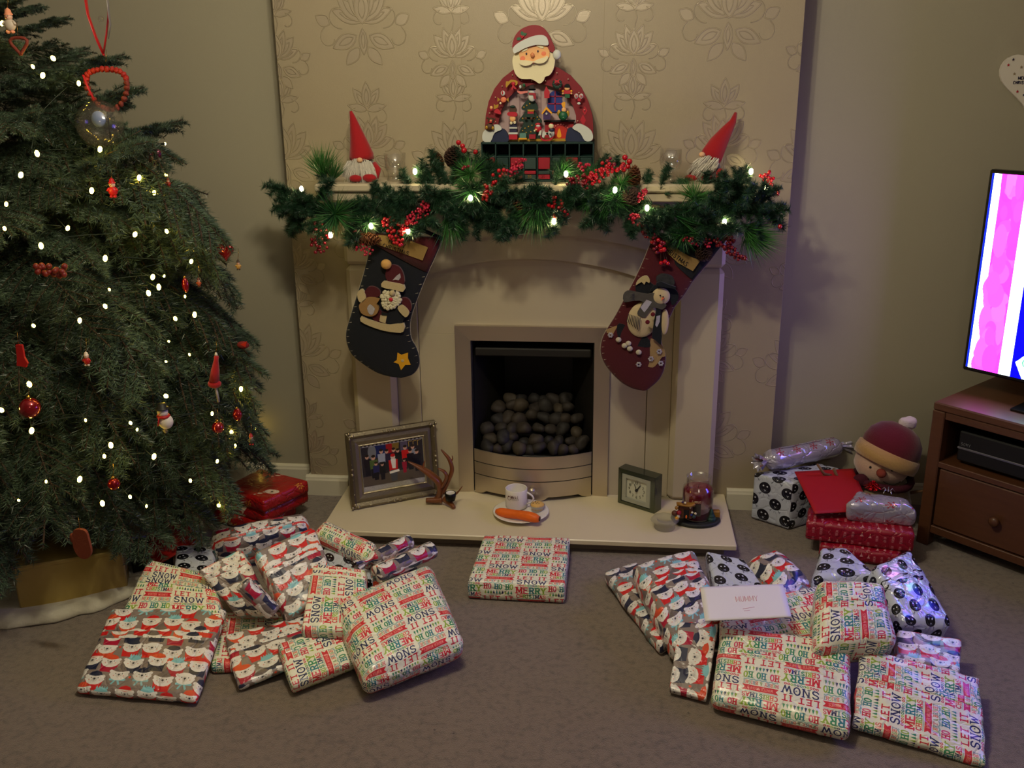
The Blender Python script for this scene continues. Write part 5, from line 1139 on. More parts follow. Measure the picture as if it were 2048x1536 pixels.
gift('wrapped_gift','crumpled bear-print parcel hidden under the two bear-print rolls',(738,1120,.12),(822,1106,.11),(840,1140,.11),(742,1152,.12),.11,PB,30,seed=16,seam=None,w=.006)
gift('wrapped_gift','badger-print parcel behind the lettered parcel at the left',(352,1090,.085),(430,1085,.085),(430,1150,.085),(345,1150,.085),.08,PP,40,seed=17,seam=None)
REDC=M('red card',(176,24,20),.7);gdk=gift('wrapped_gift','dark box with a white label under the red envelope near the tree',(258,1078,.055),(335,1068,.055),(345,1110,.055),(262,1120,.055),.05,M('black wrapping',(22,20,22),.4),0,r=.004,seed=18,seam=None,w=.0005)
def envelope(name,lab,px,z,mat,th=.002,w=.002,cat='envelope'):
    P=[at(a,b,z=z if not hasattr(z,'__len__') else z[i]) for i,(a,b) in enumerate(px)];n=14;V=[];F=[]
    nr=(P[1]-P[0]).cross(P[0]-P[3]).normalized()
    for s_ in (0,1):
        for i in range(n+1):
            for j in range(n+1):
                u,v=i/n,j/n;p=P[0].lerp(P[1],u).lerp(P[3].lerp(P[2],u),v);p=p+nr*(noise.noise(p*6)*w*2-s_*th);V.append(p)
    m_=(n+1)*(n+1)
    for i in range(n):
        for j in range(n): a=i*(n+1)+j;b=a+n+1;F.append((a,a+1,b+1,b));F.append((m_+a,m_+b,m_+b+1,m_+a+1))
    for i in range(n):
        for a,b in ((i*(n+1),(i+1)*(n+1)),((i+1)*(n+1)+n,i*(n+1)+n),(i+1,i),(n*(n+1)+i,n*(n+1)+i+1)): F.append((a,b,b+m_,a+m_))
    c=sum(P,Vector())/4;ro=root(name,lab,cat,c-Vector((0,0,th)));ob('paper',G().add(V,F,mat,True),ro)
    # closing flap on the face
    def q(u,v): 
        p=P[0].lerp(P[1],u).lerp(P[3].lerp(P[2],u),v);return p+nr*(noise.noise(p*6)*w*2+.0004)
    return ro,q,nr
envelope('red_envelope','large plain red envelope lying between the tree and the left heap',[(300,1062),(352,1012),(398,1082),(290,1143)],[.063,.075,.075,.063],REDC)
# stack behind
gift('wrapped_gift','red parcel printed with small white faces, topmost of the stack by the chimney breast',(520,936,.135),(617,961,.13),(526,1003,.13),(444,976,.13),.042,PR,20,seed=19,w=.0015,r=.006,seam=None)
gift('wrapped_gift','red printed parcel in the middle of the stack by the chimney breast',(522,958,.088),(618,980,.088),(528,1024,.088),(438,998,.088),.042,PR,60,seed=20,w=.0025,r=.008,seam=None)
gift('wrapped_gift','red printed parcel at the bottom of the stack by the chimney breast',(500,985,.045),(592,1006,.045),(520,1046,.045),(425,1022,.045),.04,PR,0,seed=21,w=.0025,r=.008,seam=None)
# gold box under the tree
GB=M('dull gold paper',(182,158,88),.45,.2,bump=.25,bscale=30,coat=.2);A_=Vector((-1.338,-.835,0));dx_=Vector((.235,.115,0));L_=dx_.length;dx_.normalize();dy_=Vector((-dx_.y,dx_.x,0))
gb=root('gold_box','large plain gold wrapped box standing on the tree skirt','gift',A_+Vector((0,0,.006)),math.atan2(dx_.y,dx_.x));T=WM[gb.name]
g=G();g.box((-.02,0,0),(L_+.0,.2,.135),GB,.004,T);ob('wrapping',g,gb);ob('lid_overlap',G().box((-.0215,-.0015,.122),(L_+.0015,.2,.1362),GB,.004,T),gb)
gb2=root('gold_box','smaller gold wrapped box behind the large gold box','gift',at(268,1078,z=.0)+Vector((0,.05,.006)),.3);ob('wrapping',G().box((-.08,-.05,0),(.07,.06,.1),GB,.004,WM[gb2.name]),gb2)
# centre present
gift('wrapped_gift','neat square lettered box on its own in front of the hearth',(968,1068,.06),(1140,1074,.06),(1130,1172,.06),(934,1162,.06),.057,PT,0,r=.008,puff=.05,w=.0012,seed=22,uvo=(.092,.02),seam=None,tape=[(-.9,-.95,.2,.1)],n=34)
# right heap
gift('wrapped_gift','large lumpy bear-print parcel at the left of the right heap',(1262,1128,.13),(1385,1092,.14),(1450,1225,.10),(1348,1292,.075),.068,PB,0,r=.02,puff=.4,w=.006,seed=23,n=32)
gift('wrapped_gift','crumpled bear-print parcel sticking out under the large lumpy one, leftmost of the right heap',(1207,1143,.045),(1275,1120,.05),(1372,1265,.04),(1318,1290,.038),.035,PB,0,w=.006,seed=24,seam=None)
gift('wrapped_gift','small thin bear-print slab propped at the front left of the right heap',(1358,1243,.10),(1437,1247,.10),(1413,1398,.022),(1338,1378,.022),.018,PB,90,r=.004,puff=.05,w=.001,seed=25,seam=None)
gift('wrapped_gift','badger-print parcel lying behind the white envelope',(1411,1100,.13),(1488,1118,.14),(1545,1190,.12),(1435,1200,.12),.07,PP,10,seed=26,w=.003,seam=None)
gift('wrapped_gift','fat crumpled bear-print parcel at the back of the right heap above the envelope',(1476,1116,.14),(1552,1088,.15),(1632,1150,.14),(1560,1200,.13),.12,PB,0,r=.04,puff=.35,w=.009,seed=27,seam=None,n=32)
gift('wrapped_gift','crushed lettered parcel partly under the white envelope',(1440,1205,.12),(1640,1168,.13),(1700,1270,.11),(1440,1266,.11),.06,PT,12,seed=28,w=.005)
gift('wrapped_gift','wide lettered parcel at the front centre of the right heap',(1441,1246,.13),(1702,1276,.13),(1702,1468,.05),(1420,1400,.045),.045,PT,180,r=.018,puff=.35,w=.004,seed=29,n=34,tape=[(-.5,.3,.5,.15),(.6,-.1,.2,.2)])
gift('wrapped_gift','soft upright lettered parcel on top of the right heap',(1636,1150,.22),(1772,1160,.215),(1800,1285,.14),(1628,1300,.14),.09,PT,90,r=.028,puff=.3,w=.005,seed=30,n=32)
gift('wrapped_gift','creased lettered parcel at the front right corner of the right heap',(1724,1290,.115),(1962,1352,.075),(1974,1526,.022),(1704,1446,.035),.03,PT,90,r=.008,puff=.2,w=.0055,pinch=.3,seed=31,n=36,tape=[(-.95,.3,.2,.3)])
gift('wrapped_gift','bear-print parcel between the badger-print parcel and the front right corner',(1795,1256,.10),(1926,1276,.085),(1922,1345,.07),(1790,1320,.08),.045,PB,0,seed=32,seam=None)
gift('wrapped_gift','shiny badger-print parcel at the right edge of the right heap',(1745,1130,.165),(1822,1094,.15),(1912,1250,.085),(1802,1245,.10),.09,PP,0,r=.02,seed=33,w=.004,puff=.3)
gift('wrapped_gift','badger-print parcel in front of the red lettered parcels',(1640,1093,.125),(1692,1092,.13),(1762,1150,.13),(1620,1158,.12),.11,PP,20,r=.02,seed=34,w=.003,seam=None)
ev,q_,nr_=envelope('white_envelope','white envelope with faint pink handwriting lying on top of the right heap',[(1400,1174),(1566,1168),(1583,1233),(1410,1241)],[.178,.192,.178,.17],M('white paper',(225,220,224),.6),.0025,.0006)
PNM=M('pink ink',(214,140,160),.6);g=G();st2,w_=strokes('MUMMY',.07,.8)
for ch in st2:
    for p_ in ch: g.tube([q_(.40+a_*.26/w_,.50-b_*2.2) for a_,b_ in p_],.0006,PNM,4)
g.tube([q_(.46,.72),q_(.6,.68)],.0005,PNM,4);g.tube([q_(.47,.78),q_(.54,.765)],.0005,PNM,4);ob('handwriting',g,ev)
# corner by the television
def cgift(name,lab,c0,c1,c2,h,mat,z0=0,**k):
    """upright box: base corners left, front, right as floor points"""
gift('wrapped_gift','tall badger-print box in the right alcove under the rolled present',(1640,926,.165),(1690,938,.165),(1586,967,.165),(1507,945,.165),.162,PP,0,r=.006,puff=.03,w=.0015,seed=35,seam=None)
rollg('wrapped_gift','silver cracker-shaped roll with red flakes on top of the badger-print box',(1537,921,.205),(1672,893,.2),.036,PF,(1,1),0,seed=36,w=.004,end=.045)
gift('wrapped_gift','upper red script-print parcel at the foot of the snowman toy',(1618,1010,.115),(1822,1040,.115),(1832,1070,.11),(1612,1044,.11),.062,PS,0,seed=37,w=.003,seam=None,puff=.1)
gift('wrapped_gift','lower red script-print parcel at the foot of the snowman toy',(1640,1062,.05),(1820,1072,.05),(1800,1112,.045),(1640,1090,.045),.045,PS,0,seed=38,w=.003,seam=None)
gift('wrapped_gift','silver flake-print parcel with a red bow on the script-print parcels',(1716,978,.185),(1815,996,.185),(1837,1020,.175),(1688,1008,.175),.062,PF,0,r=.016,seed=39,w=.007,seam=None,puff=.25)
envelope('red_envelope','square bright red envelope leaning against the tall badger-print box',[(1589,943),(1706,937),(1742,1021),(1630,1027)],[.19,.19,.14,.138],M('bright red card',(166,8,22),.6),.002,.0004)
BOW=M('metallic red ribbon',(190,12,22),.22,.7);bc=at(1745,980,z=.19);bo=root('gift_bow','shiny red ribbon bow on the silver flake-print parcel','bow',bc);R=random.Random(3)
for ring_,(nl,rr,zz) in enumerate(((9,.026,.006),(7,.018,.014),(4,.009,.02))):
    for k in range(nl):
        a=2*pi*k/nl+ring_*.4;d=Vector((cos(a),sin(a),0));c=bc+Vector((0,0,zz));g=G();g.tube([c,c+d*rr*.5+Vector((0,0,.009)),c+d*rr+Vector((0,0,.004)),c+d*rr*.6+Vector((0,0,-.003)),c],.0035,BOW,6,False,.2,up=(0,0,1));ob('loop',g,bo)
c=at(1776,984,z=.19);sb_=root('gift_bow','small silver ribbon curl beside the red bow','bow',c);g=G()
for k in range(5): a=k*1.25;g.tube([c,c+Vector((cos(a)*.012,sin(a)*.012,.012)),c+Vector((cos(a)*.02,sin(a)*.02,.002))],.002,M('silver ribbon',(180,180,186),.2,.8),5,False,.3)
ob('curl',g,sb_)

# ------------------------------------------------------------------ snowman toy
FLU=M('fluffy cream plush',(150,128,98),.95,bump=1,bscale=160,sheen=.5);FLF=M('snowman face plush',(190,160,140),.95,bump=.8,bscale=180,sheen=.5);HRD=M('dark red fleece',(92,8,30),.95,bump=.4,bscale=200,sheen=.3);HBD=M('tan fleece',(176,140,84),.95,bump=.8,bscale=150,sheen=.5);TWG=M('twig',(120,90,62),.8)
sc_=Vector((1.12,-.07,0));so=root('snowman_toy','plush snowman toy in a dark red bobble hat sitting beside the television stand','soft toy',sc_)
g=G();g.ball(sc_+Vector((0,0,.085)),(.10,.10,.095),FLU,30,20,nz=.008,ns=40);ob('body',g,so)
hc_=sc_+Vector((0.0,-.015,.215));g=G();g.ball(hc_,(.088,.08,.07),FLF,30,20,nz=.004,ns=40);ob('head',g,so)
Tt=Matrix.Rotation(rad(22),3,'Y')@Matrix.Rotation(rad(-8),3,'X')
hh=hc_+Vector((.008,.0,.02))
ob('hat_band',G().lathe([(.088,-.022),(.098,-.02),(.101,.0),(.098,.022),(.088,.026)],hh,HBD,36,Tt),so)
ob('hat',G().lathe([(.09,.02),(.091,.04),(.083,.07),(.062,.096),(.034,.11),(0,.114)],hh,HRD,36,Tt),so)
ob('bobble',G().ball(hh+Tt@Vector((.012,0,.125)),(.028,.022,.02),M('white fluff',(214,200,204),.95,bump=1,bscale=150,sheen=.5),16,12,nz=.006,ns=60),so)
ob('nose',G().ball(hc_+Vector((-.026,-.083,-.002)),(.015,.018,.014),M('brown felt',(130,54,40),.9),14,10),so)
g=G();g.ball(hc_+Vector((-.055,-.062,.008)),.004,DRK,8,6);g.ball(hc_+Vector((.006,-.08,.008)),.004,DRK,8,6);ob('eyes',g,so)
g=G();g.tube([hc_+Vector((.012+.028*cos(q),-.078+.01*abs(cos(q)),-.03+.012*sin(q))) for q in np.linspace(pi*1.1,pi*1.9,7)],.0012,DRK,5,False);ob('smile',g,so)
g=G();g.tube([sc_+Vector((.09*cos(q),-.01+.085*sin(q),.16+.006*sin(2*q))) for q in np.linspace(0,2*pi,22)],.012,M('scarf dark red',(70,14,34),.95,bump=.8,bscale=120),10,False);g.ball(sc_+Vector((-.075,-.06,.17)),(.026,.018,.022),M('scarf dark red'),12,8);ob('scarf',g,so)
def tw_(name,L,r_=.006): ob(name,G().tube([sc_+Vector(p) for p in L],[r_,r_*.9]+[r_*.8]*(len(L)-2),TWG,7),so)
tw_('stick_arm',[(-.10,-.02,.16),(-.145,-.05,.175),(-.16,-.055,.205)]);tw_('stick_arm',[(-.14,-.045,.17),(-.19,-.06,.19),(-.215,-.07,.225)],.005);tw_('stick_arm',[(-.17,-.055,.185),(-.22,-.06,.175)],.004)
tw_('stick_arm',[(.09,-.03,.12),(.13,-.06,.145),(.135,-.065,.185)],.005)
# ------------------------------------------------------------------ evergreen foliage kit
def tri_mesh(name,V,F,mats,mi=None):
    me=bpy.data.meshes.new(name);V=np.asarray(V,np.float32);F=np.asarray(F,np.int32)
    me.vertices.add(len(V));me.vertices.foreach_set('co',V.ravel());me.loops.add(F.size);me.loops.foreach_set('vertex_index',F.ravel());me.polygons.add(len(F))
    me.polygons.foreach_set('loop_start',np.arange(0,F.size,3,dtype=np.int32));me.polygons.foreach_set('loop_total',np.full(len(F),3,np.int32))
    for m in mats: me.materials.append(m)
    if mi is not None: me.polygons.foreach_set('material_index',np.asarray(mi,np.int32))
    me.update();me.validate();return me
def needles(segs,per_m,ln,wd,fwd,rs,updir=.0,rad_all=True):
    """needles growing off twig segments: returns verts, tris"""
    P=[];D=[]
    for a,b in segs:
        L=np.linalg.norm(b-a); k=max(1,int(L*per_m+rs.rand()));t=rs.rand(k,1);P.append(a+(b-a)*t);D.append(np.repeat(((b-a)/(L+1e-9))[None],k,0))
    P=np.concatenate(P);D=np.concatenate(D);n=len(P);r=rs.normal(size=(n,3));r[:,2]+=updir;r-=D*(r*D).sum(1,keepdims=True);r/=np.linalg.norm(r,axis=1,keepdims=True)+1e-9
    d=D*fwd+r*math.sqrt(max(.05,1-fwd*fwd))+rs.normal(size=(n,3))*.06;d/=np.linalg.norm(d,axis=1,keepdims=True);l=ln*(.75+.4*rs.rand(n,1));s=np.cross(d,rs.normal(size=(n,3)));s/=np.linalg.norm(s,axis=1,keepdims=True)+1e-9
    T=P+d*l;V=np.stack([P-s*wd*.5,P+s*wd*.5,T],1).reshape(-1,3);F=np.arange(3*n).reshape(-1,3);return V,F
def sticks(segs,r):
    V=[];F=[]
    for a,b in segs:
        d=b-a;u=np.cross(d,[0,.3,1.]);u/=np.linalg.norm(u)+1e-9;w_=np.cross(d,u);w_/=np.linalg.norm(w_)+1e-9;o=len(V)
        for p in (a,b):
            for k in range(3): q=2.094*k;V.append(p+(u*cos(q)+w_*sin(q))*r)
        for k in range(3): j=(k+1)%3;F+=[(o+k,o+j,o+3+j),(o+k,o+3+j,o+3+k)]
    return np.array(V),np.array(F)
def needle_mat(name,c1,c2,rough=.42):
    m=M(name,c1,rough,sheen=0);nt=m.node_tree;b=nt.nodes['Principled BSDF'];tc=nt.nodes.new('ShaderNodeTexCoord');n=nt.nodes.new('ShaderNodeTexNoise');n.inputs['Scale'].default_value=22;nt.links.new(tc.outputs['Object'],n.inputs['Vector'])
    oi=nt.nodes.new('ShaderNodeObjectInfo');ad=nt.nodes.new('ShaderNodeMath');ad.operation='MULTIPLY_ADD';ad.inputs[1].default_value=.5;nt.links.new(oi.outputs['Random'],ad.inputs[0]);nt.links.new(n.outputs[0],ad.inputs[2])
    r=nt.nodes.new('ShaderNodeValToRGB');r.color_ramp.elements[0].position=.35;r.color_ramp.elements[0].color=s2l(c1);r.color_ramp.elements[1].position=1;r.color_ramp.elements[1].color=s2l(c2);nt.links.new(ad.outputs[0],r.inputs[0]);nt.links.new(r.outputs[0],b.inputs['Base Color']);return m
FIR=needle_mat('fir needles',(26,40,33),(84,104,82),.36);BRK=M('bark',(62,46,34),.9)
def spray(seed,L,rise,droop,dens=1300):
    rs=np.random.RandomState(seed);segs=[];wood=[]
    def curve(p,d,l,drp,n):
        pts=[p];d=d/np.linalg.norm(d)
        for i in range(n):
            d=d+np.array([0,0,-drp/n])+rs.normal(size=3)*.03;d/=np.linalg.norm(d);pts.append(pts[-1]+d*l/n)
        return pts
    mn=curve(np.zeros(3),np.array([1,0,rise]),L,droop,22);wood+=list(zip(mn[:-1],mn[1:]));segs+=list(zip(mn[5:-1],mn[6:]))
    for i in range(4,21):
        for sd in (1,-1):
            if rs.rand()<.18: continue
            p=mn[i];d0=mn[i+1]-mn[i];d0/=np.linalg.norm(d0);side=np.cross([0,0,1.],d0);side/=np.linalg.norm(side)+1e-9;f=1-i/22
            l=(.40*L*f**.75+.035)*rs.uniform(.8,1.15);d=d0*.75+side*sd*.85+np.array([0,0,rs.uniform(-.15,.2)])
            tw=curve(p,d,l,droop*.55+.1,6);segs+=list(zip(tw[:-1],tw[1:]));wood+=list(zip(tw[:-1:2],tw[2::2]))
            if l>.07:
                for j in range(1,6):
                    for s2 in (1,-1):
                        if rs.rand()<.45: continue
                        dd=tw[j+1]-tw[j] if j<6 else tw[6]-tw[5];dd/=np.linalg.norm(dd);sv=np.cross([0,0,1.],dd);sv/=np.linalg.norm(sv)+1e-9
                        t2=curve(tw[j],dd*.8+sv*s2*.7,(.3*l*(1-j/8)+.02),droop*.5+.1,2);segs+=list(zip(t2[:-1],t2[1:]))
    segs=[(np.array(a),np.array(b)) for a,b in segs];V,F=needles(segs,dens,.0165,.0017,.55,rs,.35);V2,F2=sticks([(np.array(a),np.array(b)) for a,b in wood],.0022)
    return tri_mesh('branch',np.concatenate([V,V2]),np.concatenate([F,F2+len(V)]),[FIR,BRK],[0]*len(F)+[1]*len(F2)),mn
TC=Vector((-1.45,-.50,0))
RZ=([0,.12,.3,.6,.95,1.1,1.35,1.5,1.65,1.95],[.50,.60,.64,.63,.57,.49,.39,.30,.20,.02])
def Rz(z): return float(np.interp(z,*RZ))
tree=root('christmas_tree','tall real fir christmas tree with drooping branches standing in the left alcove','christmas tree',TC)
ob('trunk',G().tube([TC+Vector((0,0,.01)),TC+Vector((.01,0,1)),TC+Vector((0,0,1.95))],[.042,.03,.008],BRK,12),tree)
VAR={k:[spray(s,.6,ri,dr) for s in seeds] for k,(seeds,ri,dr) in {'up':((1,2),.55,.25),'mid':((3,4,5),.25,.8),'low':((6,7,8),.15,1.35)}.items()}
RT_=random.Random(21);BR_=[]
def put_branch(z,az,R,kind,roll=0,pitch=0,var=None):
    me,mn=(var if var else RT_.choice(VAR[kind]));reach=math.hypot(mn[-1][0],mn[-1][1]);s=max(.28,R/reach)
    o=bpy.data.objects.new('branch',me);COL.objects.link(o);o.parent=tree
    o.matrix_local=Matrix.Translation((0,0,z))@Matrix.Rotation(az,4,'Z')@Matrix.Rotation(-pitch,4,'Y')@Matrix.Rotation(roll,4,'X')@Matrix.Scale(s,4);BR_.append(o)
    return o
N_=160
for i in range(N_):
    t=i/(N_-1);zt2=.10+1.78*(t**1.12);kind='low' if zt2<.75 else 'mid' if zt2<1.25 else 'up'
    az=(i*2.39996)%(2*pi); 
    if pi*.62<az<pi*1.28 and RT_.random()<.6: az=RT_.uniform(-2.2,.9)
    drop={'low':.30,'mid':.10,'up':-.18}[kind];R=Rz(max(.1,zt2))*RT_.uniform(.72,1.06)
    sa=sin(az)
    if sa>.1: R=min(R,.50/sa)
    zb_=zt2+drop*R/.6+RT_.uniform(-.02,.02)
    if TC.x+R*cos(az)<-2.25: R=.7
    put_branch(max(.22,zb_),az,max(.14,R),kind,RT_.uniform(-.4,.4),RT_.uniform(-.1,.1))
# explicit long boughs on the side towards the fireplace
def toward(px,py,zbase,kind,reach_y,roll=0,var=0):
    tip=at(px,py,y=reach_y);d=tip-TC;az=math.atan2(d.y,d.x);me,mn=VAR[kind][var];R=math.hypot(d.x,d.y);s=R/math.hypot(mn[-1][0],mn[-1][1]);zb_=tip.z-mn[-1][2]*s;put_branch(zb_,az,R,kind,roll,0,VAR[kind][var])
for a in ((489,492,0,'low',-.42,0,1),(436,545,0,'low',-.5,.3,0),(476,600,0,'low',-.35,.2,2),(532,735,0,'mid',-.38,0,0),(512,700,0,'low',-.3,-.2,1),(515,800,0,'low',-.45,.2,0),(562,925,0,'mid',-.25,0,1),(245,108,0,'up',-.45,0,0),(300,165,0,'up',-.4,.2,1),(362,240,0,'up',-.4,0,0),(330,262,0,'up',-.55,.3,1),(415,390,0,'mid',-.4,0,2),(355,330,0,'mid',-.5,0,1),(137,32,0,'up',-.45,0,0),(345,1105,0,'low',-.72,.2,1),(430,1060,0,'low',-.6,0,0),(200,1050,0,'low',-.8,0,0),(60,1020,0,'low',-.8,.2,1),(270,1085,0,'low',-.8,0,2),(540,870,0,'low',-.3,0,0)): toward(*a)
# ------------------------------------------------------------------ tree skirt
SK=M('white plush',(204,198,180),.95,bump=1,bscale=90,sheen=.6);g=G();V=[];F=[];n_=90
prf=[(.02,.006),(.2,.007),(.32,.008),(.36,.018),(.385,.026),(.41,.028),(.43,.022),(.44,.008),(.435,.001)]
for r2,z in prf:
    for k in range(n_):
        q=2*pi*k/n_;p=TC+Vector((r2*cos(q),r2*sin(q),z));a=noise.noise(p*14);b=noise.noise(p*60)
        if z>.01: p.z+=a*.006+b*.003
        if r2>.35: p+=Vector((cos(q),sin(q),0))*(.016*a+.004*b)
        p.z=max(.001,p.z);p.y=min(p.y,.085);V.append(p)
for i in range(len(prf)-1):
    for k in range(n_): F.append((i*n_+k,i*n_+(k+1)%n_,(i+1)*n_+(k+1)%n_,(i+1)*n_+k))
ts=root('tree_skirt','round white fluffy skirt on the carpet around the foot of the christmas tree','tree skirt',TC);g.add(V,[f[::-1] for f in F],SK);ob('cloth',g,ts)
# ------------------------------------------------------------------ lights
def bulb_mat(name,col,st): return M(name,col,.3,emit=col,est=st)
BT=bulb_mat('tree bulb glow',(255,216,80),48);BG_=bulb_mat('garland bulb glow',(255,240,170),60);WIR=M('dark green wire',(14,30,20),.5)
def ico(r,mat,name='bulb'):
    g=G();g.ball((0,0,0),(r,r,r*1.5),mat,8,6);o=ob(name,g);me=o.data;bpy.data.objects.remove(o);return me
def onTree(px,py,k=1.0):
    d=(FW*FPX+RT*(px-1024)+UP*(768-py)).normalized();best=None
    t=1.6
    while t<4.6:
        p=CAM+d*t
        if .06<p.z<1.95:
            e=math.hypot(p.x-TC.x,p.y-TC.y)-Rz(p.z)*k
            if best is None or e<best[0]: best=(e,t,p.copy())
            if e<=0: return p
        t+=.01
    return best[2]
me=ico(.0052,BT)
TL_=root('tree_lights','string of warm yellow fairy lights wound around the christmas tree','string lights',TC+Vector((0,0,.3)))
L1=[(255,280),(158,320),(205,362),(378,400),(793,690),(797,840),(480,717),(178,737),(100,840),(30,980),(22,1097),(325,1095),(648,1125),(800,1110),(197,1180),(505,1240),(918,1255),(733,1330),(788,1325),(762,1378),(713,1407),(525,1390),(888,1423),(505,1470),(10,112),(440,915),(668,853),(740,925)]
L2=[(143,195),(340,173),(748,165),(808,318),(708,348),(720,262),(125,445),(708,495),(1028,465),(905,570),(365,598),(557,610),(585,638),(135,643),(473,705),(445,752),(657,753),(987,648),(1090,632),(1003,708),(927,773),(340,850),(812,856),(437,953),(625,965),(933,962),(80,940),(555,925),(5,555),(197,860),(830,148)]
PB_=[onTree(a/2.4,b/2.4,1.02) for a,b in L1]+[onTree(a/2.133,560+b/2.133,1.02) for a,b in L2]
PB_=[at(511,856,y=.035) if (p-at(1090/2.133,560+632/2.133,y=p.y)).length<.01 else p for p in PB_]
for p in PB_:
    o=bpy.data.objects.new('bulb',me);COL.objects.link(o);o.parent=TL_;o.matrix_local=Matrix.Translation(p-WM[TL_.name].translation)@Matrix.Rotation(RT_.uniform(-1,1),4,'X')@Matrix.Scale(RT_.choice([.55,.75,.9,1.05]),4)
g=G();S_=sorted(PB_,key=lambda p:-p.z)
for p in S_:
    inn=Vector((TC.x,TC.y,p.z))-p;inn.z=-.02;inn.normalize();g.tube([p,p+inn*.012],.003,WIR,6);g.tube([p+inn*.012,p+inn*.06+Vector((0,0,.02))],.0013,WIR,4)
for a,b in zip(S_[:-1],S_[1:]):
    if (a-b).length<.35: g.tube([a.lerp(b,t)+(Vector((TC.x,TC.y,(a.z+b.z)/2))-a.lerp(b,t)).normalized()*(.04+.05*sin(pi*t)) for t in np.linspace(0,1,7)],.0013,WIR,4)
ob('wire',g,TL_,kind='stuff')

# ------------------------------------------------------------------ garland on the mantel shelf
PVC=needle_mat('garland needles',(22,48,36),(44,78,52),.4);LNG=needle_mat('long pine needles',(20,66,34),(62,118,52),.38)
def sprig(seed,L):
    rs=np.random.RandomState(seed);pts=[np.zeros(3)];d=np.array([1.,0,0])
    for i in range(8): d=d+rs.normal(size=3)*.08;d/=np.linalg.norm(d);pts.append(pts[-1]+d*L/8)
    segs=list(zip(pts[:-1],pts[1:]))
    for i in (3,5):
        for s in (1,-1):
            q=np.array([.7,s*.7,rs.uniform(-.4,.4)]);q/=np.linalg.norm(q);segs.append((pts[i],pts[i]+q*L*.28))
    V,F=needles(segs,4600,.025,.0019,.45,rs);V2,F2=sticks(segs,.0014);return tri_mesh('pine_sprig',np.concatenate([V,V2]),np.concatenate([F,F2+len(V)]),[PVC,BRK],[0]*len(F)+[1]*len(F2))
def tuft(seed,L,n=150,spread=1.0):
    rs=np.random.RandomState(seed);V=[];F=[]
    for k in range(n):
        d=rs.normal(size=3)*spread;d[0]=abs(d[0])*.5+(.25 if spread>.9 else 1.0);d/=np.linalg.norm(d);l=L*rs.uniform(.7,1.1);s=np.cross(d,rs.normal(size=3));s/=np.linalg.norm(s);w_=.0009;b=np.array([rs.uniform(0,.02),0,0]);m=b+d*l*.55;e=b+d*l+np.array([0,0,-.1*l])+rs.normal(size=3)*.003
        o=len(V);V+=[b-s*w_,b+s*w_,m-s*w_,m+s*w_,e];F+=[(o,o+1,o+3),(o,o+3,o+2),(o+2,o+3,o+4)]
    return tri_mesh('long_needle_tuft',np.array(V),np.array(F),[LNG])
SPR=[sprig(i,.12) for i in range(5)];TUF=[tuft(20,.085,190),tuft(21,.085,190),tuft(22,.1,170,.55)]
ga=root('garland','green pine garland with red berries and cones draped along the front of the mantel shelf','garland',(0,-.2,MT-.04))
GM=WM[ga.name].inverted()
def place(me,name,p,d,s=1,roll=0,par=ga):
    o=bpy.data.objects.new(name,me);COL.objects.link(o);o.parent=par;x=Vector(d).normalized();q=x.to_track_quat('X','Z').to_matrix().to_4x4()
    o.matrix_local=WM[par.name].inverted()@Matrix.Translation(p)@q@Matrix.Rotation(roll,4,'X')@Matrix.Scale(s,4);return o
path=[(598,395,-.12),(632,408,-.2),(700,415,-.215),(780,408,-.215),(860,400,-.215),(940,395,-.215),(1000,400,-.215),(1060,408,-.22),(1140,395,-.215),(1220,392,-.215),(1300,412,-.22),(1380,420,-.22),(1450,415,-.215),(1500,400,-.2),(1540,390,-.13)]
PA=smo([at(a,b,y=y) for a,b,y in path],8,False);ob('vine',G().tube(PA,.006,BRK,7),ga)
RG=random.Random(5);gaps=[(636,668,362,400),(695,735,362,400),(780,800,370,408),(1066,1096,366,384),(1350,1415,362,404)]
def near(px): return min(PA,key=lambda p:abs(p.x-at(px,400,y=-.2).x))
for i in range(190):
    p=RG.choice(PA)+Vector((RG.uniform(-.02,.02),RG.uniform(-.02,.01),RG.uniform(-.03,.02)));a=RG.uniform(0,2*pi);d=Vector((cos(a),RG.uniform(-.5,.1),sin(a)*.62-.22))
    tip=p+d.normalized()*.1;v=tip-CAM;w_=v.dot(FW);tx,ty=1024+FPX*v.dot(RT)/w_,768-FPX*v.dot(UP)/w_
    if any(x0<tx<x1 and y0<ty<y1 for x0,x1,y0,y1 in gaps) or (ty<352): continue
    if p.z<MT and tip.y>-.17 and abs(tip.x)<.64: continue
    place(RG.choice(SPR),'pine_sprig',p,d,RG.uniform(.6,.95),RG.uniform(0,6))
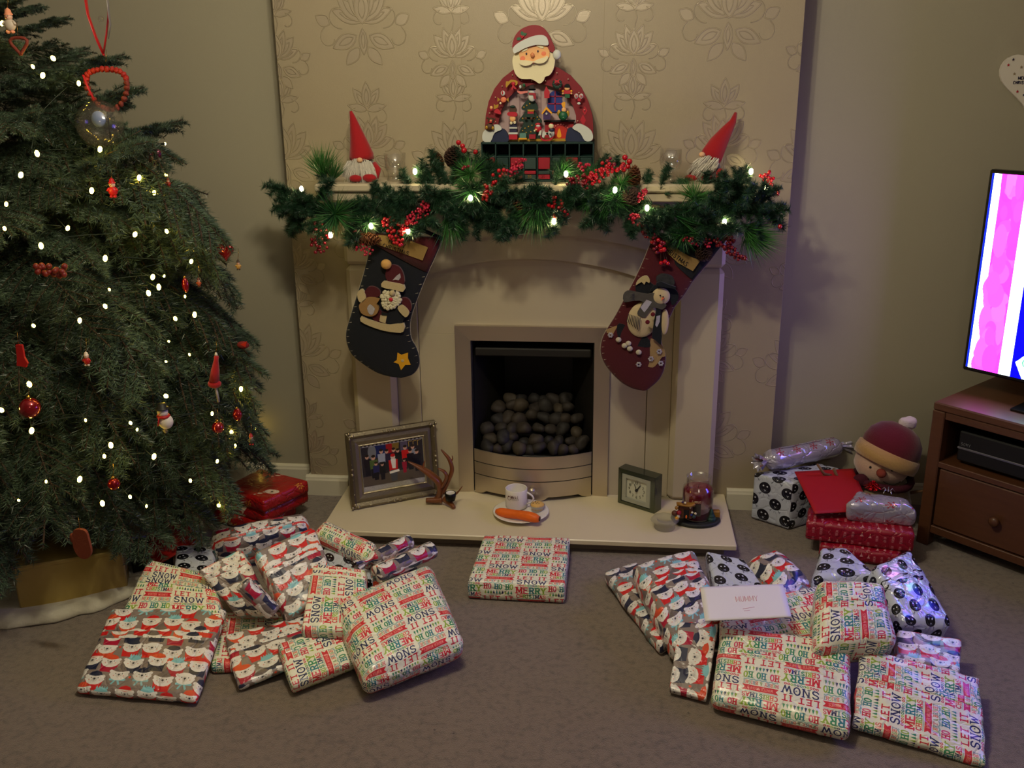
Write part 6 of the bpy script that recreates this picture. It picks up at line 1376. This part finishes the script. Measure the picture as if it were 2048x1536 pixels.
EX=[(640,420,595,380),(640,430,598,420),(650,440,610,462),(640,400,598,395),(745,405,752,362),(770,410,744,365),(775,410,778,366),(790,420,802,368),(830,400,803,340),(845,380,843,322),(880,370,866,302),(890,370,885,318),(900,375,912,330),(870,380,850,330),(880,420,905,462),(940,410,950,450),(960,430,942,478),(995,400,998,478),(975,370,955,302),(1000,390,1040,345),(1110,370,1116,312),(1130,390,1178,342),(1150,380,1200,350),(1060,430,1040,468),(1100,430,1072,470),(1200,400,1180,440),(1230,410,1212,438),(1225,370,1235,315),(1290,380,1300,340),(1320,380,1342,332),(1330,390,1372,352),(1440,410,1442,358),(1470,420,1460,365),(1490,400,1500,352),(1510,400,1540,362),(1520,390,1562,372),(1500,420,1545,405),(1520,430,1532,482),(1440,430,1400,462),(1300,440,1268,472),(1270,430,1248,462),(1370,450,1345,505),(1390,440,1420,480),(1290,400,1262,440),(1400,400,1430,345),(700,430,740,455),(720,420,690,470),(800,430,770,462),(850,430,830,470),(910,390,880,352),(1460,380,1500,340),(1480,440,1500,470),(660,400,640,455),(820,390,860,350),(985,385,965,318),(1010,380,1000,322),(1140,370,1150,322),(1175,370,1190,318),(925,370,935,305),(905,370,925,300),(1205,360,1222,312),(1480,380,1478,335),(1440,385,1455,345),(655,385,640,340)]
for k,(a,b,c,d_) in enumerate(EX):
    y=-.21-RG.uniform(0,.03);y2=y-RG.uniform(-.01,.03)
    if d_<355: y2=max(y,-.15);y=-.19
    p=at(a,b,y=y);q=at(c,d_,y=y2);L=(q-p).length;place(SPR[k%5],'pine_sprig',p,q-p,L/.12,RG.uniform(0,6))
for (px,py,y,d,k,s) in ((672,425,-.245,(0.1,-1,-.1),0,1.1),(650,360,-.15,(-.15,-.1,1),2,1.05),(663,365,-.16,(.25,-.1,1),2,.8),(945,352,-.2,(-.3,-.6,.4),0,.85),(948,372,-.225,(-.1,-1,-.6),1,1.0),(1085,400,-.225,(-.5,-.5,-.9),2,1.15),(1070,415,-.23,(-.8,-.5,-.6),1,.85),(890,430,-.22,(.5,-.4,-.8),2,1.0),(1230,395,-.225,(-.1,-.6,-.8),1,.85),(1215,390,-.225,(-.2,-.5,-1),2,.8),(1385,400,-.225,(.2,-.5,.5),1,.8),(1345,430,-.23,(1,-.4,.1),2,1.05),(1490,455,-.2,(.5,-.4,-.6),2,1.15),(1480,450,-.21,(.9,-.3,-.35),2,1.0),(1370,465,-.235,(-.2,-.9,-.5),0,.7),(1120,350,-.16,(.6,-.3,.6),2,.7),(1185,370,-.17,(-.4,-.2,.8),2,.7),(735,440,-.235,(.3,-.8,-.4),1,.6),(1240,370,-.21,(.3,-.9,.1),1,.7),(1180,400,-.225,(-.6,-.7,-.2),1,.7)):
    place(TUF[k],'long_needle_tuft',at(px,py,y=y),d,s,RG.uniform(0,6))
BER=[M('glossy red berry',(178,14,28),.22,coat=.6),M('deep red berry',(118,8,26),.28,coat=.5),M('pink red berry',(176,24,54),.3,coat=.4)]
STM=M('berry stem',(84,58,36),.7)
def berries(px,py,rx,ry,ang,n,r,m,y=-.245,stem=None):
    if isinstance(m,int): m=BER[m]
    c=at(px,py,y=y);k=(CAM-c).length/FPX;g=G();ca,sa=cos(rad(ang)),sin(rad(ang));P=[]
    for i in range(n*6):
        if len(P)>=n: break
        a=RG.uniform(0,6.28);q=math.sqrt(RG.random());u,v=rx*q*cos(a),ry*q*sin(a);p=c+Vector(((u*ca-v*sa)*k,RG.uniform(-.012,.008),-(u*sa+v*ca)*k))
        if all((p-o).length>r*1.25 for o in P): P.append(p);g.ball(p,r*RG.uniform(.85,1.1),m,10,7)
    for p in P[::2]: g.tube([p,c+(p-c)*.3+Vector((0,.012,.004))],.0008,STM,3,False)
    if stem: g.tube([c+Vector((0,.006,0)),at(stem[0],stem[1],y=y+.02)],.0013,STM,5)
    ob('berry_cluster',g,ga)
for a in ((640,480,19,26,10,26,.0052,1),(636,452,14,12,0,10,.0048,1),(716,478,11,28,-8,30,.0042,2),(735,500,12,10,0,9,.0042,2),(790,462,17,30,-20,34,.0056,0),(775,445,10,10,0,8,.005,0),(812,452,12,14,0,7,.0068,0),(832,433,32,12,-32,52,.004,2),(851,410,7,8,0,7,.005,2),(978,378,11,30,18,20,.0058,0),(1030,337,9,28,48,40,.0042,2),(1005,345,9,8,0,5,.006,0),(1008,360,5,5,0,2,.006,1),(1115,418,14,27,-30,30,.0056,0),(1128,434,9,9,0,6,.0052,0),(1158,365,24,17,-20,44,.0048,1),(1180,356,12,12,0,10,.0055,0),(1195,352,13,14,0,16,.005,0),(1212,338,14,14,-20,16,.0056,0),(1168,333,12,8,0,12,.0045,2),(1222,325,9,9,0,5,.006,1),(1242,338,8,7,0,4,.007,0),(1284,390,6,14,30,22,.0042,2),(1268,437,10,11,0,14,.0045,2),(1282,450,6,5,0,6,.0045,2),(1298,462,15,20,-30,28,.0052,1),(1315,492,14,14,-25,15,.0056,1),(1306,478,12,10,0,8,.006,0),(1327,495,7,8,0,3,.0072,0),(1388,482,25,7,14,44,.004,2),(1415,486,7,10,0,10,.004,2),(1448,482,20,14,10,34,.0054,1),(1460,500,10,12,-30,12,.0054,1),(1478,514,14,7,10,12,.0054,1),(930,335,7,5,0,4,.005,1)): berries(*a)
for (px,py,r,y) in ((917,285,.0075,-.16),(925,292,.0075,-.16),(928,301,.009,-.165),(951,304,.0075,-.16),(917,316,.006,-.17),(1250,315,.0085,-.17),(1259,323,.0085,-.17),(1246,329,.0075,-.17),(1256,333,.0075,-.168),(1248,340,.007,-.17)):
    p=at(px,py,y=y);g=G();g.ball(p,r,BER[0],14,10);g.tube([p,at(px-2 if px<1000 else px+3,py+26,y=y+.01)],.0011,STM,5);ob('berry',g,ga)
g=G();g.tube([at(925,300,y=-.162),at(922,330,y=-.17),at(910,358,y=-.19)],.0016,STM,6);g.tube([at(928,300,y=-.162),at(940,297,y=-.162),at(951,304,y=-.16)],.001,STM,5);ob('berry_stem',g,ga)
for (px,py,r,sx,sy) in ((1560,453,.0065,1520,456),(1184,404,.0055,1175,396),(1184,430,.0045,1190,415),(1330,523,.0065,1322,480),(1322,526,.0062,1320,480),(1336,527,.006,1325,490),(1312,488,.0062,1300,470)): 
    p=at(px,py,y=-.235);g=G();g.ball(p,r,BER[0],12,8);g.tube([p,at(sx,sy,y=-.225)],.0009,STM,5);ob('berry',g,ga)
for (px,py,z) in ((1528,355,6),(1540,362,6),(1545,375,5),(1552,384,4),(1536,350,3)): berries(px,py,9,7,0,z,.0052,BER[0] if z!=5 else BER[1],y=-.15)
CON=[M('cone brown',(104,58,30),.65,var=.3,vscale=60),M('dark cone',(58,36,26),.7,var=.3,vscale=60)]
def cone_(px,py,y,L,r,d,opn,m):
    c=at(px,py,y=y);d=Vector(d).normalized();o_=d.orthogonal().normalized();b=d.cross(o_);g=G();g.tube([c-d*L/2,c,c+d*L*.45],[r*.5,r*.6,r*.1],m,10);N=80
    for i in range(N):
        t=(i+.5)/N;a=i*2.39996;rr=r*math.sin(pi*min(.97,t*.86+.12))**.7;u=(o_*cos(a)+b*sin(a));p=c+d*(t-.5)*L;base=p+u*rr*.45;tip=p+u*rr*(1+opn*.25)+d*L*(.07 if not opn else .05);w_=b*cos(a)-o_*sin(a);k=rr*.42+.001;th=.0012
        V=[base-w_*k*.6,base+w_*k*.6,tip+w_*k-d*.001,tip+u*.0012+d*.0022,tip-w_*k-d*.001];V+=[v-d*th for v in V];g.add(V,[(0,1,2,3,4),(9,8,7,6,5),(1,0,5,6),(2,1,6,7),(3,2,7,8),(4,3,8,9),(0,4,9,5)],m,False)
    ob('pine_cone',g,ga)
cone_(735,478,-.245,.075,.019,(1,-.1,-.05),0,CON[0]);cone_(907,314,-.165,.06,.022,(.15,-.2,1),1,CON[1]);cone_(874,325,-.15,.06,.020,(-.2,-.1,1),0,CON[0]);cone_(1035,405,-.23,.055,.018,(.5,-.4,-.8),0,CON[0]);cone_(1266,358,-.2,.07,.021,(.15,-.15,1),0,CON[0]);cone_(1262,392,-.235,.05,.022,(0,-.7,.4),1,CON[1]);cone_(1408,506,-.235,.05,.019,(.4,-.6,-.4),1,CON[1])
GL_=root('garland_lights','string of white fairy lights threaded through the mantel garland','string lights',(0,-.2,MT-.04))
me2=ico(.0062,BG_)
for a,b,y in ((661,470,-.262),(742,452,-.262),(830,343,-.18),(941,396,-.265),(1132,348,-.2),(1230,380,-.265),(1108,443,-.262),(1294,416,-.25),(1449,444,-.262),(1502,343,-.16),(1533,377,-.2),(603,378,-.13),(816,462,-.25),(1015,398,-.192)):
    o=bpy.data.objects.new('bulb',me2);COL.objects.link(o);o.parent=GL_;o.matrix_local=WM[GL_.name].inverted()@Matrix.Translation(at(a,b,y=y))
g=G();
g.tube([p+Vector((0,-.01-.008*sin(i*.9),.01*cos(i*.7))) for i,p in enumerate(PA)],.0011,WIR,4)
ob('wire',g,GL_)

# ------------------------------------------------------------------ tree ornaments
GRD=M('red glass',(150,8,20),.12,.6,coat=1);MAG=M('magenta glass',(110,6,60),.14,.6,coat=1);GDM=M('gold metal',(170,130,60),.25,1);TIN=M('rust tinsel',(120,44,28),.7,bump=1,bscale=300);GIN=M('gingerbread',(120,52,26),.8,bump=.4,bscale=200);OWH=M('painted white',(214,204,190),.5);ORD=M('painted red',(170,18,20),.45)
def thread(g,p,l,mat=None,r=.0006): g.tube([p,p+Vector((.002,.004,l*.5)),p+Vector((0,.01,l))],r,mat or GDM,4)
def orna(name,lab,px,py,fn,k=1.06,cat='ornament',grp=None,l=.03):
    p=onTree(px,py,k);r=root(name,lab,cat,p,0,grp);fn(r,p);return r
def bauble(rad_,mat,cap=True):
    def f(r,p):
        ob('globe',G().ball(p,rad_,mat,26,18),r);g=G();g.lathe([(0,.006),(.004,.006),(.0045,0),(.004,-.002)],p+Vector((0,0,rad_)),GDM,12);thread(g,p+Vector((0,0,rad_+.006)),.03);ob('cap',g,r)
    return f
def heart(s,mat,strm=None):
    def f(r,p):
        g=G();V=[];F=[];n=26;m=10
        for j in range(m+1):
            q=-pi/2+pi*j/m
            for i in range(n):
                t=2*pi*i/n;x=16*sin(t)**3;z=13*cos(t)-5*cos(2*t)-2*cos(3*t)-cos(4*t);k_=cos(q)*s/17;V.append(p+Vector((x*k_,sin(q)*s*.42,z*k_*1.1)))
        for j in range(m):
            for i in range(n): F.append((j*n+i,j*n+(i+1)%n,(j+1)*n+(i+1)%n,(j+1)*n+i))
        g.add(V,F,mat);ob('heart',g,r);g=G();thread(g,p+Vector((0,0,s*.4)),.045);ob('string',g,r)
    return f
def figure(s,cols,hatc,face=(214,170,140),belly=True):
    a=M('ornament paint %d %d %d'%cols,cols,.45);h_=M('ornament paint %d %d %d'%hatc,hatc,.45);fa=M('ornament face',face,.6)
    def f(r,p):
        ob('body',G().ball(p,(.42*s,.32*s,.45*s),a,16,11),r);ob('head',G().ball(p+Vector((0,-.02*s,.56*s)),.27*s,fa,14,10),r)
        g=G();g.lathe([(.3*s,0),(.3*s,.09*s),(.24*s,.12*s),(.2*s,.35*s),(.04*s,.5*s),(0,.52*s)],p+Vector((0,0,.68*s)),h_,14);ob('hat',g,r)
        g=G()
        for sx in (-1,1): g.tube([p+Vector((sx*.3*s,-.05*s,.25*s)),p+Vector((sx*.5*s,-.12*s,.02*s))],[.11*s,.09*s],a,8);g.ball(p+Vector((sx*.18*s,-.08*s,-.48*s)),(.15*s,.2*s,.13*s),h_,10,7)
        ob('limbs',g,r);g=G();g.ball(p+Vector((-.09*s,-.27*s,.6*s)),.03*s,DRK,6,4);g.ball(p+Vector((.09*s,-.27*s,.6*s)),.03*s,DRK,6,4);g.ball(p+Vector((0,-.3*s,.53*s)),.045*s,ORD,6,4);ob('face',g,r);g=G();thread(g,p+Vector((0,0,1.15*s)),.03);ob('string',g,r)
    return f
BGL=FRO.copy();BGL.node_tree.nodes['Mix Shader'].inputs[0].default_value=.17;BGL.node_tree.nodes['Principled BSDF'].inputs['Metallic'].default_value=.8
orna('glass_bauble','large clear glass bauble hanging on a red ribbon near the top of the tree',200,248,lambda r,p:(ob('globe',G().ball(p,.058,BGL,34,24),r),ob('inner_figure',G().ball(p+Vector((-.002,.0,.012)),(.018,.014,.02),M('pale blue felt',(120,140,190),.8),12,8).tube([p+Vector((.022,0,-.04)),p+Vector((.024,0,.03))],.0015,DRK,5),r),ob('ribbon',G().tube([p+Vector((-.006,0,.058)),p+Vector((-.016,-.002,.085)),p+Vector((-.026,.0,.118))],.005,RIB,6,True,.25),r)),1.08)
def ribs(r,p):
    a=at(207,108,y=p.y);ob('loop',G().tube([at(168,-25,y=p.y),at(176,30,y=p.y-.01),at(192,75,y=p.y-.005),a],.0085,RIB,8,True,.2),r);ob('loop',G().tube([a,at(213,70,y=p.y),at(217,30,y=p.y+.01),at(214,-20,y=p.y)],.006,RIB,8,True,.2),r);ob('tail',G().tube([a,at(208,128,y=p.y)],.004,RIB,6),r)
orna('red_ribbon','long red satin ribbon loop hanging from the top of the tree',207,60,ribs,1,'ribbon')
orna('silver_ribbon','narrow silver ribbon beside the long red ribbon at the top of the tree',217,40,lambda r,p:(ob('strip',G().tube([at(213,-25,y=p.y-.02),at(217,20,y=p.y-.025),at(221,50,y=p.y-.02),at(217,78,y=p.y-.02)],[.007,.007,.006,.002],M('silver satin',(150,144,138),.35,.4),8,True,.2),r),ob('bead',G().ball(at(202,38,y=p.y-.02),.008,TGL,10,8),r)),1,'ribbon')
def wreath_(r,p):
    g=G();R_=random.Random(1)
    for k in range(26): a=2*pi*k/26;g.ball(p+Vector((.055*cos(a)*(1 if sin(a)<0 else 1),-.01,.05*sin(a)+.008*cos(2*a))),.0075,TIN if sin(a)<.2 else M('red tinsel',(160,30,18),.6,bump=1,bscale=300),8,6,nz=.004,ns=150)
    ob('tinsel_loop',g,r);g=G();thread(g,p+Vector((0,0,.06)),.03);ob('string',g,r)
orna('tinsel_heart','reddish tinsel loop ornament on the right edge of the upper tree',218,172,wreath_,1.08)
orna('toy_ornament','painted boy figure ornament with a scarf at the upper left of the tree',20,50,figure(.033,(196,180,160),(230,150,110)),1.08)
orna('tinsel_heart','small brown tinsel heart under the painted boy figure',38,88,lambda r,p:(ob('loop',G().tube([p+Vector((.016*sin(t)**3*1.4,0,.02*cos(t)-.006*cos(2*t))) for t in np.linspace(0,2*pi,18)],.004,TIN,7),r),ob('string',G().tube([p+Vector((0,0,.015)),p+Vector((0,.005,.05))],.0006,GDM,4),r)),1.08)
orna('glass_heart','purple glass heart high on the right side of the tree',306,312,heart(.026,MAG),1.06)
orna('glass_heart','dark red glass heart hanging from the long right-hand bough',451,503,heart(.026,GRD),1.12)
orna('toy_ornament','tiny golden bear ornament hanging beside the dark red glass heart',477,533,figure(.017,(170,130,70),(60,44,30)),1.14)
orna('toy_ornament','red capped father christmas ball half hidden in the upper middle branches',226,382,figure(.028,(190,20,28),(190,20,28),(206,150,110)),1.04)
orna('toy_ornament','little red and brown figure just below the bright bulb on the right edge',337,368,figure(.014,(150,30,20),(120,60,30)),1.08)
orna('glass_drop','narrow dark red glass drop on the right side at mid height',371,570,lambda r,p:(ob('drop',G().ball(p,(.009,.009,.02),GRD,14,12),r),ob('cap',G().ball(p+Vector((0,0,.021)),.004,GDM,8,6),r)),1.05)
orna('toy_ornament','small orange soldier figure at mid height near the right edge',398,567,figure(.014,(160,70,40),(90,30,20)),1.06)
orna('berry_spray','dull red berry spray lying on the middle branches',106,541,lambda r,p:(ob('berries',(lambda g:([g.ball(p+Vector((RT_.uniform(-.035,.035),RT_.uniform(-.01,.01),RT_.uniform(-.012,.012))),.0075,M('dull berries',(110,26,20),.5),8,6) for _ in range(18)],g)[1])(G()),r),ob('stem',G().tube([p+Vector((-.04,.01,0)),p+Vector((.04,.01,-.005))],.002,BRK,5),r)),1.03)
orna('toy_ornament','small white and red angel figure on the middle left branches',174,722,figure(.02,(180,28,30),(210,190,170)),1.06)
orna('felt_star','red felt stocking shape hanging on the left branches',40,715,lambda r,p:(ob('felt',G().prism([p+Vector(v) for v in ((-.006,0,.03),(.01,0,.03),(.01,0,.0),(.016,0,-.014),(.01,0,-.024),(-.012,0,-.02),(-.008,0,0))],(0,.006,0),ORD),r),ob('string',G().tube([p+Vector((0,.002,.03)),p+Vector((0,.006,.06))],.0006,GDM,4),r)),1.05,'ornament')
orna('red_bauble','red glass bauble on the far left lower branches',60,816,bauble(.024,GRD),1.06)
orna('snowman_ornament','white snowman ornament with a black hat and red scarf on the lower branches',328,834,lambda r,p:(ob('body',G().ball(p+Vector((.003,0,-.012)),(.019,.016,.02),OWH,16,12),r),ob('head',G().ball(p+Vector((-.001,-.002,.014)),.0135,OWH,14,10),r),ob('hat',G().lathe([(.017,0),(.017,.003),(.011,.004),(.011,.014),(0,.015)],p+Vector((-.001,-.002,.022)),BKM,16),r),ob('scarf',G().tube([p+Vector((.013*cos(q),-.002+.013*sin(q),.003)) for q in np.linspace(0,2*pi,14)],.004,ORD,7).tube([p+Vector((-.006,-.015,.003)),p+Vector((-.009,-.018,-.018))],.004,ORD,6,True,.4),r),ob('nose',G().tube([p+Vector((-.003,-.015,.013)),p+Vector((-.007,-.023,.012))],[.002,.0005],M('orange felt'),6),r)),1.08)
orna('toy_ornament','silver skater figure hanging just under the snowman ornament',331,862,figure(.013,(150,140,120),(60,60,60)),1.06)
orna('felt_figure','long thin red felt gnome ornament on the lower right branches',432,755,lambda r,p:(ob('hat',G().tube([p+Vector((-.006,0,-.01)),p+Vector((0,0,.02)),p+Vector((.006,0,.05)),p+Vector((.008,0,.06))],[.014,.011,.006,.006],FLR,12),r),ob('body',G().ball(p+Vector((-.006,0,-.018)),(.019,.014,.012),FLR,12,8),r),ob('leg',G().tube([p+Vector((-.004,0,-.025)),p+Vector((0,0,-.07))],.0035,M('striped legs',(150,140,140),.8),6),r)),1.08)
orna('red_bauble','red glass bauble on the lower right branches under the thin felt gnome',436,855,bauble(.016,GRD),1.1)
orna('toy_ornament','small red capped elf ornament beside the brightest lower right bulbs',503,882,figure(.02,(60,60,60),(150,20,24),(200,180,170)),1.1)
orna('felt_figure','dark red felt bird tucked in the right edge branches',486,690,lambda r,p:(ob('body',G().ball(p,(.018,.01,.011),M('bird felt',(110,24,24),.9),14,10),r),ob('wing',G().prism([p+Vector(v) for v in ((-.004,-.01,.004),(.016,-.009,.014),(.01,-.01,-.003))],(0,.003,0),ORD),r)),1.08)
orna('toy_ornament','little brown and white figure in the right branches above the thin felt gnome',433,716,figure(.014,(120,60,50),(200,190,180)),1.06)
orna('glass_drop','dark red twisted glass drop on the lower right edge',475,830,lambda r,p:(ob('drop',G().ball(p,(.012,.01,.019),GRD,14,12,nz=.004,ns=90),r),ob('cap',G().ball(p+Vector((0,0,.02)),.004,GDM,8,6),r)),1.08)
orna('red_bauble','small dark red bauble deep in the lower middle branches',228,968,bauble(.015,M('dull red glass',(120,10,20),.2,.5)),1.03)
orna('gingerbread_ornament','brown mitten shaped gingerbread ornament hanging in front of the gold box',163,1090,lambda r,p:(ob('biscuit',G().prism(smo([p+Vector(v) for v in ((-.014,0,.038),(.014,0,.038),(.02,0,.01),(.021,0,-.02),(.010,0,-.036),(-.008,0,-.036),(-.02,0,-.018),(-.022,0,.008))],4),(0,.008,0),GIN),r),ob('thumb',G().ball(p+Vector((-.022,.004,.016)),(.008,.005,.013),GIN,10,7),r),ob('string',G().tube([p+Vector((0,.003,.036)),p+Vector((0,.006,.07))],.0007,GDM,4),r)),1.12)
